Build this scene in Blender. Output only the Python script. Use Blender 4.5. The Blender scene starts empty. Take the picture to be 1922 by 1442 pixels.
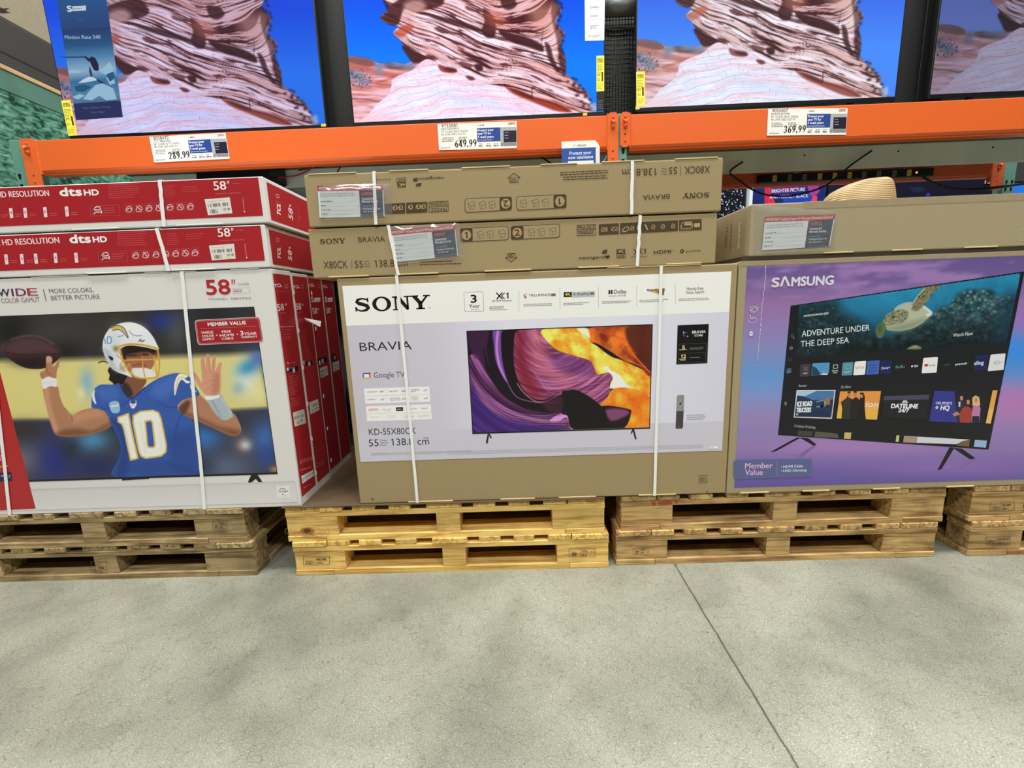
import bpy, bmesh, math, random
import numpy as np
from mathutils import Vector
from mathutils.geometry import tessellate_polygon

# ------------------------------------------------------------------ camera
W, H = 1922, 1442
FPX, PITCH, YAW, ROLL = 824.46, 0.1812, -0.0165, 0.0369
CAM = np.array([-0.0147, -1.5539, 1.0165])
_f = np.array([math.sin(YAW)*math.cos(PITCH), math.cos(YAW)*math.cos(PITCH), -math.sin(PITCH)])
_r = np.array([math.cos(YAW), -math.sin(YAW), 0.0])
_d = np.cross(_f, _r)
_c, _s = math.cos(ROLL), math.sin(ROLL)
MR = np.array([_c*_r + _s*_d, -_s*_r + _c*_d, _f])       # right, down, forward

scene = bpy.context.scene
col = scene.collection
cd = bpy.data.cameras.new('camera')
cd.sensor_fit = 'HORIZONTAL'; cd.sensor_width = 36.0
cd.lens = FPX/W*36.0
cd.clip_start = 0.02; cd.clip_end = 100
cam = bpy.data.objects.new('camera', cd); col.objects.link(cam)
from mathutils import Matrix
cam.matrix_world = Matrix(((MR[0][0], -MR[1][0], -MR[2][0], CAM[0]),
                           (MR[0][1], -MR[1][1], -MR[2][1], CAM[1]),
                           (MR[0][2], -MR[1][2], -MR[2][2], CAM[2]),
                           (0, 0, 0, 1)))
scene.camera = cam

# ------------------------------------------------------------------ world, lamps, exposure
world = bpy.data.worlds.new('world'); scene.world = world; world.use_nodes = True
bg = world.node_tree.nodes['Background']
bg.inputs[0].default_value = (1.0, 1.0, 0.98, 1); bg.inputs[1].default_value = 0.05
def area(name, loc, target, sx, sy, power, color=(1, 1, 0.975)):
    l = bpy.data.lights.new(name, 'AREA'); l.shape = 'RECTANGLE'; l.size = sx; l.size_y = sy
    l.energy = power; l.color = color
    o = bpy.data.objects.new(name, l); col.objects.link(o); o.location = loc
    o.rotation_euler = (Vector(target)-Vector(loc)).to_track_quat('-Z', 'Y').to_euler()
    return o
for i, (lx, ly) in enumerate([(-2.6, -1.0), (0.4, -1.0), (3.8, -1.0), (-3.0, -5.2), (0.4, -5.2), (3.8, -5.2)]):
    area('high_bay_lamp', (lx, ly, 7.4), (lx, ly+0.9, 0), 1.6, 0.6, 250 if i < 3 else 205)
area('aisle_lamp', (1.0, 2.5, 6.5), (1.0, 2.6, 0), 8, .6, 420)
scene.view_settings.view_transform = 'Standard'
scene.view_settings.look = 'None'
scene.view_settings.exposure = 0.0
scene.view_settings.gamma = 1.0
scene.view_settings.use_curve_mapping = False

# ------------------------------------------------------------------ measuring helper: photo point -> point on a real plane
def at(u, v, x=None, y=None, z=None):
    D = MR.T @ np.array([(u-W/2)/FPX, (v-H/2)/FPX, 1.0])
    k, t = (0, x) if x is not None else ((1, y) if y is not None else (2, z))
    return CAM + D*((t-CAM[k])/D[k])
def proj_arr(X, Y, Z):
    q = np.stack([X-CAM[0], Y-CAM[1], Z-CAM[2]], -1) @ MR.T
    return W/2+FPX*q[..., 0]/q[..., 2], H/2+FPX*q[..., 1]/q[..., 2]

KI = 1.28
def lin(c):
    out = []
    for v in c[:3]:
        v = v/255.0
        out.append(v/12.92 if v <= 0.04045 else ((v+0.055)/1.055)**2.4)
    return out
def ink(c):
    l = lin(c); g = .3*l[0]+.59*l[1]+.11*l[2]
    return [min(0.93, (v*.93+g*.07)*KI) for v in l]

# ------------------------------------------------------------------ materials
MATS = {}
def principled(name):
    m = bpy.data.materials.new(name); m.use_nodes = True
    nt = m.node_tree; b = nt.nodes['Principled BSDF']
    return m, nt, b
def simple(name, c, rough=0.5, metal=0.0, noise=0.0, nscale=20, bump=0.0, spec=0.5, stretch=(1, 1, 1), alpha=None):
    if name in MATS: return MATS[name]
    m, nt, b = principled(name)
    base = ink(c)
    b.inputs['Roughness'].default_value = rough; b.inputs['Metallic'].default_value = metal
    b.inputs['Specular IOR Level'].default_value = spec
    tc = nt.nodes.new('ShaderNodeTexCoord'); mp = nt.nodes.new('ShaderNodeMapping')
    mp.inputs['Scale'].default_value = stretch
    nt.links.new(tc.outputs['Object'], mp.inputs['Vector'])
    n = nt.nodes.new('ShaderNodeTexNoise'); n.inputs['Scale'].default_value = nscale
    n.inputs['Detail'].default_value = 5
    nt.links.new(mp.outputs[0], n.inputs['Vector'])
    r = nt.nodes.new('ShaderNodeMix'); r.data_type = 'RGBA'
    r.inputs[6].default_value = [v*(1-noise) for v in base]+[1]
    r.inputs[7].default_value = [min(.95, v*(1+noise)) for v in base]+[1]
    nt.links.new(n.outputs[0], r.inputs[0]); nt.links.new(r.outputs[2], b.inputs['Base Color'])
    if bump:
        bp = nt.nodes.new('ShaderNodeBump'); bp.inputs['Strength'].default_value = bump
        bp.inputs['Distance'].default_value = 0.002
        nt.links.new(n.outputs[0], bp.inputs['Height']); nt.links.new(bp.outputs[0], b.inputs['Normal'])
    if alpha is not None: b.inputs['Alpha'].default_value = alpha
    MATS[name] = m
    return m
def ink_mat(name, rough=0.35, spec=0.4, bump=0.0):
    m, nt, b = principled(name)
    a = nt.nodes.new('ShaderNodeAttribute'); a.attribute_name = 'Col'
    nt.links.new(a.outputs['Color'], b.inputs['Base Color'])
    b.inputs['Roughness'].default_value = rough; b.inputs['Specular IOR Level'].default_value = spec
    if bump:
        tc = nt.nodes.new('ShaderNodeTexCoord'); n = nt.nodes.new('ShaderNodeTexNoise')
        n.inputs['Scale'].default_value = 5; n.inputs['Detail'].default_value = 2
        nt.links.new(tc.outputs['Object'], n.inputs['Vector'])
        bp = nt.nodes.new('ShaderNodeBump'); bp.inputs['Strength'].default_value = bump; bp.inputs['Distance'].default_value = 0.01
        nt.links.new(n.outputs[0], bp.inputs['Height']); nt.links.new(bp.outputs[0], b.inputs['Normal'])
    return m
M_INK = ink_mat('printed_ink_satin', 0.38, 0.35)
M_INKM = ink_mat('printed_ink_matte', 0.75, 0.2)
def screen_mat(name, tint, sat, strength, gloss=0.12):
    m, nt, b = principled(name)
    a = nt.nodes.new('ShaderNodeAttribute'); a.attribute_name = 'Col'
    hs = nt.nodes.new('ShaderNodeHueSaturation'); hs.inputs['Saturation'].default_value = sat
    mx = nt.nodes.new('ShaderNodeMix'); mx.data_type = 'RGBA'; mx.blend_type = 'MULTIPLY'; mx.inputs[0].default_value = 1
    mx.inputs[7].default_value = (*tint, 1)
    nt.links.new(a.outputs['Color'], hs.inputs['Color']); nt.links.new(hs.outputs[0], mx.inputs[6])
    nt.links.new(mx.outputs[2], b.inputs['Emission Color']); b.inputs['Emission Strength'].default_value = strength
    b.inputs['Base Color'].default_value = (0.01, 0.01, 0.012, 1); b.inputs['Roughness'].default_value = gloss
    b.inputs['Specular IOR Level'].default_value = 0.04
    return m
def wood(name, light, dark, stain=0.35):
    m, nt, b = principled(name)
    tc = nt.nodes.new('ShaderNodeTexCoord')
    at_ = nt.nodes.new('ShaderNodeAttribute'); at_.attribute_name = 'grain'   # grain-aligned coordinate stored on the mesh
    oi = nt.nodes.new('ShaderNodeObjectInfo')
    add = nt.nodes.new('ShaderNodeVectorMath'); add.operation = 'ADD'
    cmb = nt.nodes.new('ShaderNodeCombineXYZ')
    mul = nt.nodes.new('ShaderNodeMath'); mul.operation = 'MULTIPLY'; mul.inputs[1].default_value = 37.0
    nt.links.new(oi.outputs['Random'], mul.inputs[0])
    for i in range(3): nt.links.new(mul.outputs[0], cmb.inputs[i])
    nt.links.new(at_.outputs['Vector'], add.inputs[0]); nt.links.new(cmb.outputs[0], add.inputs[1])
    mp = nt.nodes.new('ShaderNodeMapping'); mp.inputs['Scale'].default_value = (1.6, 26, 26)
    nt.links.new(add.outputs[0], mp.inputs['Vector'])
    n = nt.nodes.new('ShaderNodeTexNoise'); n.inputs['Scale'].default_value = 2.2; n.inputs['Detail'].default_value = 6; n.inputs['Distortion'].default_value = 0.9
    nt.links.new(mp.outputs[0], n.inputs['Vector'])
    cr = nt.nodes.new('ShaderNodeValToRGB')
    cr.color_ramp.elements[0].position = 0.36; cr.color_ramp.elements[0].color = (*ink(dark), 1)
    cr.color_ramp.elements[1].position = 0.56; cr.color_ramp.elements[1].color = (*ink(light), 1)
    nt.links.new(n.outputs[0], cr.inputs[0])
    n2 = nt.nodes.new('ShaderNodeTexNoise'); n2.inputs['Scale'].default_value = 9; n2.inputs['Detail'].default_value = 5
    nt.links.new(add.outputs[0], n2.inputs['Vector'])
    cr2 = nt.nodes.new('ShaderNodeValToRGB')
    cr2.color_ramp.elements[0].position = 0.3; cr2.color_ramp.elements[0].color = (1-stain, 1-stain, 1-stain*0.95, 1)
    cr2.color_ramp.elements[1].position = 0.55; cr2.color_ramp.elements[1].color = (1, 1, 1, 1)
    nt.links.new(n2.outputs[0], cr2.inputs[0])
    mx = nt.nodes.new('ShaderNodeMix'); mx.data_type = 'RGBA'; mx.blend_type = 'MULTIPLY'; mx.inputs[0].default_value = 1
    nt.links.new(cr.outputs[0], mx.inputs[6]); nt.links.new(cr2.outputs[0], mx.inputs[7])
    hv = nt.nodes.new('ShaderNodeHueSaturation')
    mr = nt.nodes.new('ShaderNodeMapRange'); mr.inputs[3].default_value = 0.8; mr.inputs[4].default_value = 1.15
    nt.links.new(oi.outputs['Random'], mr.inputs[0]); nt.links.new(mr.outputs[0], hv.inputs['Value'])
    nt.links.new(mx.outputs[2], hv.inputs['Color']); nt.links.new(hv.outputs[0], b.inputs['Base Color'])
    b.inputs['Roughness'].default_value = 0.75; b.inputs['Specular IOR Level'].default_value = 0.2
    bp = nt.nodes.new('ShaderNodeBump'); bp.inputs['Strength'].default_value = 0.35; bp.inputs['Distance'].default_value = 0.002
    nt.links.new(n.outputs[0], bp.inputs['Height']); nt.links.new(bp.outputs[0], b.inputs['Normal'])
    return m
W_NEW = wood('pallet_wood_new', (228, 186, 100), (182, 136, 60), 0.18)
W_OLD = wood('pallet_wood_weathered', (172, 148, 102), (116, 92, 56), 0.42)
W_MID = wood('pallet_wood_used', (192, 158, 98), (140, 104, 58), 0.40)

def floor_mat():
    m, nt, b = principled('polished_concrete')
    N, L = nt.nodes.new, nt.links.new
    tc = N('ShaderNodeTexCoord')
    def noise(s, d=4, r=0.5):
        n = N('ShaderNodeTexNoise'); n.inputs['Scale'].default_value = s; n.inputs['Detail'].default_value = d
        n.inputs['Roughness'].default_value = r; L(tc.outputs['Object'], n.inputs['Vector']); return n
    def ramp(src, stops):
        r = N('ShaderNodeValToRGB'); e = r.color_ramp.elements
        while len(e) < len(stops): e.new(0.5)
        for el, (p, c) in zip(e, stops): el.position = p; el.color = (*c, 1)
        L(src, r.inputs[0]); return r
    def mul(a, bb):
        x = N('ShaderNodeMix'); x.data_type = 'RGBA'; x.blend_type = 'MULTIPLY'; x.inputs[0].default_value = 1
        L(a, x.inputs[6]); L(bb, x.inputs[7]); return x.outputs[2]
    a = ramp(noise(1.7, 3).outputs[0], [(0.32, ink((110, 111, 98))), (0.5, ink((132, 132, 117))), (0.68, ink((146, 146, 131)))])  # broad tone patches paint uneven floor lighting into the colour
    g = ramp(noise(240, 3, 0.7).outputs[0], [(0.34, (0.66, 0.65, 0.62)), (0.50, (0.98, 0.98, 0.98)), (0.66, (1.18, 1.18, 1.18))])
    vo = N('ShaderNodeTexVoronoi'); vo.inputs['Scale'].default_value = 110; L(tc.outputs['Object'], vo.inputs['Vector'])
    sp = ramp(vo.outputs['Distance'], [(0.0, (1.9, 1.9, 1.8)), (0.13, (1.5, 1.5, 1.45)), (0.19, (1, 1, 1))])
    vo2 = N('ShaderNodeTexVoronoi'); vo2.feature = 'DISTANCE_TO_EDGE'; vo2.inputs['Scale'].default_value = 26
    nz = noise(14, 4); vm = N('ShaderNodeMix'); vm.data_type = 'RGBA'; vm.inputs[0].default_value = 0.12
    L(tc.outputs['Object'], vm.inputs[6]); L(nz.outputs['Color'], vm.inputs[7]); L(vm.outputs[2], vo2.inputs['Vector'])
    ck = ramp(vo2.outputs['Distance'], [(0.0, (0.62, 0.60, 0.55)), (0.012, (0.86, 0.86, 0.84)), (0.03, (1, 1, 1))])
    bl = ramp(noise(5.5, 4).outputs[0], [(0.34, (0.84, 0.84, 0.82)), (0.52, (1, 1, 1))])  # darker blotches add more of that soft shading to the colour
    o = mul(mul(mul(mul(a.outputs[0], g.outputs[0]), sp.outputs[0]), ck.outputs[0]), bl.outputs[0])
    # sawn control joint running away from the camera at x = 0.563, filled with dark sealant
    sx = N('ShaderNodeSeparateXYZ'); L(tc.outputs['Object'], sx.inputs[0])
    jn = N('ShaderNodeTexNoise'); jn.inputs['Scale'].default_value = 9; jn.inputs['Detail'].default_value = 6; L(tc.outputs['Object'], jn.inputs['Vector'])
    j1 = N('ShaderNodeMath'); j1.operation = 'MULTIPLY_ADD'; j1.inputs[1].default_value = 0.012; L(jn.outputs[0], j1.inputs[0]); L(sx.outputs[0], j1.inputs[2])
    j2 = N('ShaderNodeMath'); j2.operation = 'SUBTRACT'; j2.inputs[1].default_value = 0.569; L(j1.outputs[0], j2.inputs[0])
    j3 = N('ShaderNodeMath'); j3.operation = 'ABSOLUTE'; L(j2.outputs[0], j3.inputs[0])
    jr = ramp(j3.outputs[0], [(0.0, (0.14, 0.14, 0.12)), (0.0020, (0.2, 0.2, 0.18)), (0.0042, (1, 1, 1))])
    # chips beside the joint
    ch = N('ShaderNodeTexVoronoi'); ch.inputs['Scale'].default_value = 30; ch.inputs['Randomness'].default_value = 1; L(tc.outputs['Object'], ch.inputs['Vector'])
    cs = ramp(ch.outputs['Distance'], [(0.0, (0.3, 0.3, 0.28)), (0.10, (0.35, 0.34, 0.32)), (0.16, (1, 1, 1))])
    near = ramp(j3.outputs[0], [(0.02, (1, 1, 1)), (0.07, (0, 0, 0))])
    cx = N('ShaderNodeTexNoise'); cx.inputs['Scale'].default_value = 3.1; L(tc.outputs['Object'], cx.inputs['Vector'])
    gate = ramp(cx.outputs[0], [(0.5, (0, 0, 0)), (0.56, (1, 1, 1))])
    gm = mul(near.outputs[0], gate.outputs[0])
    chm = N('ShaderNodeMix'); chm.data_type = 'RGBA'; chm.inputs[6].default_value = (1, 1, 1, 1); L(gm, chm.inputs[0]); L(cs.outputs[0], chm.inputs[7])
    o = mul(mul(o, jr.outputs[0]), chm.outputs[2])
    L(o, b.inputs['Base Color'])
    b.inputs['Roughness'].default_value = 0.55; b.inputs['Specular IOR Level'].default_value = 0.3
    bp = N('ShaderNodeBump'); bp.inputs['Strength'].default_value = 0.12; bp.inputs['Distance'].default_value = 0.003
    L(g.outputs[0], bp.inputs['Height']); L(bp.outputs[0], b.inputs['Normal'])
    return m

# ------------------------------------------------------------------ object helpers
def link(name, me, parent=None):
    o = bpy.data.objects.new(name, me); col.objects.link(o)
    if parent is not None:
        o.parent = parent
    return o
def tag(o, label=None, cat=None, group=None, kind=None):
    if label: o['label'] = label
    if cat: o['category'] = cat
    if group: o['group'] = group
    if kind: o['kind'] = kind
    return o
def thing(name, loc, label, cat, group=None, rz=0.0):
    o = bpy.data.objects.new(name, None); col.objects.link(o)
    o.empty_display_size = 0.05
    o.location = loc; o.rotation_euler[2] = rz
    return tag(o, label, cat, group)
def root_loc(p):
    v = Vector((0, 0, 0))
    while p is not None:
        v += Vector(p.location); p = p.parent
    return v
class MB:
    """collects shapes given in world metres; build() links them as ONE mesh relative to the parent"""
    def __init__(s): s.v = []; s.f = []; s.mi = []; s.sm = []
    def add(s, vs, fs, mi=0, sm=False):
        n = len(s.v); s.v += [tuple(map(float, q)) for q in vs]; s.f += [[n+i for i in q] for q in fs]
        s.mi += [mi]*len(fs); s.sm += [sm]*len(fs)
        return s
    def box(s, x0, x1, y0, y1, z0, z1, b=0.0, seg=1, mi=0):
        bm = bmesh.new(); bmesh.ops.create_cube(bm, size=1)
        for q in bm.verts:
            q.co = ((x0+x1)/2+q.co.x*(x1-x0), (y0+y1)/2+q.co.y*(y1-y0), (z0+z1)/2+q.co.z*(z1-z0))
        if b: bmesh.ops.bevel(bm, geom=list(bm.edges), offset=b, segments=seg, affect='EDGES', profile=0.5)
        bm.verts.index_update()
        s.add([q.co[:] for q in bm.verts], [[q.index for q in f.verts] for f in bm.faces], mi)
        bm.free(); return s
    def tube(s, pts, r, n=8, mi=0):
        P = [Vector(p) for p in pts]; R_ = r if isinstance(r, (list, tuple)) else [r]*len(P)
        vs = []; fs = []
        for i, p in enumerate(P):
            t = (P[min(i+1, len(P)-1)]-P[max(i-1, 0)]).normalized()
            a = t.cross(Vector((0, 0, 1)));
            if a.length < 1e-3: a = t.cross(Vector((0, 1, 0)))
            a.normalize(); b = t.cross(a)
            for k in range(n):
                w = 2*math.pi*k/n
                vs.append(p+(a*math.cos(w)+b*math.sin(w))*R_[i])
        for i in range(len(P)-1):
            for k in range(n):
                fs.append([i*n+k, i*n+(k+1) % n, (i+1)*n+(k+1) % n, (i+1)*n+k])
        fs.append(list(range(n))[::-1]); fs.append([(len(P)-1)*n+k for k in range(n)])
        return s.add(vs, fs, mi, True)
    def rings(s, rings, mi=0, cap=True):
        n = len(rings[0]); vs = [p for r in rings for p in r]; fs = []
        for i in range(len(rings)-1):
            for k in range(n): fs.append([i*n+k, i*n+(k+1) % n, (i+1)*n+(k+1) % n, (i+1)*n+k])
        if cap: fs.append([(len(rings)-1)*n+k for k in range(n)])
        return s.add(vs, fs, mi, True)
    def prism(s, poly, axis, a, b, mi=0):
        """poly = 2D outline in the plane normal to axis ('x': (y,z), 'y': (x,z), 'z': (x,y)) extruded a..b"""
        def p3(q, t): return {'x': (t, q[0], q[1]), 'y': (q[0], t, q[1]), 'z': (q[0], q[1], t)}[axis]
        n = len(poly); vs = [p3(q, a) for q in poly]+[p3(q, b) for q in poly]
        fs = [[i, (i+1) % n, n+(i+1) % n, n+i] for i in range(n)]
        tri = tessellate_polygon([[Vector((q[0], q[1], 0)) for q in poly]])
        fs += [list(t) for t in tri]+[[n+i for i in t][::-1] for t in tri]
        return s.add(vs, fs, mi)
    def build(s, name, mats, parent=None, grain=None):
        if not isinstance(mats, (list, tuple)): mats = [mats]
        o = root_loc(parent)
        me = bpy.data.meshes.new(name)
        me.from_pydata([(q[0]-o.x, q[1]-o.y, q[2]-o.z) for q in s.v], [], s.f)
        for m in mats: me.materials.append(m)
        me.polygons.foreach_set('material_index', s.mi)
        me.polygons.foreach_set('use_smooth', s.sm)
        bm = bmesh.new(); bm.from_mesh(me); bmesh.ops.recalc_face_normals(bm, faces=bm.faces); bm.to_mesh(me); bm.free()
        if grain:
            at_ = me.attributes.new('grain', 'FLOAT_VECTOR', 'POINT'); arr = []
            for q in me.vertices:
                c = q.co
                arr += {'x': (c.x, c.y, c.z), 'y': (c.y, c.x, c.z), 'z': (c.z, c.x, c.y)}[grain]
            at_.data.foreach_set('vector', arr)
        me.update()
        return link(name, me, parent)
def dup(root, loc, label, group=None):
    r = root.copy(); col.objects.link(r); r.location = loc; r['label'] = label
    if group: r['group'] = group
    for ch in list(root.children):
        c = ch.copy(); col.objects.link(c); c.parent = r
        for g in ch.children:
            d = g.copy(); col.objects.link(d); d.parent = c
    return r

# ------------------------------------------------------------------ printing: flat coloured shapes on a face
TXT = {}
def glyphs(s):
    k = s
    if k in TXT: return TXT[k]
    c = bpy.data.curves.new('t', 'FONT'); c.body = s; c.resolution_u = 3
    o = bpy.data.objects.new('t', c)
    me = o.to_mesh()
    vs = np.array([q.co[:2] for q in me.vertices]).reshape(-1, 2); fs = [list(p.vertices) for p in me.polygons]
    o.to_mesh_clear(); bpy.data.objects.remove(o); bpy.data.curves.remove(c)
    if '1' in s:                                     # give the plain figure one its flag
        for i, ch in enumerate(s):
            if ch != '1': continue
            xr = float(glyphs_raw(s[:i+1])[:, 0].max()); xl = xr-ONE_W
            n = len(vs); vs = np.concatenate([vs, np.array([[xl-.0005, ONE_H], [xl-.0005, ONE_H-.11], [xl-.115, ONE_H-.185], [xl-.135, ONE_H-.13]])]); fs = fs+[[n, n+1, n+2, n+3]]
    TXT[k] = (vs, fs); return TXT[k]
def glyphs_raw(s):
    c = bpy.data.curves.new('t', 'FONT'); c.body = s; c.resolution_u = 1
    o = bpy.data.objects.new('t', c); me = o.to_mesh(); vs = np.array([q.co[:2] for q in me.vertices]).reshape(-1, 2)
    o.to_mesh_clear(); bpy.data.objects.remove(o); bpy.data.curves.remove(c); return vs
_one = glyphs_raw('1'); ONE_W = float(np.ptp(_one[:, 0])); ONE_H = float(_one[:, 1].max())
CAPH = 0.70
def cap():
    vs, _ = glyphs('H'); return float(vs[:, 1].max())
class Ink:
    EPS = 0.000012
    def __init__(s, y=None, x=None, tol=0.0006):
        s.py, s.px = y, x; s.V = []; s.F = []; s.C = []; s.n = 0; s.l = tol; s.fr = (0, 0, 1.0); s.aff = None
    def frame(s, ox, oy, k): s.fr = (ox, oy, k); return s
    def map(s, u, v):
        ox, oy, k = s.fr
        if s.py is not None:
            p = at(ox+u*k, oy+v*k, y=s.py); return np.array([p[0], p[2]])
        p = at(ox+u*k, oy+v*k, x=s.px); return np.array([p[1], p[2]])
    def emb(s, ab):
        ab = np.asarray(ab, float).reshape(-1, 2); s.l += s.EPS; n = len(ab)
        if s.py is not None: return np.stack([ab[:, 0], np.full(n, s.py-s.l), ab[:, 1]], 1)
        return np.stack([np.full(n, s.px+s.l), ab[:, 0], ab[:, 1]], 1)
    def raw(s, ab, faces, cols, keep=True):
        v = s.emb(ab)
        if not keep: s.l -= s.EPS
        s.V.append(v); s.F += [[s.n+i for i in f] for f in faces]
        cols = np.asarray(cols, float)
        if cols.ndim == 1: cols = np.tile(cols, (len(v), 1))
        s.C.append(cols); s.n += len(v)
    def polym(s, ab, c):
        if len(ab) == 4: tri = [[0, 1, 2], [0, 2, 3]]
        else: tri = [list(t) for t in tessellate_polygon([[Vector((q[0], q[1], 0)) for q in ab]])]
        s.raw(ab, tri, s.cc(c))
    emit = False
    def cc(s, c): return lin(c) if s.emit else ink(c)
    def poly(s, pts, c): s.polym([s.map(*p) for p in pts], c)
    def rect(s, u0, v0, u1, v1, c):
        a = s.map(u0, v0); b = s.map(u1, v1); s.rectm(a[0], b[1], b[0], a[1], c)
    def rectm(s, a0, b0, a1, b1, c): s.polym([(a0, b0), (a1, b0), (a1, b1), (a0, b1)], c)
    def grad(s, a0, b0, a1, b1, stops, vert=True, nx=1):
        """stops: [(t, colour)] from first side to last"""
        ab = []; cs = []; fs = []
        for i, (t, c) in enumerate(stops):
            if vert: ab += [(a0, b1+(b0-b1)*t), (a1, b1+(b0-b1)*t)]
            else: ab += [(a0+(a1-a0)*t, b0), (a0+(a1-a0)*t, b1)]
            cs += [s.cc(c)]*2
            if i: fs.append([2*i-2, 2*i-1, 2*i+1, 2*i])
        s.raw(ab, fs, cs)
    def rr(s, q, r, c):
        """rounded quad from 4 photo points TL TR BR BL, r in metres"""
        P = [s.map(*p) for p in q]; out = []
        for i in range(4):
            p = P[i]; a = P[i-1]-p; b = P[(i+1) % 4]-p
            a = a/np.linalg.norm(a); b = b/np.linalg.norm(b)
            for k in range(5):
                t = k/4; out.append(p+a*r*(1-t)**2+b*r*t**2)
        s.polym(out, c)
    def line(s, pts, w, c, closed=False, m=False):
        P = [np.array(p, float) if m else s.map(*p) for p in pts]
        if closed: P.append(P[0])
        for a, b in zip(P[:-1], P[1:]):
            d = b-a; L = np.linalg.norm(d)
            if L < 1e-7: continue
            d /= L; n = np.array([-d[1], d[0]])*w/2; a2 = a-d*w*.3; b2 = b+d*w*.3
            s.polym([a2-n, b2-n, b2+n, a2+n], c); s.l -= s.EPS
    def disc(s, u, v, r, c, ring=None, n=20):
        p = s.map(u, v)
        pts = [p+r*np.array([math.cos(6.28318*k/n), math.sin(6.28318*k/n)]) for k in range(n)]
        if ring: s.line([tuple(q) for q in pts], ring, c, True, True)
        else: s.polym(pts, c)
    def placed(s, vs, p0, p1, h, uh):
        """unit shapes: x 0..1 along baseline p0->p1, y scaled so that uh = h photo px"""
        a = s.map(*p0); b = s.map(*p1); e = b-a
        k = s.fr[2]; up = np.array([-e[1], e[0]])/np.linalg.norm(e)
        hh = h*k*s.mpp(p0, p1)
        return a+np.outer(vs[:, 0], e)+np.outer(vs[:, 1]/uh*hh, up)
    def mpp(s, p0, p1):
        """metres per photo px around here"""
        q = ((p0[0]+p1[0])/2, (p0[1]+p1[1])/2); k = s.fr[2]
        a = s.map(q[0], q[1]-1); b = s.map(q[0], q[1]+1); c = s.map(q[0]-1, q[1]); d = s.map(q[0]+1, q[1])
        if s.px is not None:
            return np.linalg.norm(a-b)/2/k if abs(p0[0]-p1[0]) > abs(p0[1]-p1[1]) else np.linalg.norm(c-d)/2/k
        return np.linalg.norm(a-b)/2/k
    def text(s, t, p0, p1, h, c, bold=0, capital=None):
        vs, fs = glyphs(t)
        if not len(vs): return
        vs = vs.copy(); x0, x1 = vs[:, 0].min(), vs[:, 0].max(); vs[:, 0] = (vs[:, 0]-x0)/(x1-x0)
        P = s.placed(vs, p0, p1, h, CAPH); d = bold*h*s.fr[2]*s.mpp(p0, p1)*1.25
        if not d: s.raw(P, fs, s.cc(c), False); return
        l = s.l
        for dx, dy in ((-1, 0), (1, 0), (0, -1), (0, 1), (.7, .7), (-.7, -.7)) if bold >= .025 else ((-1, 0), (1, 0)):
            s.raw(P+np.array([dx, dy])*d, fs, s.cc(c))
        s.l = l
    def micro(s, p0, p1, h, c, seed=1, lines=1, dy=None, ragged=0.25):
        """rows of unreadable small print"""
        rnd = random.Random(seed*7+int(p0[0]*3)+int(p0[1]))
        dy = dy or h*1.6
        for r in range(lines):
            a = s.map(p0[0], p0[1]+r*dy); b = s.map(p1[0], p1[1]+r*dy)
            e = b-a; L = np.linalg.norm(e); e = e/L; up = np.array([-e[1], e[0]]); hh = h*s.fr[2]*s.mpp(p0, p1)*0.62
            end = L*(1-ragged*rnd.random()) if r == lines-1 or lines > 1 else L
            t = 0
            while t < end:
                w = hh*rnd.uniform(1.2, 4.5); w = min(w, end-t)
                q = a+e*t; s.polym([q, q+e*w, q+e*w+up*hh, q+up*hh], c); s.l -= s.EPS
                t += w+hh*0.7
    def logo(s, polys, p0, p1, h, c):
        for P in polys:
            P = np.array(P, float); s.polym(list(s.placed(P, p0, p1, h, 1.0)), c); s.l -= s.EPS
    def grid(s, a0, a1, b0, b1, nx, ny, img, keep=None):
        """img (ny,nx,3) srgb 0..1, row 0 at b0"""
        A, B = np.meshgrid(np.linspace(a0, a1, nx), np.linspace(b0, b1, ny))
        l = np.where(img <= 0.04045, img/12.92, ((img+0.055)/1.055)**2.4)
        if not s.emit: l = np.minimum(0.93, l*KI)
        idx = np.arange(nx*ny).reshape(ny, nx)
        f = np.stack([idx[:-1, :-1], idx[:-1, 1:], idx[1:, 1:], idx[1:, :-1]], -1).reshape(-1, 4)
        P = np.stack([A.ravel(), B.ravel()], 1); l = l.reshape(-1, 3)
        if keep is not None:
            k = keep.ravel(); f = f[k[f].all(1)]; used = np.unique(f); re = np.zeros(len(P), int); re[used] = np.arange(len(used))
            f = re[f]; P = P[used]; l = l[used]
        s.raw(P, f.tolist(), l)
    def build(s, name, mat, parent=None):
        o = root_loc(parent); V = np.concatenate(s.V)-np.array([o.x, o.y, o.z])
        me = bpy.data.meshes.new(name); me.from_pydata(V.tolist(), [], s.F); me.materials.append(mat)
        C = np.concatenate(s.C); C = np.concatenate([C, np.ones((len(C), 1))], 1)
        ca = me.color_attributes.new('Col', 'FLOAT_COLOR', 'POINT')
        ca.data.foreach_set('color', C.astype(np.float32).ravel())
        me.update(); s.V, s.F, s.C, s.n = [], [], [], 0; s.l += 0.00002
        return link(name, me, parent)
CAPH = cap()

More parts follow.
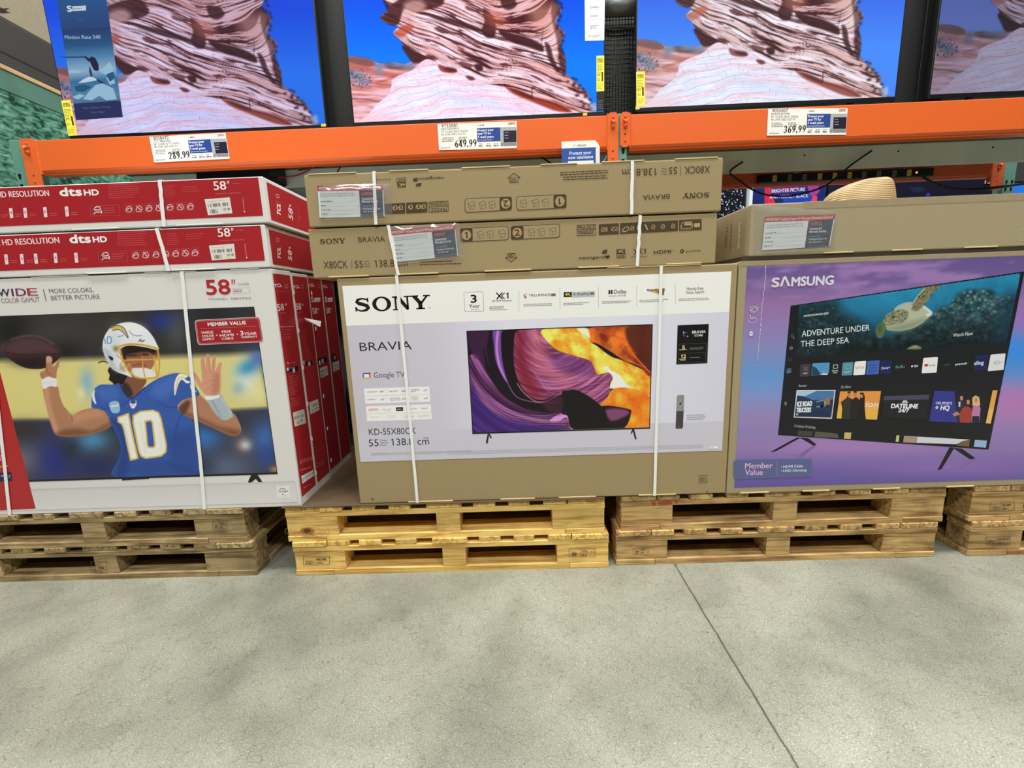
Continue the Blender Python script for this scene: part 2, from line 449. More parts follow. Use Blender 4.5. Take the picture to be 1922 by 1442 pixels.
# ------------------------------------------------------------------ painting a picture into an array
def _hash(ix, iy, seed):
    n = (ix*374761393+iy*668265263+seed*1442695041) & 0xffffffff
    n = ((n ^ (n >> 13))*1274126177) & 0xffffffff
    return ((n ^ (n >> 16)) & 0xffff)/65535.0
def vnoise(x, y, seed=0):
    ix = np.floor(x).astype(np.int64); iy = np.floor(y).astype(np.int64); fx = x-ix; fy = y-iy
    fx = fx*fx*(3-2*fx); fy = fy*fy*(3-2*fy)
    a = _hash(ix, iy, seed); b = _hash(ix+1, iy, seed); c = _hash(ix, iy+1, seed); d = _hash(ix+1, iy+1, seed)
    return (a*(1-fx)+b*fx)*(1-fy)+(c*(1-fx)+d*fx)*fy
def fbm(x, y, seed=0, o=4):
    t = 0; a = 0.5; s = 0
    for i in range(o): t = t+a*vnoise(x, y, seed+i*17); s += a; a *= 0.5; x = x*2.03; y = y*2.03
    return t/s
def smooth(pts, closed):
    P = [np.array(p, float) for p in pts]
    if closed and np.allclose(P[0], P[-1]): P = P[:-1]
    n = len(P); out = []
    for k in range(n if closed else n-1):
        if closed: p0, p1, p2, p3 = P[k-1], P[k], P[(k+1) % n], P[(k+2) % n]
        else: p0, p1, p2, p3 = P[max(k-1, 0)], P[k], P[k+1], P[min(k+2, n-1)]
        for j in range(4):
            t = j/4; q = .5*((2*p1)+(p2-p0)*t+(2*p0-5*p1+4*p2-p3)*t*t+(3*p1-p0-3*p2+p3)*t**3); out.append((q[0], q[1]))
    if not closed: out.append(tuple(P[-1]))
    elif len(pts) > 2 and tuple(pts[0]) == tuple(pts[-1]): out.append(out[0])
    return out
class Canvas:
    """a picture on a face: every vertex knows the photo point it was traced at"""
    def __init__(s, y, a0, a1, b0, b1, step):
        s.a0, s.a1, s.b0, s.b1 = a0, a1, b0, b1
        s.nx = int((a1-a0)/step)+2; s.ny = int((b1-b0)/step)+2
        A, B = np.meshgrid(np.linspace(a0, a1, s.nx), np.linspace(b0, b1, s.ny))
        s.U, s.V = proj_arr(A, np.full_like(A, y), B)
        s.img = np.zeros((s.ny, s.nx, 3)); s.frame(0, 0, 1)
    def frame(s, ox, oy, k): s.X = (s.U-ox)/k; s.Y = (s.V-oy)/k; s.k = k; return s
    def blend(s, m, c):
        c = np.asarray(c, float)/255.0
        s.img = s.img*(1-m[..., None])+c*m[..., None]
    def fill(s, c): s.img[:] = np.asarray(c, float)/255.0
    def blob(s, x, y, rx, ry, c, a=1.0, rot=0):
        dx = s.X-x; dy = s.Y-y; cr, sr = math.cos(rot), math.sin(rot)
        q = ((dx*cr+dy*sr)/rx)**2+((-dx*sr+dy*cr)/ry)**2
        s.blend(a*np.exp(-q*1.2), c)
    sm = False
    def mask(s, pts, soft=1.0):
        if s.sm: pts = smooth(pts, True)
        P = np.array(pts, float); pad = 3*soft/s.k
        sel = (s.X > P[:, 0].min()-pad) & (s.X < P[:, 0].max()+pad) & (s.Y > P[:, 1].min()-pad) & (s.Y < P[:, 1].max()+pad)
        m = np.zeros(s.X.shape)
        if not sel.any(): return m
        x = s.X[sel]; y = s.Y[sel]; d = np.full(x.shape, 1e18); ins = np.zeros(x.shape, bool)
        n = len(P)
        for i in range(n):
            x0, y0 = P[i]; x1, y1 = P[(i+1) % n]; ex, ey = x1-x0, y1-y0
            t = np.clip(((x-x0)*ex+(y-y0)*ey)/(ex*ex+ey*ey+1e-12), 0, 1)
            d = np.minimum(d, (x-x0-t*ex)**2+(y-y0-t*ey)**2)
            if y0 != y1:
                ins ^= ((y0 > y) != (y1 > y)) & (x < (x1-x0)*(y-y0)/(y1-y0)+x0)
        sd = np.where(ins, 1, -1)*np.sqrt(d)*s.k
        m[sel] = np.clip(sd/soft+0.5, 0, 1); return m
    def poly(s, pts, c, soft=1.0, a=1.0): m = s.mask(pts, soft); s.blend(m*a, c); return m
    def stroke(s, pts, w, c, a=1.0, soft=1.0):
        if s.sm and len(pts) > 2: pts = smooth(pts, pts[0] == pts[-1])
        P = np.array(pts, float); pad = w+3*soft/s.k
        sel = (s.X > P[:, 0].min()-pad) & (s.X < P[:, 0].max()+pad) & (s.Y > P[:, 1].min()-pad) & (s.Y < P[:, 1].max()+pad)
        m = np.zeros(s.X.shape)
        if not sel.any(): return
        x = s.X[sel]; y = s.Y[sel]; d = np.full(x.shape, 1e18)
        for (x0, y0), (x1, y1) in zip(P[:-1], P[1:]):
            ex, ey = x1-x0, y1-y0
            t = np.clip(((x-x0)*ex+(y-y0)*ey)/(ex*ex+ey*ey+1e-12), 0, 1)
            d = np.minimum(d, (x-x0-t*ex)**2+(y-y0-t*ey)**2)
        m[sel] = np.clip((w/2-np.sqrt(d))*s.k/soft+0.5, 0, 1)
        s.blend(m*a, c)
    def stamp(s, inkobj, keep=None): inkobj.grid(s.a0, s.a1, s.b0, s.b1, s.nx, s.ny, np.clip(s.img, 0, 1), keep)
def ell(cx, cy, rx, ry, n=24, rot=0):
    c, q = math.cos(rot), math.sin(rot)
    return [(cx+rx*math.cos(6.28318*k/n)*c-ry*math.sin(6.28318*k/n)*q, cy+rx*math.cos(6.28318*k/n)*q+ry*math.sin(6.28318*k/n)*c) for k in range(n)]

# ================================================================== SETTING
me = bpy.data.meshes.new('floor')
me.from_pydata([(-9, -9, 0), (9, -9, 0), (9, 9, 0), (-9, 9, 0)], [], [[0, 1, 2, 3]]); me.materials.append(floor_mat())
tag(link('floor', me), kind='structure')
M_WALL = simple('dim_warehouse_wall', (52, 56, 54), 0.9, noise=0.15, nscale=3)
tag(MB().box(-9, 9, 8.0, 8.1, 0, 6).build('wall_back', M_WALL), kind='structure')
tag(MB().box(-9.1, -9, -9, 8, 0, 6).build('wall_left', M_WALL), kind='structure')

# ================================================================== PALLETS
PW, PD, PH = 1.219, 0.80, 0.142
W_SHEET = wood('shaded_brown_boards', (96, 76, 50), (70, 53, 34), .3)  # brown darkened to carry the shade inside the pallet openings
def pallet(loc, mat, label, group, seed):
    rnd = random.Random(seed)
    x, y, z = loc
    t = thing('wooden_pallet', loc, label, 'pallet', group)
    top = [(0, .134), (.135, .222), (.258, .346), (.398, .482), (.542, .678), (.720, .806), (.854, .936), (.986, 1.076), (1.078, PW)]
    for a, b in top:
        MB().box(x+a+.001, x+b-.001, y+rnd.uniform(-.004, .004), y+PD, z+.1205, z+PH-.0005*rnd.random(), .0018).build('deck_board', mat, t, 'y')
    for i, yy in enumerate((0.0, .34, .70)):
        MB().box(x, x+PW, y+yy+(.001 if i == 0 else 0), y+yy+.098, z+.1, z+.120, .0015).build('cross_board', mat, t, 'x')
        for a, b in ((.002, .198), (.578, .668), (1.020, PW-.002)):
            MB().box(x+a, x+b, y+yy+.001+rnd.uniform(0, .004), y+yy+.096, z+.0225, z+.0995, .0015).build('block', mat, t, 'x')
    for a, b in ((0, .15), (PW-.15, PW)):
        MB().box(x+a, x+b, y+.1, y+PD-.002, z, z+.022, .003).build('bottom_board', mat, t, 'y')
    q = .150
    MB().prism([(x+.152, y), (x+PW-.152, y), (x+PW-.152, y+.098), (x+.152, y+.098)], 'z', z, z+.022).build('bottom_board', mat, t, 'x')
    MB().box(x, x+.151, y+.0005, y+.098, z, z+.0225, .002).build('bottom_board', mat, t, 'x')
    MB().box(x+PW-.151, x+PW, y+.0005, y+.098, z, z+.0225, .002).build('bottom_board', mat, t, 'x')
    MB().box(x+.151, x+PW-.151, y+.100, y+PD-.002, z+.001, z+.0215).build('bottom_board', W_SHEET, t, 'x')
    return t
G_P = 'wooden pallets stacked in twos under the television cartons'
p_sony_low = pallet((-.911, -.008, 0), W_NEW, 'pale new wooden pallet on the floor, lower of the centre pair, stamped at both ends', G_P, 1)
p_sony_top = pallet((-.926, -.004, PH), W_NEW, 'pale new wooden pallet, upper of the centre pair, round knot in its left block', G_P, 2)
p_right_low = pallet((.338, .003, 0), W_MID, 'used wooden pallet on the floor below the purple carton, lower of its pair', G_P, 3)
p_right_top = pallet((.356, .008, PH), W_MID, 'used wooden pallet with red paint marks, directly under the purple television carton', G_P, 4)
p_left_low = pallet((-2.291, .002, 0), W_OLD, 'weathered grey-brown wooden pallet on the floor at far left, lower of its pair', G_P, 5)
p_left_top = pallet((-2.309, .002, PH), W_OLD, 'weathered wooden pallet directly under the white football television carton', G_P, 6)
p_far_low = pallet((1.679, .0, 0), W_MID, 'used wooden pallet on the floor at the right edge, lower of its pair', G_P, 7)
p_far_top = pallet((1.667, .003, PH), W_MID, 'used wooden pallet at the right edge, upper of its pair, with a stamped end block', G_P, 8)

def part_ink(y=None, x=None, mat=None, **k):
    i = Ink(y=y, x=x, **k); return i
def stamp_on(pal, y, q, seed, c=(96, 76, 44)):
    """heat-treatment stamp: box outline, upright mark and two lines of print; q = TL, BR photo points"""
    i = Ink(y=y, tol=.0022); (u0, v0), (u1, v1) = q
    i.line([(u0, v0), (u1, v0-1), (u1, v1-1), (u0, v1)], .0016, c, True)
    m = u0+(u1-u0)*.46; i.line([(m, v0), (m, v1-1)], .0012, c)
    i.micro((u0+4, v1-2), (m-2, v1-2), 3, c, seed); i.micro((u0+4, v1-6), (m-2, v1-6), 3, c, seed+1)
    i.micro((m+2, v1-9), (u1-2, v1-9.5), 4, c, seed+2); i.micro((m+2, v1-3), (m+(u1-m)*.55, v1-3), 3, c, seed+3)
    i.build('stamp', M_INKM, pal)
    return i
stamp_on(p_sony_low, -.008, [(570, 1044.5), (619, 1060)], 3)
i = Ink(y=-.008, tol=.0022); c = (110, 90, 56)
i.line([(1068, 1030), (1117, 1029), (1117, 1045), (1068, 1045)], .0014, c, True); i.line([(1090, 1030), (1090, 1045)], .0014, c)
i.text('VN', (1092, 1037), (1103, 1037), 5, c, .02); i.text('- 0012', (1105, 1037), (1116, 1037), 4, c); i.micro((1092, 1043), (1103, 1043), 4, c, 5); i.micro((1073, 1043), (1083, 1043), 10, c, 6)
i.build('stamp', M_INKM, p_sony_low)
stamp_on(p_left_low, .002, [(172, 1054), (201, 1076)], 11, (84, 66, 44))
stamp_on(p_left_top, .002, [(400, 978), (426, 993)], 12, (84, 66, 44))
stamp_on(p_right_low, .003, [(1188, 1029), (1216, 1041)], 13, (112, 92, 60))
stamp_on(p_far_top, .003, [(1858, 942), (1903, 958)], 14, (84, 70, 50))
stamp_on(p_far_low, .0, [(1850, 1008), (1895, 1022)], 15, (84, 70, 50))
# knot in the upper centre pallet and growth rings of its middle block; red paint on the right one
i = Ink(y=-.004, tol=.0022)
k0 = [(577+13*math.cos(a)*1.0, 996+6*math.sin(a)) for a in np.linspace(0, 6.28, 15)[:-1]]
i.poly(k0, (150, 104, 48)); i.poly([(577+7*math.cos(a), 996+4.4*math.sin(a)) for a in np.linspace(0, 6.28, 11)[:-1]], (92, 60, 28))
for r in (17, 22, 28):
    i.line([(577+r*1.5*math.cos(a), 996+r*.45*math.sin(a)) for a in np.linspace(-.5, 3.6, 13)], .0011, (170, 122, 62))
i.line([(560, 998), (590, 1004), (598, 1008)], .0012, (120, 84, 40))
i.build('knot', M_INKM, p_sony_top)
i = Ink(y=-.004, tol=.0062)
for r in (4, 8, 12, 16, 20, 25):
    pts = [(838+r*.8*math.cos(a), 992+r*math.sin(a)) for a in np.linspace(2.2, 5.6, 12)]
    pts = [(min(max(p[0], 818), 858), min(max(p[1], 966), 1002)) for p in pts]
    i.line(pts, .0010, (176, 130, 66))
i.build('growth_rings', M_INKM, p_sony_top)
i = Ink(y=.008, tol=.0022)
for u0, u1, v in ((1222, 1232, 945), (1234, 1262, 944), (1266, 1272, 942)):
    i.poly([(u0, v-2), (u1-2, v-3), (u1, v+1), (u0+4, v+3)], (168, 64, 44))
i.build('paint_mark', M_INKM, p_right_top)

# slip sheets of brown board between pallet tops and cartons
M_KRAFT = simple('kraft_cardboard', (150, 131, 94), 0.85, noise=0.10, nscale=220, bump=0.12, spec=0.15)
M_KRAFTD = simple('kraft_cardboard_brown', (84, 69, 50), 0.9, noise=0.12, nscale=160, bump=0.1, spec=0.1)  # slip sheet brown, darkened to hold the shade of the carton gap
M_KRAFTG = simple('kraft_cardboard_grey', (150, 137, 106), 0.85, noise=0.08, nscale=200, bump=0.1, spec=0.15)
M_WHITEB = simple('coated_white_board', (204, 202, 198), 0.45, noise=0.03, nscale=4, spec=0.35)
M_FLAP = simple('cut_cardboard_edge', (196, 172, 122), 0.9, noise=0.1, nscale=300)
Z0 = 2*PH
MS = MB().box(-.93, .292, -.012, .80, Z0+.0006, Z0+.0036)
tag(MS.build('slip_sheet', M_KRAFTD), 'brown board slip sheet lying on the centre pallets under the front carton', 'slip sheet')

# ================================================================== CARTONS
M_STRAP = simple('white_packing_strap', (226, 224, 216), 0.35, noise=0.05, nscale=60, spec=0.5)
def strap_front(parent, y, p_top, p_bot, ztop, zbot, w=.0108, name='packing_strap', depth=.16):
    """white band down the front of a carton and over its top and bottom edges"""
    a = at(*p_top, y=y); b = at(*p_bot, y=y); m = MB(); t = .0012
    def X(z): return a[0]+(b[0]-a[0])*(z-a[2])/(b[2]-a[2])
    x1, x0 = X(ztop), X(zbot); y1 = y-.0032
    n = 9; rnd = random.Random(int(p_top[0]))
    vs = []; fs = []
    for i in range(n+1):
        z = zbot+(ztop-zbot)*i/n; x = x0+(x1-x0)*i/n+rnd.uniform(-.0012, .0012)
        vs += [(x-w/2, y1, z), (x+w/2, y1, z), (x+w/2, y1-t, z), (x-w/2, y1-t, z)]
        if i:
            q = 4*i
            for k in range(4): fs.append([q-4+k, q-4+(k+1) % 4, q+(k+1) % 4, q+k])
    m.add(vs, fs)
    m.box(x1-w/2, x1+w/2, y1-t, y+depth, ztop, ztop+t)
    return m.build(name, M_STRAP, parent)
def tabs(parent, y, zs, spans, h=.0035, mat=None, name='flap_edge', up=True):
    for (x0, x1) in spans:
        MB().box(x0, x1, y-.0015, y+.010, zs, zs+h, .0008).build(name, mat or M_FLAP, parent)
def carton(name, x0, x1, y0, y1, z0, z1, mat, label, group, cat='television carton', bev=.004):
    t = thing(name, ((x0+x1)/2, y0, z0), label, cat, group)
    MB().box(x0, x1, y0, y1, z0, z1, bev, 2).build('carton_body', mat, t)
    return t
ICON = {
 'S': None,
 'up': [[(0, .5), (.5, 1), (1, .5), (.84, .5), (.84, 0), (.16, 0), (.16, .5)]],
}
def logo_sony(i, p0, p1, h, c):
    W_ = 5.22
    def sc(poly, ox, sx): return [((ox+px*sx)/W_, py) for px, py in poly]
    out = []
    pts = [(.86, .74), (.80, .87), (.5, .945), (.22, .86), (.17, .73), (.3, .60), (.55, .52), (.8, .41), (.86, .27), (.72, .12), (.42, .055), (.17, .15), (.09, .32)]
    ws = [.09, .11, .12, .18, .25, .26, .25, .26, .26, .19, .12, .11, .09]
    P = [np.array(p) for p in pts]; L = []; R_ = []
    for k, p in enumerate(P):
        d = P[min(k+1, len(P)-1)]-P[max(k-1, 0)]; d /= np.linalg.norm(d); n = np.array([-d[1], d[0]])*ws[k]/2
        L.append(p+n); R_.append(p-n)
    for k in range(len(P)-1): out.append(sc([L[k], L[k+1], R_[k+1], R_[k]], 0, 1.08))
    out.append(sc([(.83, .66), (.91, .66), (.91, 1.0), (.83, .97)], 0, 1.08)); out.append(sc([(.03, 0), (.11, .04), (.11, .36), (.03, .36)], 0, 1.08))
    n = 28
    for k in range(n):
        a, b = 6.2832*k/n, 6.2832*(k+1)/n
        o = lambda t, rx, ry: (.62+rx*math.cos(t), .5+ry*math.sin(t))
        out.append(sc([o(a, .62, .53), o(b, .62, .53), o(b, .35, .42), o(a, .35, .42)], 1.22, 1.05))
    for poly in ([(0, 0), (.44, 0), (.44, .10), (0, .10)], [(.15, .06), (.28, .06), (.28, .94), (.15, .94)], [(0, .90), (.46, .90), (.46, 1), (0, 1)],
                 [(.18, 1), (.52, 1), (1.08, .20), (1.08, 0), (.94, 0), (.22, .93)], [(.97, .06), (1.10, .06), (1.10, .94), (.97, .94)], [(.80, .90), (1.26, .90), (1.26, 1), (.80, 1)]):
        out.append(sc(poly, 2.62, 1.0))
    for poly in ([(0, .90), (.58, .90), (.58, 1), (0, 1)], [(.12, .94), (.46, .94), (.84, .44), (.56, .38)], [(.54, 0), (.82, 0), (.82, .46), (.54, .46)],
                 [(.38, 0), (.98, 0), (.98, .10), (.38, .10)], [(.66, .46), (.82, .40), (1.24, .93), (1.08, .93)], [(.90, .90), (1.38, .90), (1.38, 1), (.90, 1)]):
        out.append(sc(poly, 3.84, 1.0))
    i.logo(out, p0, p1, h, c)
def nested(i, p0, p1, h, polys, c): i.logo(polys, p0, p1, h, c)
BK = (24, 22, 22)

# ---- front carton, centre: standing on edge, bare board with a big printed panel
s2 = carton('television_carton', -.672, .712, .168, .332, Z0+.004, 1.122, M_KRAFT, 'brown board television carton standing directly behind the one with the white printed panel', 'standing brown television cartons at centre')
s1 = carton('television_carton', -.634, .745, 0, .163, Z0+.004, 1.1235, M_KRAFT, 'brown television carton standing on edge, white and lilac panel with a purple and orange canyon', 'standing brown television cartons at centre')
Q = Ink(y=0)
pxl, pxr, pzt, pzb = -.6162, .7234, 1.0975, .456
Q.grad(pxl, pzb, pxr, pzt, [(0, (186, 180, 192)), (.22, (190, 186, 200)), (.42, (206, 206, 218)), (.75, (206, 206, 220)), (1, (198, 195, 212))], False)
zs = Q.map(649, 611.8)[1]; Q.rectm(pxl, zs, pxr, pzt, (222, 222, 217))
zl = at(880, 806, y=0)[2]; Q.rectm(pxl, pzb, pxr, zl, (188, 186, 198))
Q.frame(620, 500, .319)
logo_sony(Q, (147, 270), (592, 250), 82, BK); Q.disc(584, 244, .0028, (120, 120, 120), .0008)
Q.text('BRAVIA', (175, 499), (481, 489), 49, (40, 38, 42))
# google tv
for a, b, cc_ in (((190, 628), (200, 660), (48, 90, 190)), ((198, 627), (237, 635), (40, 60, 140)), ((228, 633), (238, 657), (200, 60, 50)), ((196, 652), (232, 661), (224, 170, 60))): Q.rect(*a, *b, cc_)
Q.rect(200, 635, 228, 652, (232, 232, 250))
Q.text('Google TV', (257, 656), (438, 651), 31, (66, 64, 70))
Q.poly([(198, 719), (583, 707), (588, 796), (207, 809)], (228, 229, 222)); Q.poly([(209, 824), (592, 812), (597, 900), (217, 913)], (228, 229, 222))
for a, b in (((203, 764), (586, 752)), ((213, 869), (595, 857))): Q.line([a, b], .0012, (180, 180, 176))
for a, b in (((328, 716), (334, 804)), ((449, 712), (455, 800))): Q.line([a, b], .0010, (190, 190, 186))
T = Q.text
for t, a, b, h in (('HDMI INPUT', (216, 744), (278, 742), 7), ('x4', (290, 743), (312, 742), 12), ('USB PORT', (345, 740), (397, 738), 7), ('x2', (419, 739), (441, 738), 12), ('ETHERNET', (474, 731), (527, 729), 7), ('INPUT', (475, 741), (506, 740), 7), ('x1', (549, 735), (569, 734), 12),
                   ('RF INPUT', (221, 788), (268, 787), 7), ('x1', (296, 789), (316, 788), 12), ('COMPOSITE', (349, 781), (411, 779), 7), ('VIDEO INPUT', (351, 791), (416, 789), 7), ('x1', (424, 785), (445, 784), 12), ('DIGITAL', (478, 772), (519, 770), 6), ('AUDIO', (479, 781), (514, 780), 6), ('OUTPUT', (480, 790), (520, 789), 6), ('x1', (552, 782), (572, 781), 12)):
    T(t, a, b, h, (60, 60, 60), .012)
T('NETFLIX', (227, 852), (282, 849), 13, (196, 60, 50), .02); T('prime video', (306, 846), (361, 843), 7, (80, 84, 90)); Q.line([(322, 849), (336, 853), (352, 848)], .0009, (80, 84, 90))
Q.rr([(386, 830), (427, 828), (429, 850), (388, 852)], .0025, (26, 26, 26)); Q.disc(399, 841, .0022, (230, 230, 230)); T('tv', (405, 845), (420, 844), 9, (235, 235, 235))
Q.rr([(454, 834), (470, 833), (471, 842), (455, 843)], .001, (180, 50, 40)); T('YouTube', (474, 843), (508, 841), 8, (70, 60, 60)); T('Disney+', (536, 840), (574, 838), 9, (70, 74, 90))
T('Assistant', (248, 889), (286, 888), 5, (120, 120, 120)); Q.disc(240, 886, .0014, (90, 80, 90)); Q.line([(333, 880), (382, 878), (383, 892), (334, 894)], .0006, (170, 170, 170), True)
T('AirPlay', (352, 889), (374, 888), 5, (120, 120, 120)); T('Works with', (436, 887), (490, 885), 5, (120, 120, 120)); Q.line([(420, 876), (492, 873), (493, 889), (421, 892)], .0006, (170, 170, 170), True)
T('Apple HomeKit', (525, 883), (576, 881), 5, (120, 120, 120)); Q.line([(512, 873), (582, 871), (583, 886), (513, 888)], .0006, (170, 170, 170), True)
T('KD-55X80CK', (229, 993), (506, 985), 36, (44, 42, 46)); T('55', (228, 1060), (286, 1058), 40, (44, 42, 46)); T('138.8 cm', (360, 1055), (582, 1047), 40, (44, 42, 46))
for k, t in enumerate(('Class /', 'Classe /', 'Clase')): T(t, (293, 1029+k*14), (293+(48, 55, 38)[k], 1027+k*14), 9, (60, 58, 62))
T('diag.', (547, 1013), (580, 1012), 9, (60, 58, 62))
Q.micro((243, 1104), (830, 1086), 6, (150, 146, 156), 3, 2, 9, 0)
Q.poly([(240, 1365), (256, 1364), (249, 1377)], (84, 66, 40))
Q.frame(840, 500, .3191)
Q.micro((0, 1092), (1500, 1052), 6, (160, 158, 170), 4, 3, 8, 0)
Q.rr([(95, 152), (210, 148), (214, 265), (101, 268)], .006, (110, 110, 110)); Q.rr([(97, 154), (208, 150), (212, 263), (103, 266)], .0055, (224, 224, 219))
T('3', (138, 214), (171, 213), 44, BK, .03); T('Year', (127, 245), (190, 243), 21, (50, 50, 50), .02); T('Warranty', (137, 258), (185, 256), 8, (80, 80, 80), .02)
Q.line([(288, 157), (322, 192)], .004, BK); Q.line([(320, 156), (290, 193)], .004, BK); Q.line([(335, 156), (318, 174), (335, 191)], .003, BK); T('1', (345, 190), (358, 190), 34, BK, .02)
T('4K HDR Processor', (264, 209), (379, 205), 10, (70, 70, 70), .02)
def mic(a, b, n, sd): Q.micro(a, b, 6, (120, 122, 120), sd, n, 9, .5)
mic((247, 241), (396, 236), 3, 1); mic((447, 227), (632, 220), 2, 2); mic((681, 220), (866, 213), 2, 3); mic((908, 210), (1092, 205), 2, 4); mic((1129, 203), (1315, 195), 2, 5); mic((1360, 195), (1545, 188), 2, 6)
for u, v in ((419, 139), (661, 130), (887, 122), (1112, 113), (1339, 103)): Q.line([(u, v), (u+1, v+122)], .0010, (150, 150, 150))
Q.disc(458, 181, .0042, (196, 70, 48)); Q.disc(452, 170, .0028, (60, 130, 80)); Q.disc(463, 163, .0018, (40, 120, 70)); T('TRILUMINOS', (478, 178), (606, 174), 14, (60, 60, 60), .01); Q.rect(609, 161, 636, 174, (96, 96, 96))
Q.rect(683, 152, 731, 180, (20, 18, 14)); T('4K', (689, 174), (725, 172), 16, (200, 168, 70), .04); Q.rect(733, 151, 866, 178, (176, 178, 182)); T('X-Reality', (737, 172), (834, 169), 17, (50, 50, 54), .01); Q.rect(838, 154, 862, 166, (96, 96, 96))
Q.rect(945, 141, 957, 162, BK); Q.rect(960, 140, 972, 161, BK); Q.disc(944, 152, .0028, (224, 224, 219)); Q.disc(973, 150, .0028, (224, 224, 219)); T('Dolby', (979, 161), (1052, 159), 22, (44, 44, 44), .01); T('VISION ATMOS', (944, 180), (1049, 176), 8, (110, 110, 110))
Q.poly([(1176, 140), (1276, 134), (1272, 171), (1240, 163)], (196, 158, 60)); Q.poly([(1226, 150), (1276, 134), (1272, 171)], (120, 92, 40)); T('Motionflow XR', (1174, 147), (1278, 141), 13, (50, 46, 40), .03)
T('Hands-free', (1406, 140), (1504, 137), 17, (70, 70, 70)); T('Voice Search', (1401, 162), (1508, 158), 17, (70, 70, 70))
Q.build('panel_lettering', M_INK, s1)
# television picture on the panel
C = Canvas(0, *[at(878, 700, y=0)[0]-.003, at(1226, 700, y=0)[0]+.004], at(900, 812, y=0)[2], at(1000, 617, y=0)[2]+.01, .00165)
C.frame(840, 500, .3191); C.fill((22, 14, 24)); C.sm = True
xx, yy = C.X, C.Y
# sweeping purple strata, lit edges following arcs around the upper right
r = np.hypot((xx-620)/1.0, (yy-330)/1.05); th = np.arctan2(yy-330, xx-620)
g = fbm(r/15.0, th*1.2+3, 5, 4); g2 = fbm(r/44.0, th*.9, 9, 3)
def mixc(a, b, t): return np.asarray(a, float)+(np.asarray(b, float)-np.asarray(a, float))*t[..., None]
base = mixc((52, 16, 56), (196, 118, 186), np.clip((g-.32)*2.6, 0, 1)*np.clip(g2*1.5, 0, 1))
m = C.mask([(110, 560), (180, 520), (240, 640), (330, 760), (470, 830), (620, 860), (700, 845), (750, 960), (150, 985), (130, 800)], 2)
C.img = C.img*(1-m[..., None])+base/255*m[..., None]
m = C.mask([(115, 380), (240, 378), (230, 480), (250, 620), (200, 560), (150, 520)], 4); C.blend(m*.8, (62, 26, 66))
C.blend(C.mask([(268, 380), (325, 378), (318, 470), (330, 580), (370, 700), (330, 660), (285, 560), (272, 460)], 2)*1.0, (112, 66, 148))
C.blend(C.mask([(290, 380), (303, 380), (296, 480), (312, 580), (350, 680), (300, 590), (282, 480)], 1.5), (176, 120, 196))
C.poly([(325, 378), (412, 376), (388, 480), (392, 600), (430, 690), (500, 770), (600, 800), (680, 812), (660, 860), (540, 850), (430, 790), (360, 690), (325, 570), (315, 460)], (20, 12, 18), 1.5)
C.poly([(210, 470), (236, 560), (290, 670), (370, 760), (450, 810), (560, 850), (620, 865), (560, 860), (450, 835), (340, 770), (265, 680), (225, 590)], (24, 12, 26), 2)
mid = mixc((96, 34, 70), (188, 112, 158), np.clip((fbm(r/10, th*2, 31, 4)-.25)*2, 0, 1))
m = C.mask([(412, 376), (560, 374), (610, 470), (660, 500), (760, 530), (850, 560), (870, 600), (900, 632), (965, 622), (975, 660), (950, 700), (960, 720), (930, 790), (905, 820), (840, 770), (760, 730), (690, 740), (640, 760), (560, 785), (490, 770), (430, 700), (395, 600), (390, 480)], 1.5)
C.img = C.img*(1-m[..., None])+mid/255*m[..., None]
C.blend(m*C.mask([(390, 380), (470, 376), (480, 560), (560, 760), (480, 770), (420, 690), (390, 590)], 26)*.75, (112, 20, 34))
C.blend(m*C.mask([(480, 376), (560, 376), (600, 560), (740, 640), (700, 700), (560, 640), (490, 560)], 22)*.5, (206, 116, 132))
C.blend(m*C.mask([(620, 520), (860, 560), (900, 640), (760, 640), (640, 600)], 12)*.55, (92, 48, 110))
for k in range(7):
    y0 = 640+k*18; C.stroke([(470+k*14, y0-60), (560+k*8, y0+10), (700, y0+24), (860, y0-2), (950, y0-30+k*4)], 3, (196, 134, 190), .4*(k % 2)+.18)
C.stroke([(410, 690), (450, 745), (520, 795), (590, 790), (670, 745), (700, 738)], 5, (214, 140, 178), .8)
C.stroke([(360, 700), (410, 770), (520, 800), (640, 800)], 4, (206, 130, 190), .7)
for k in range(6): C.stroke([(135+k*9, 640+k*26), (230+k*10, 760+k*22), (380, 852+k*16), (540, 880+k*10), (700, 862+k*14)], 4, (206, 150, 212), .55)
C.poly([(135, 700), (230, 830), (400, 910), (720, 960), (700, 975), (150, 985)], (50, 26, 108), 10, .8)
C.stroke([(150, 760), (260, 870), (420, 925), (600, 950)], 3, (108, 70, 170), .5)
C.poly([(600, 905), (690, 850), (712, 850), (745, 950), (720, 950), (700, 890), (650, 912)], (200, 140, 200), 1.5)
# glowing yellow and orange rock
flow = fbm((xx+yy*.6)/70, (yy-xx*.8)/60, 40, 4)
yel = mixc((214, 128, 24), (255, 226, 98), np.clip((flow-.25)*2.2, 0, 1))
m = C.mask([(556, 372), (822, 366), (838, 440), (880, 470), (960, 530), (1040, 560), (1188, 640), (1190, 770), (1080, 715), (975, 720), (955, 700), (972, 650), (945, 624), (880, 634), (845, 560), (740, 525), (650, 495), (605, 460)], 1.2)
C.img = C.img*(1-m[..., None])+yel/255*m[..., None]
org = mixc((120, 36, 22), (232, 116, 34), np.clip((fbm((xx*.5+yy*.2)/34, (yy-xx*.5)/90, 52, 4)-.25)*2, 0, 1))
m = C.mask([(822, 366), (1203, 345), (1196, 640), (1120, 580), (1040, 556), (960, 500), (880, 455), (838, 440)], 1.2)
C.img = C.img*(1-m[..., None])+org/255*m[..., None]
C.poly([(1062, 352), (1203, 345), (1196, 630), (1130, 560), (1080, 480), (1050, 420)], (74, 28, 22), 6, .9)
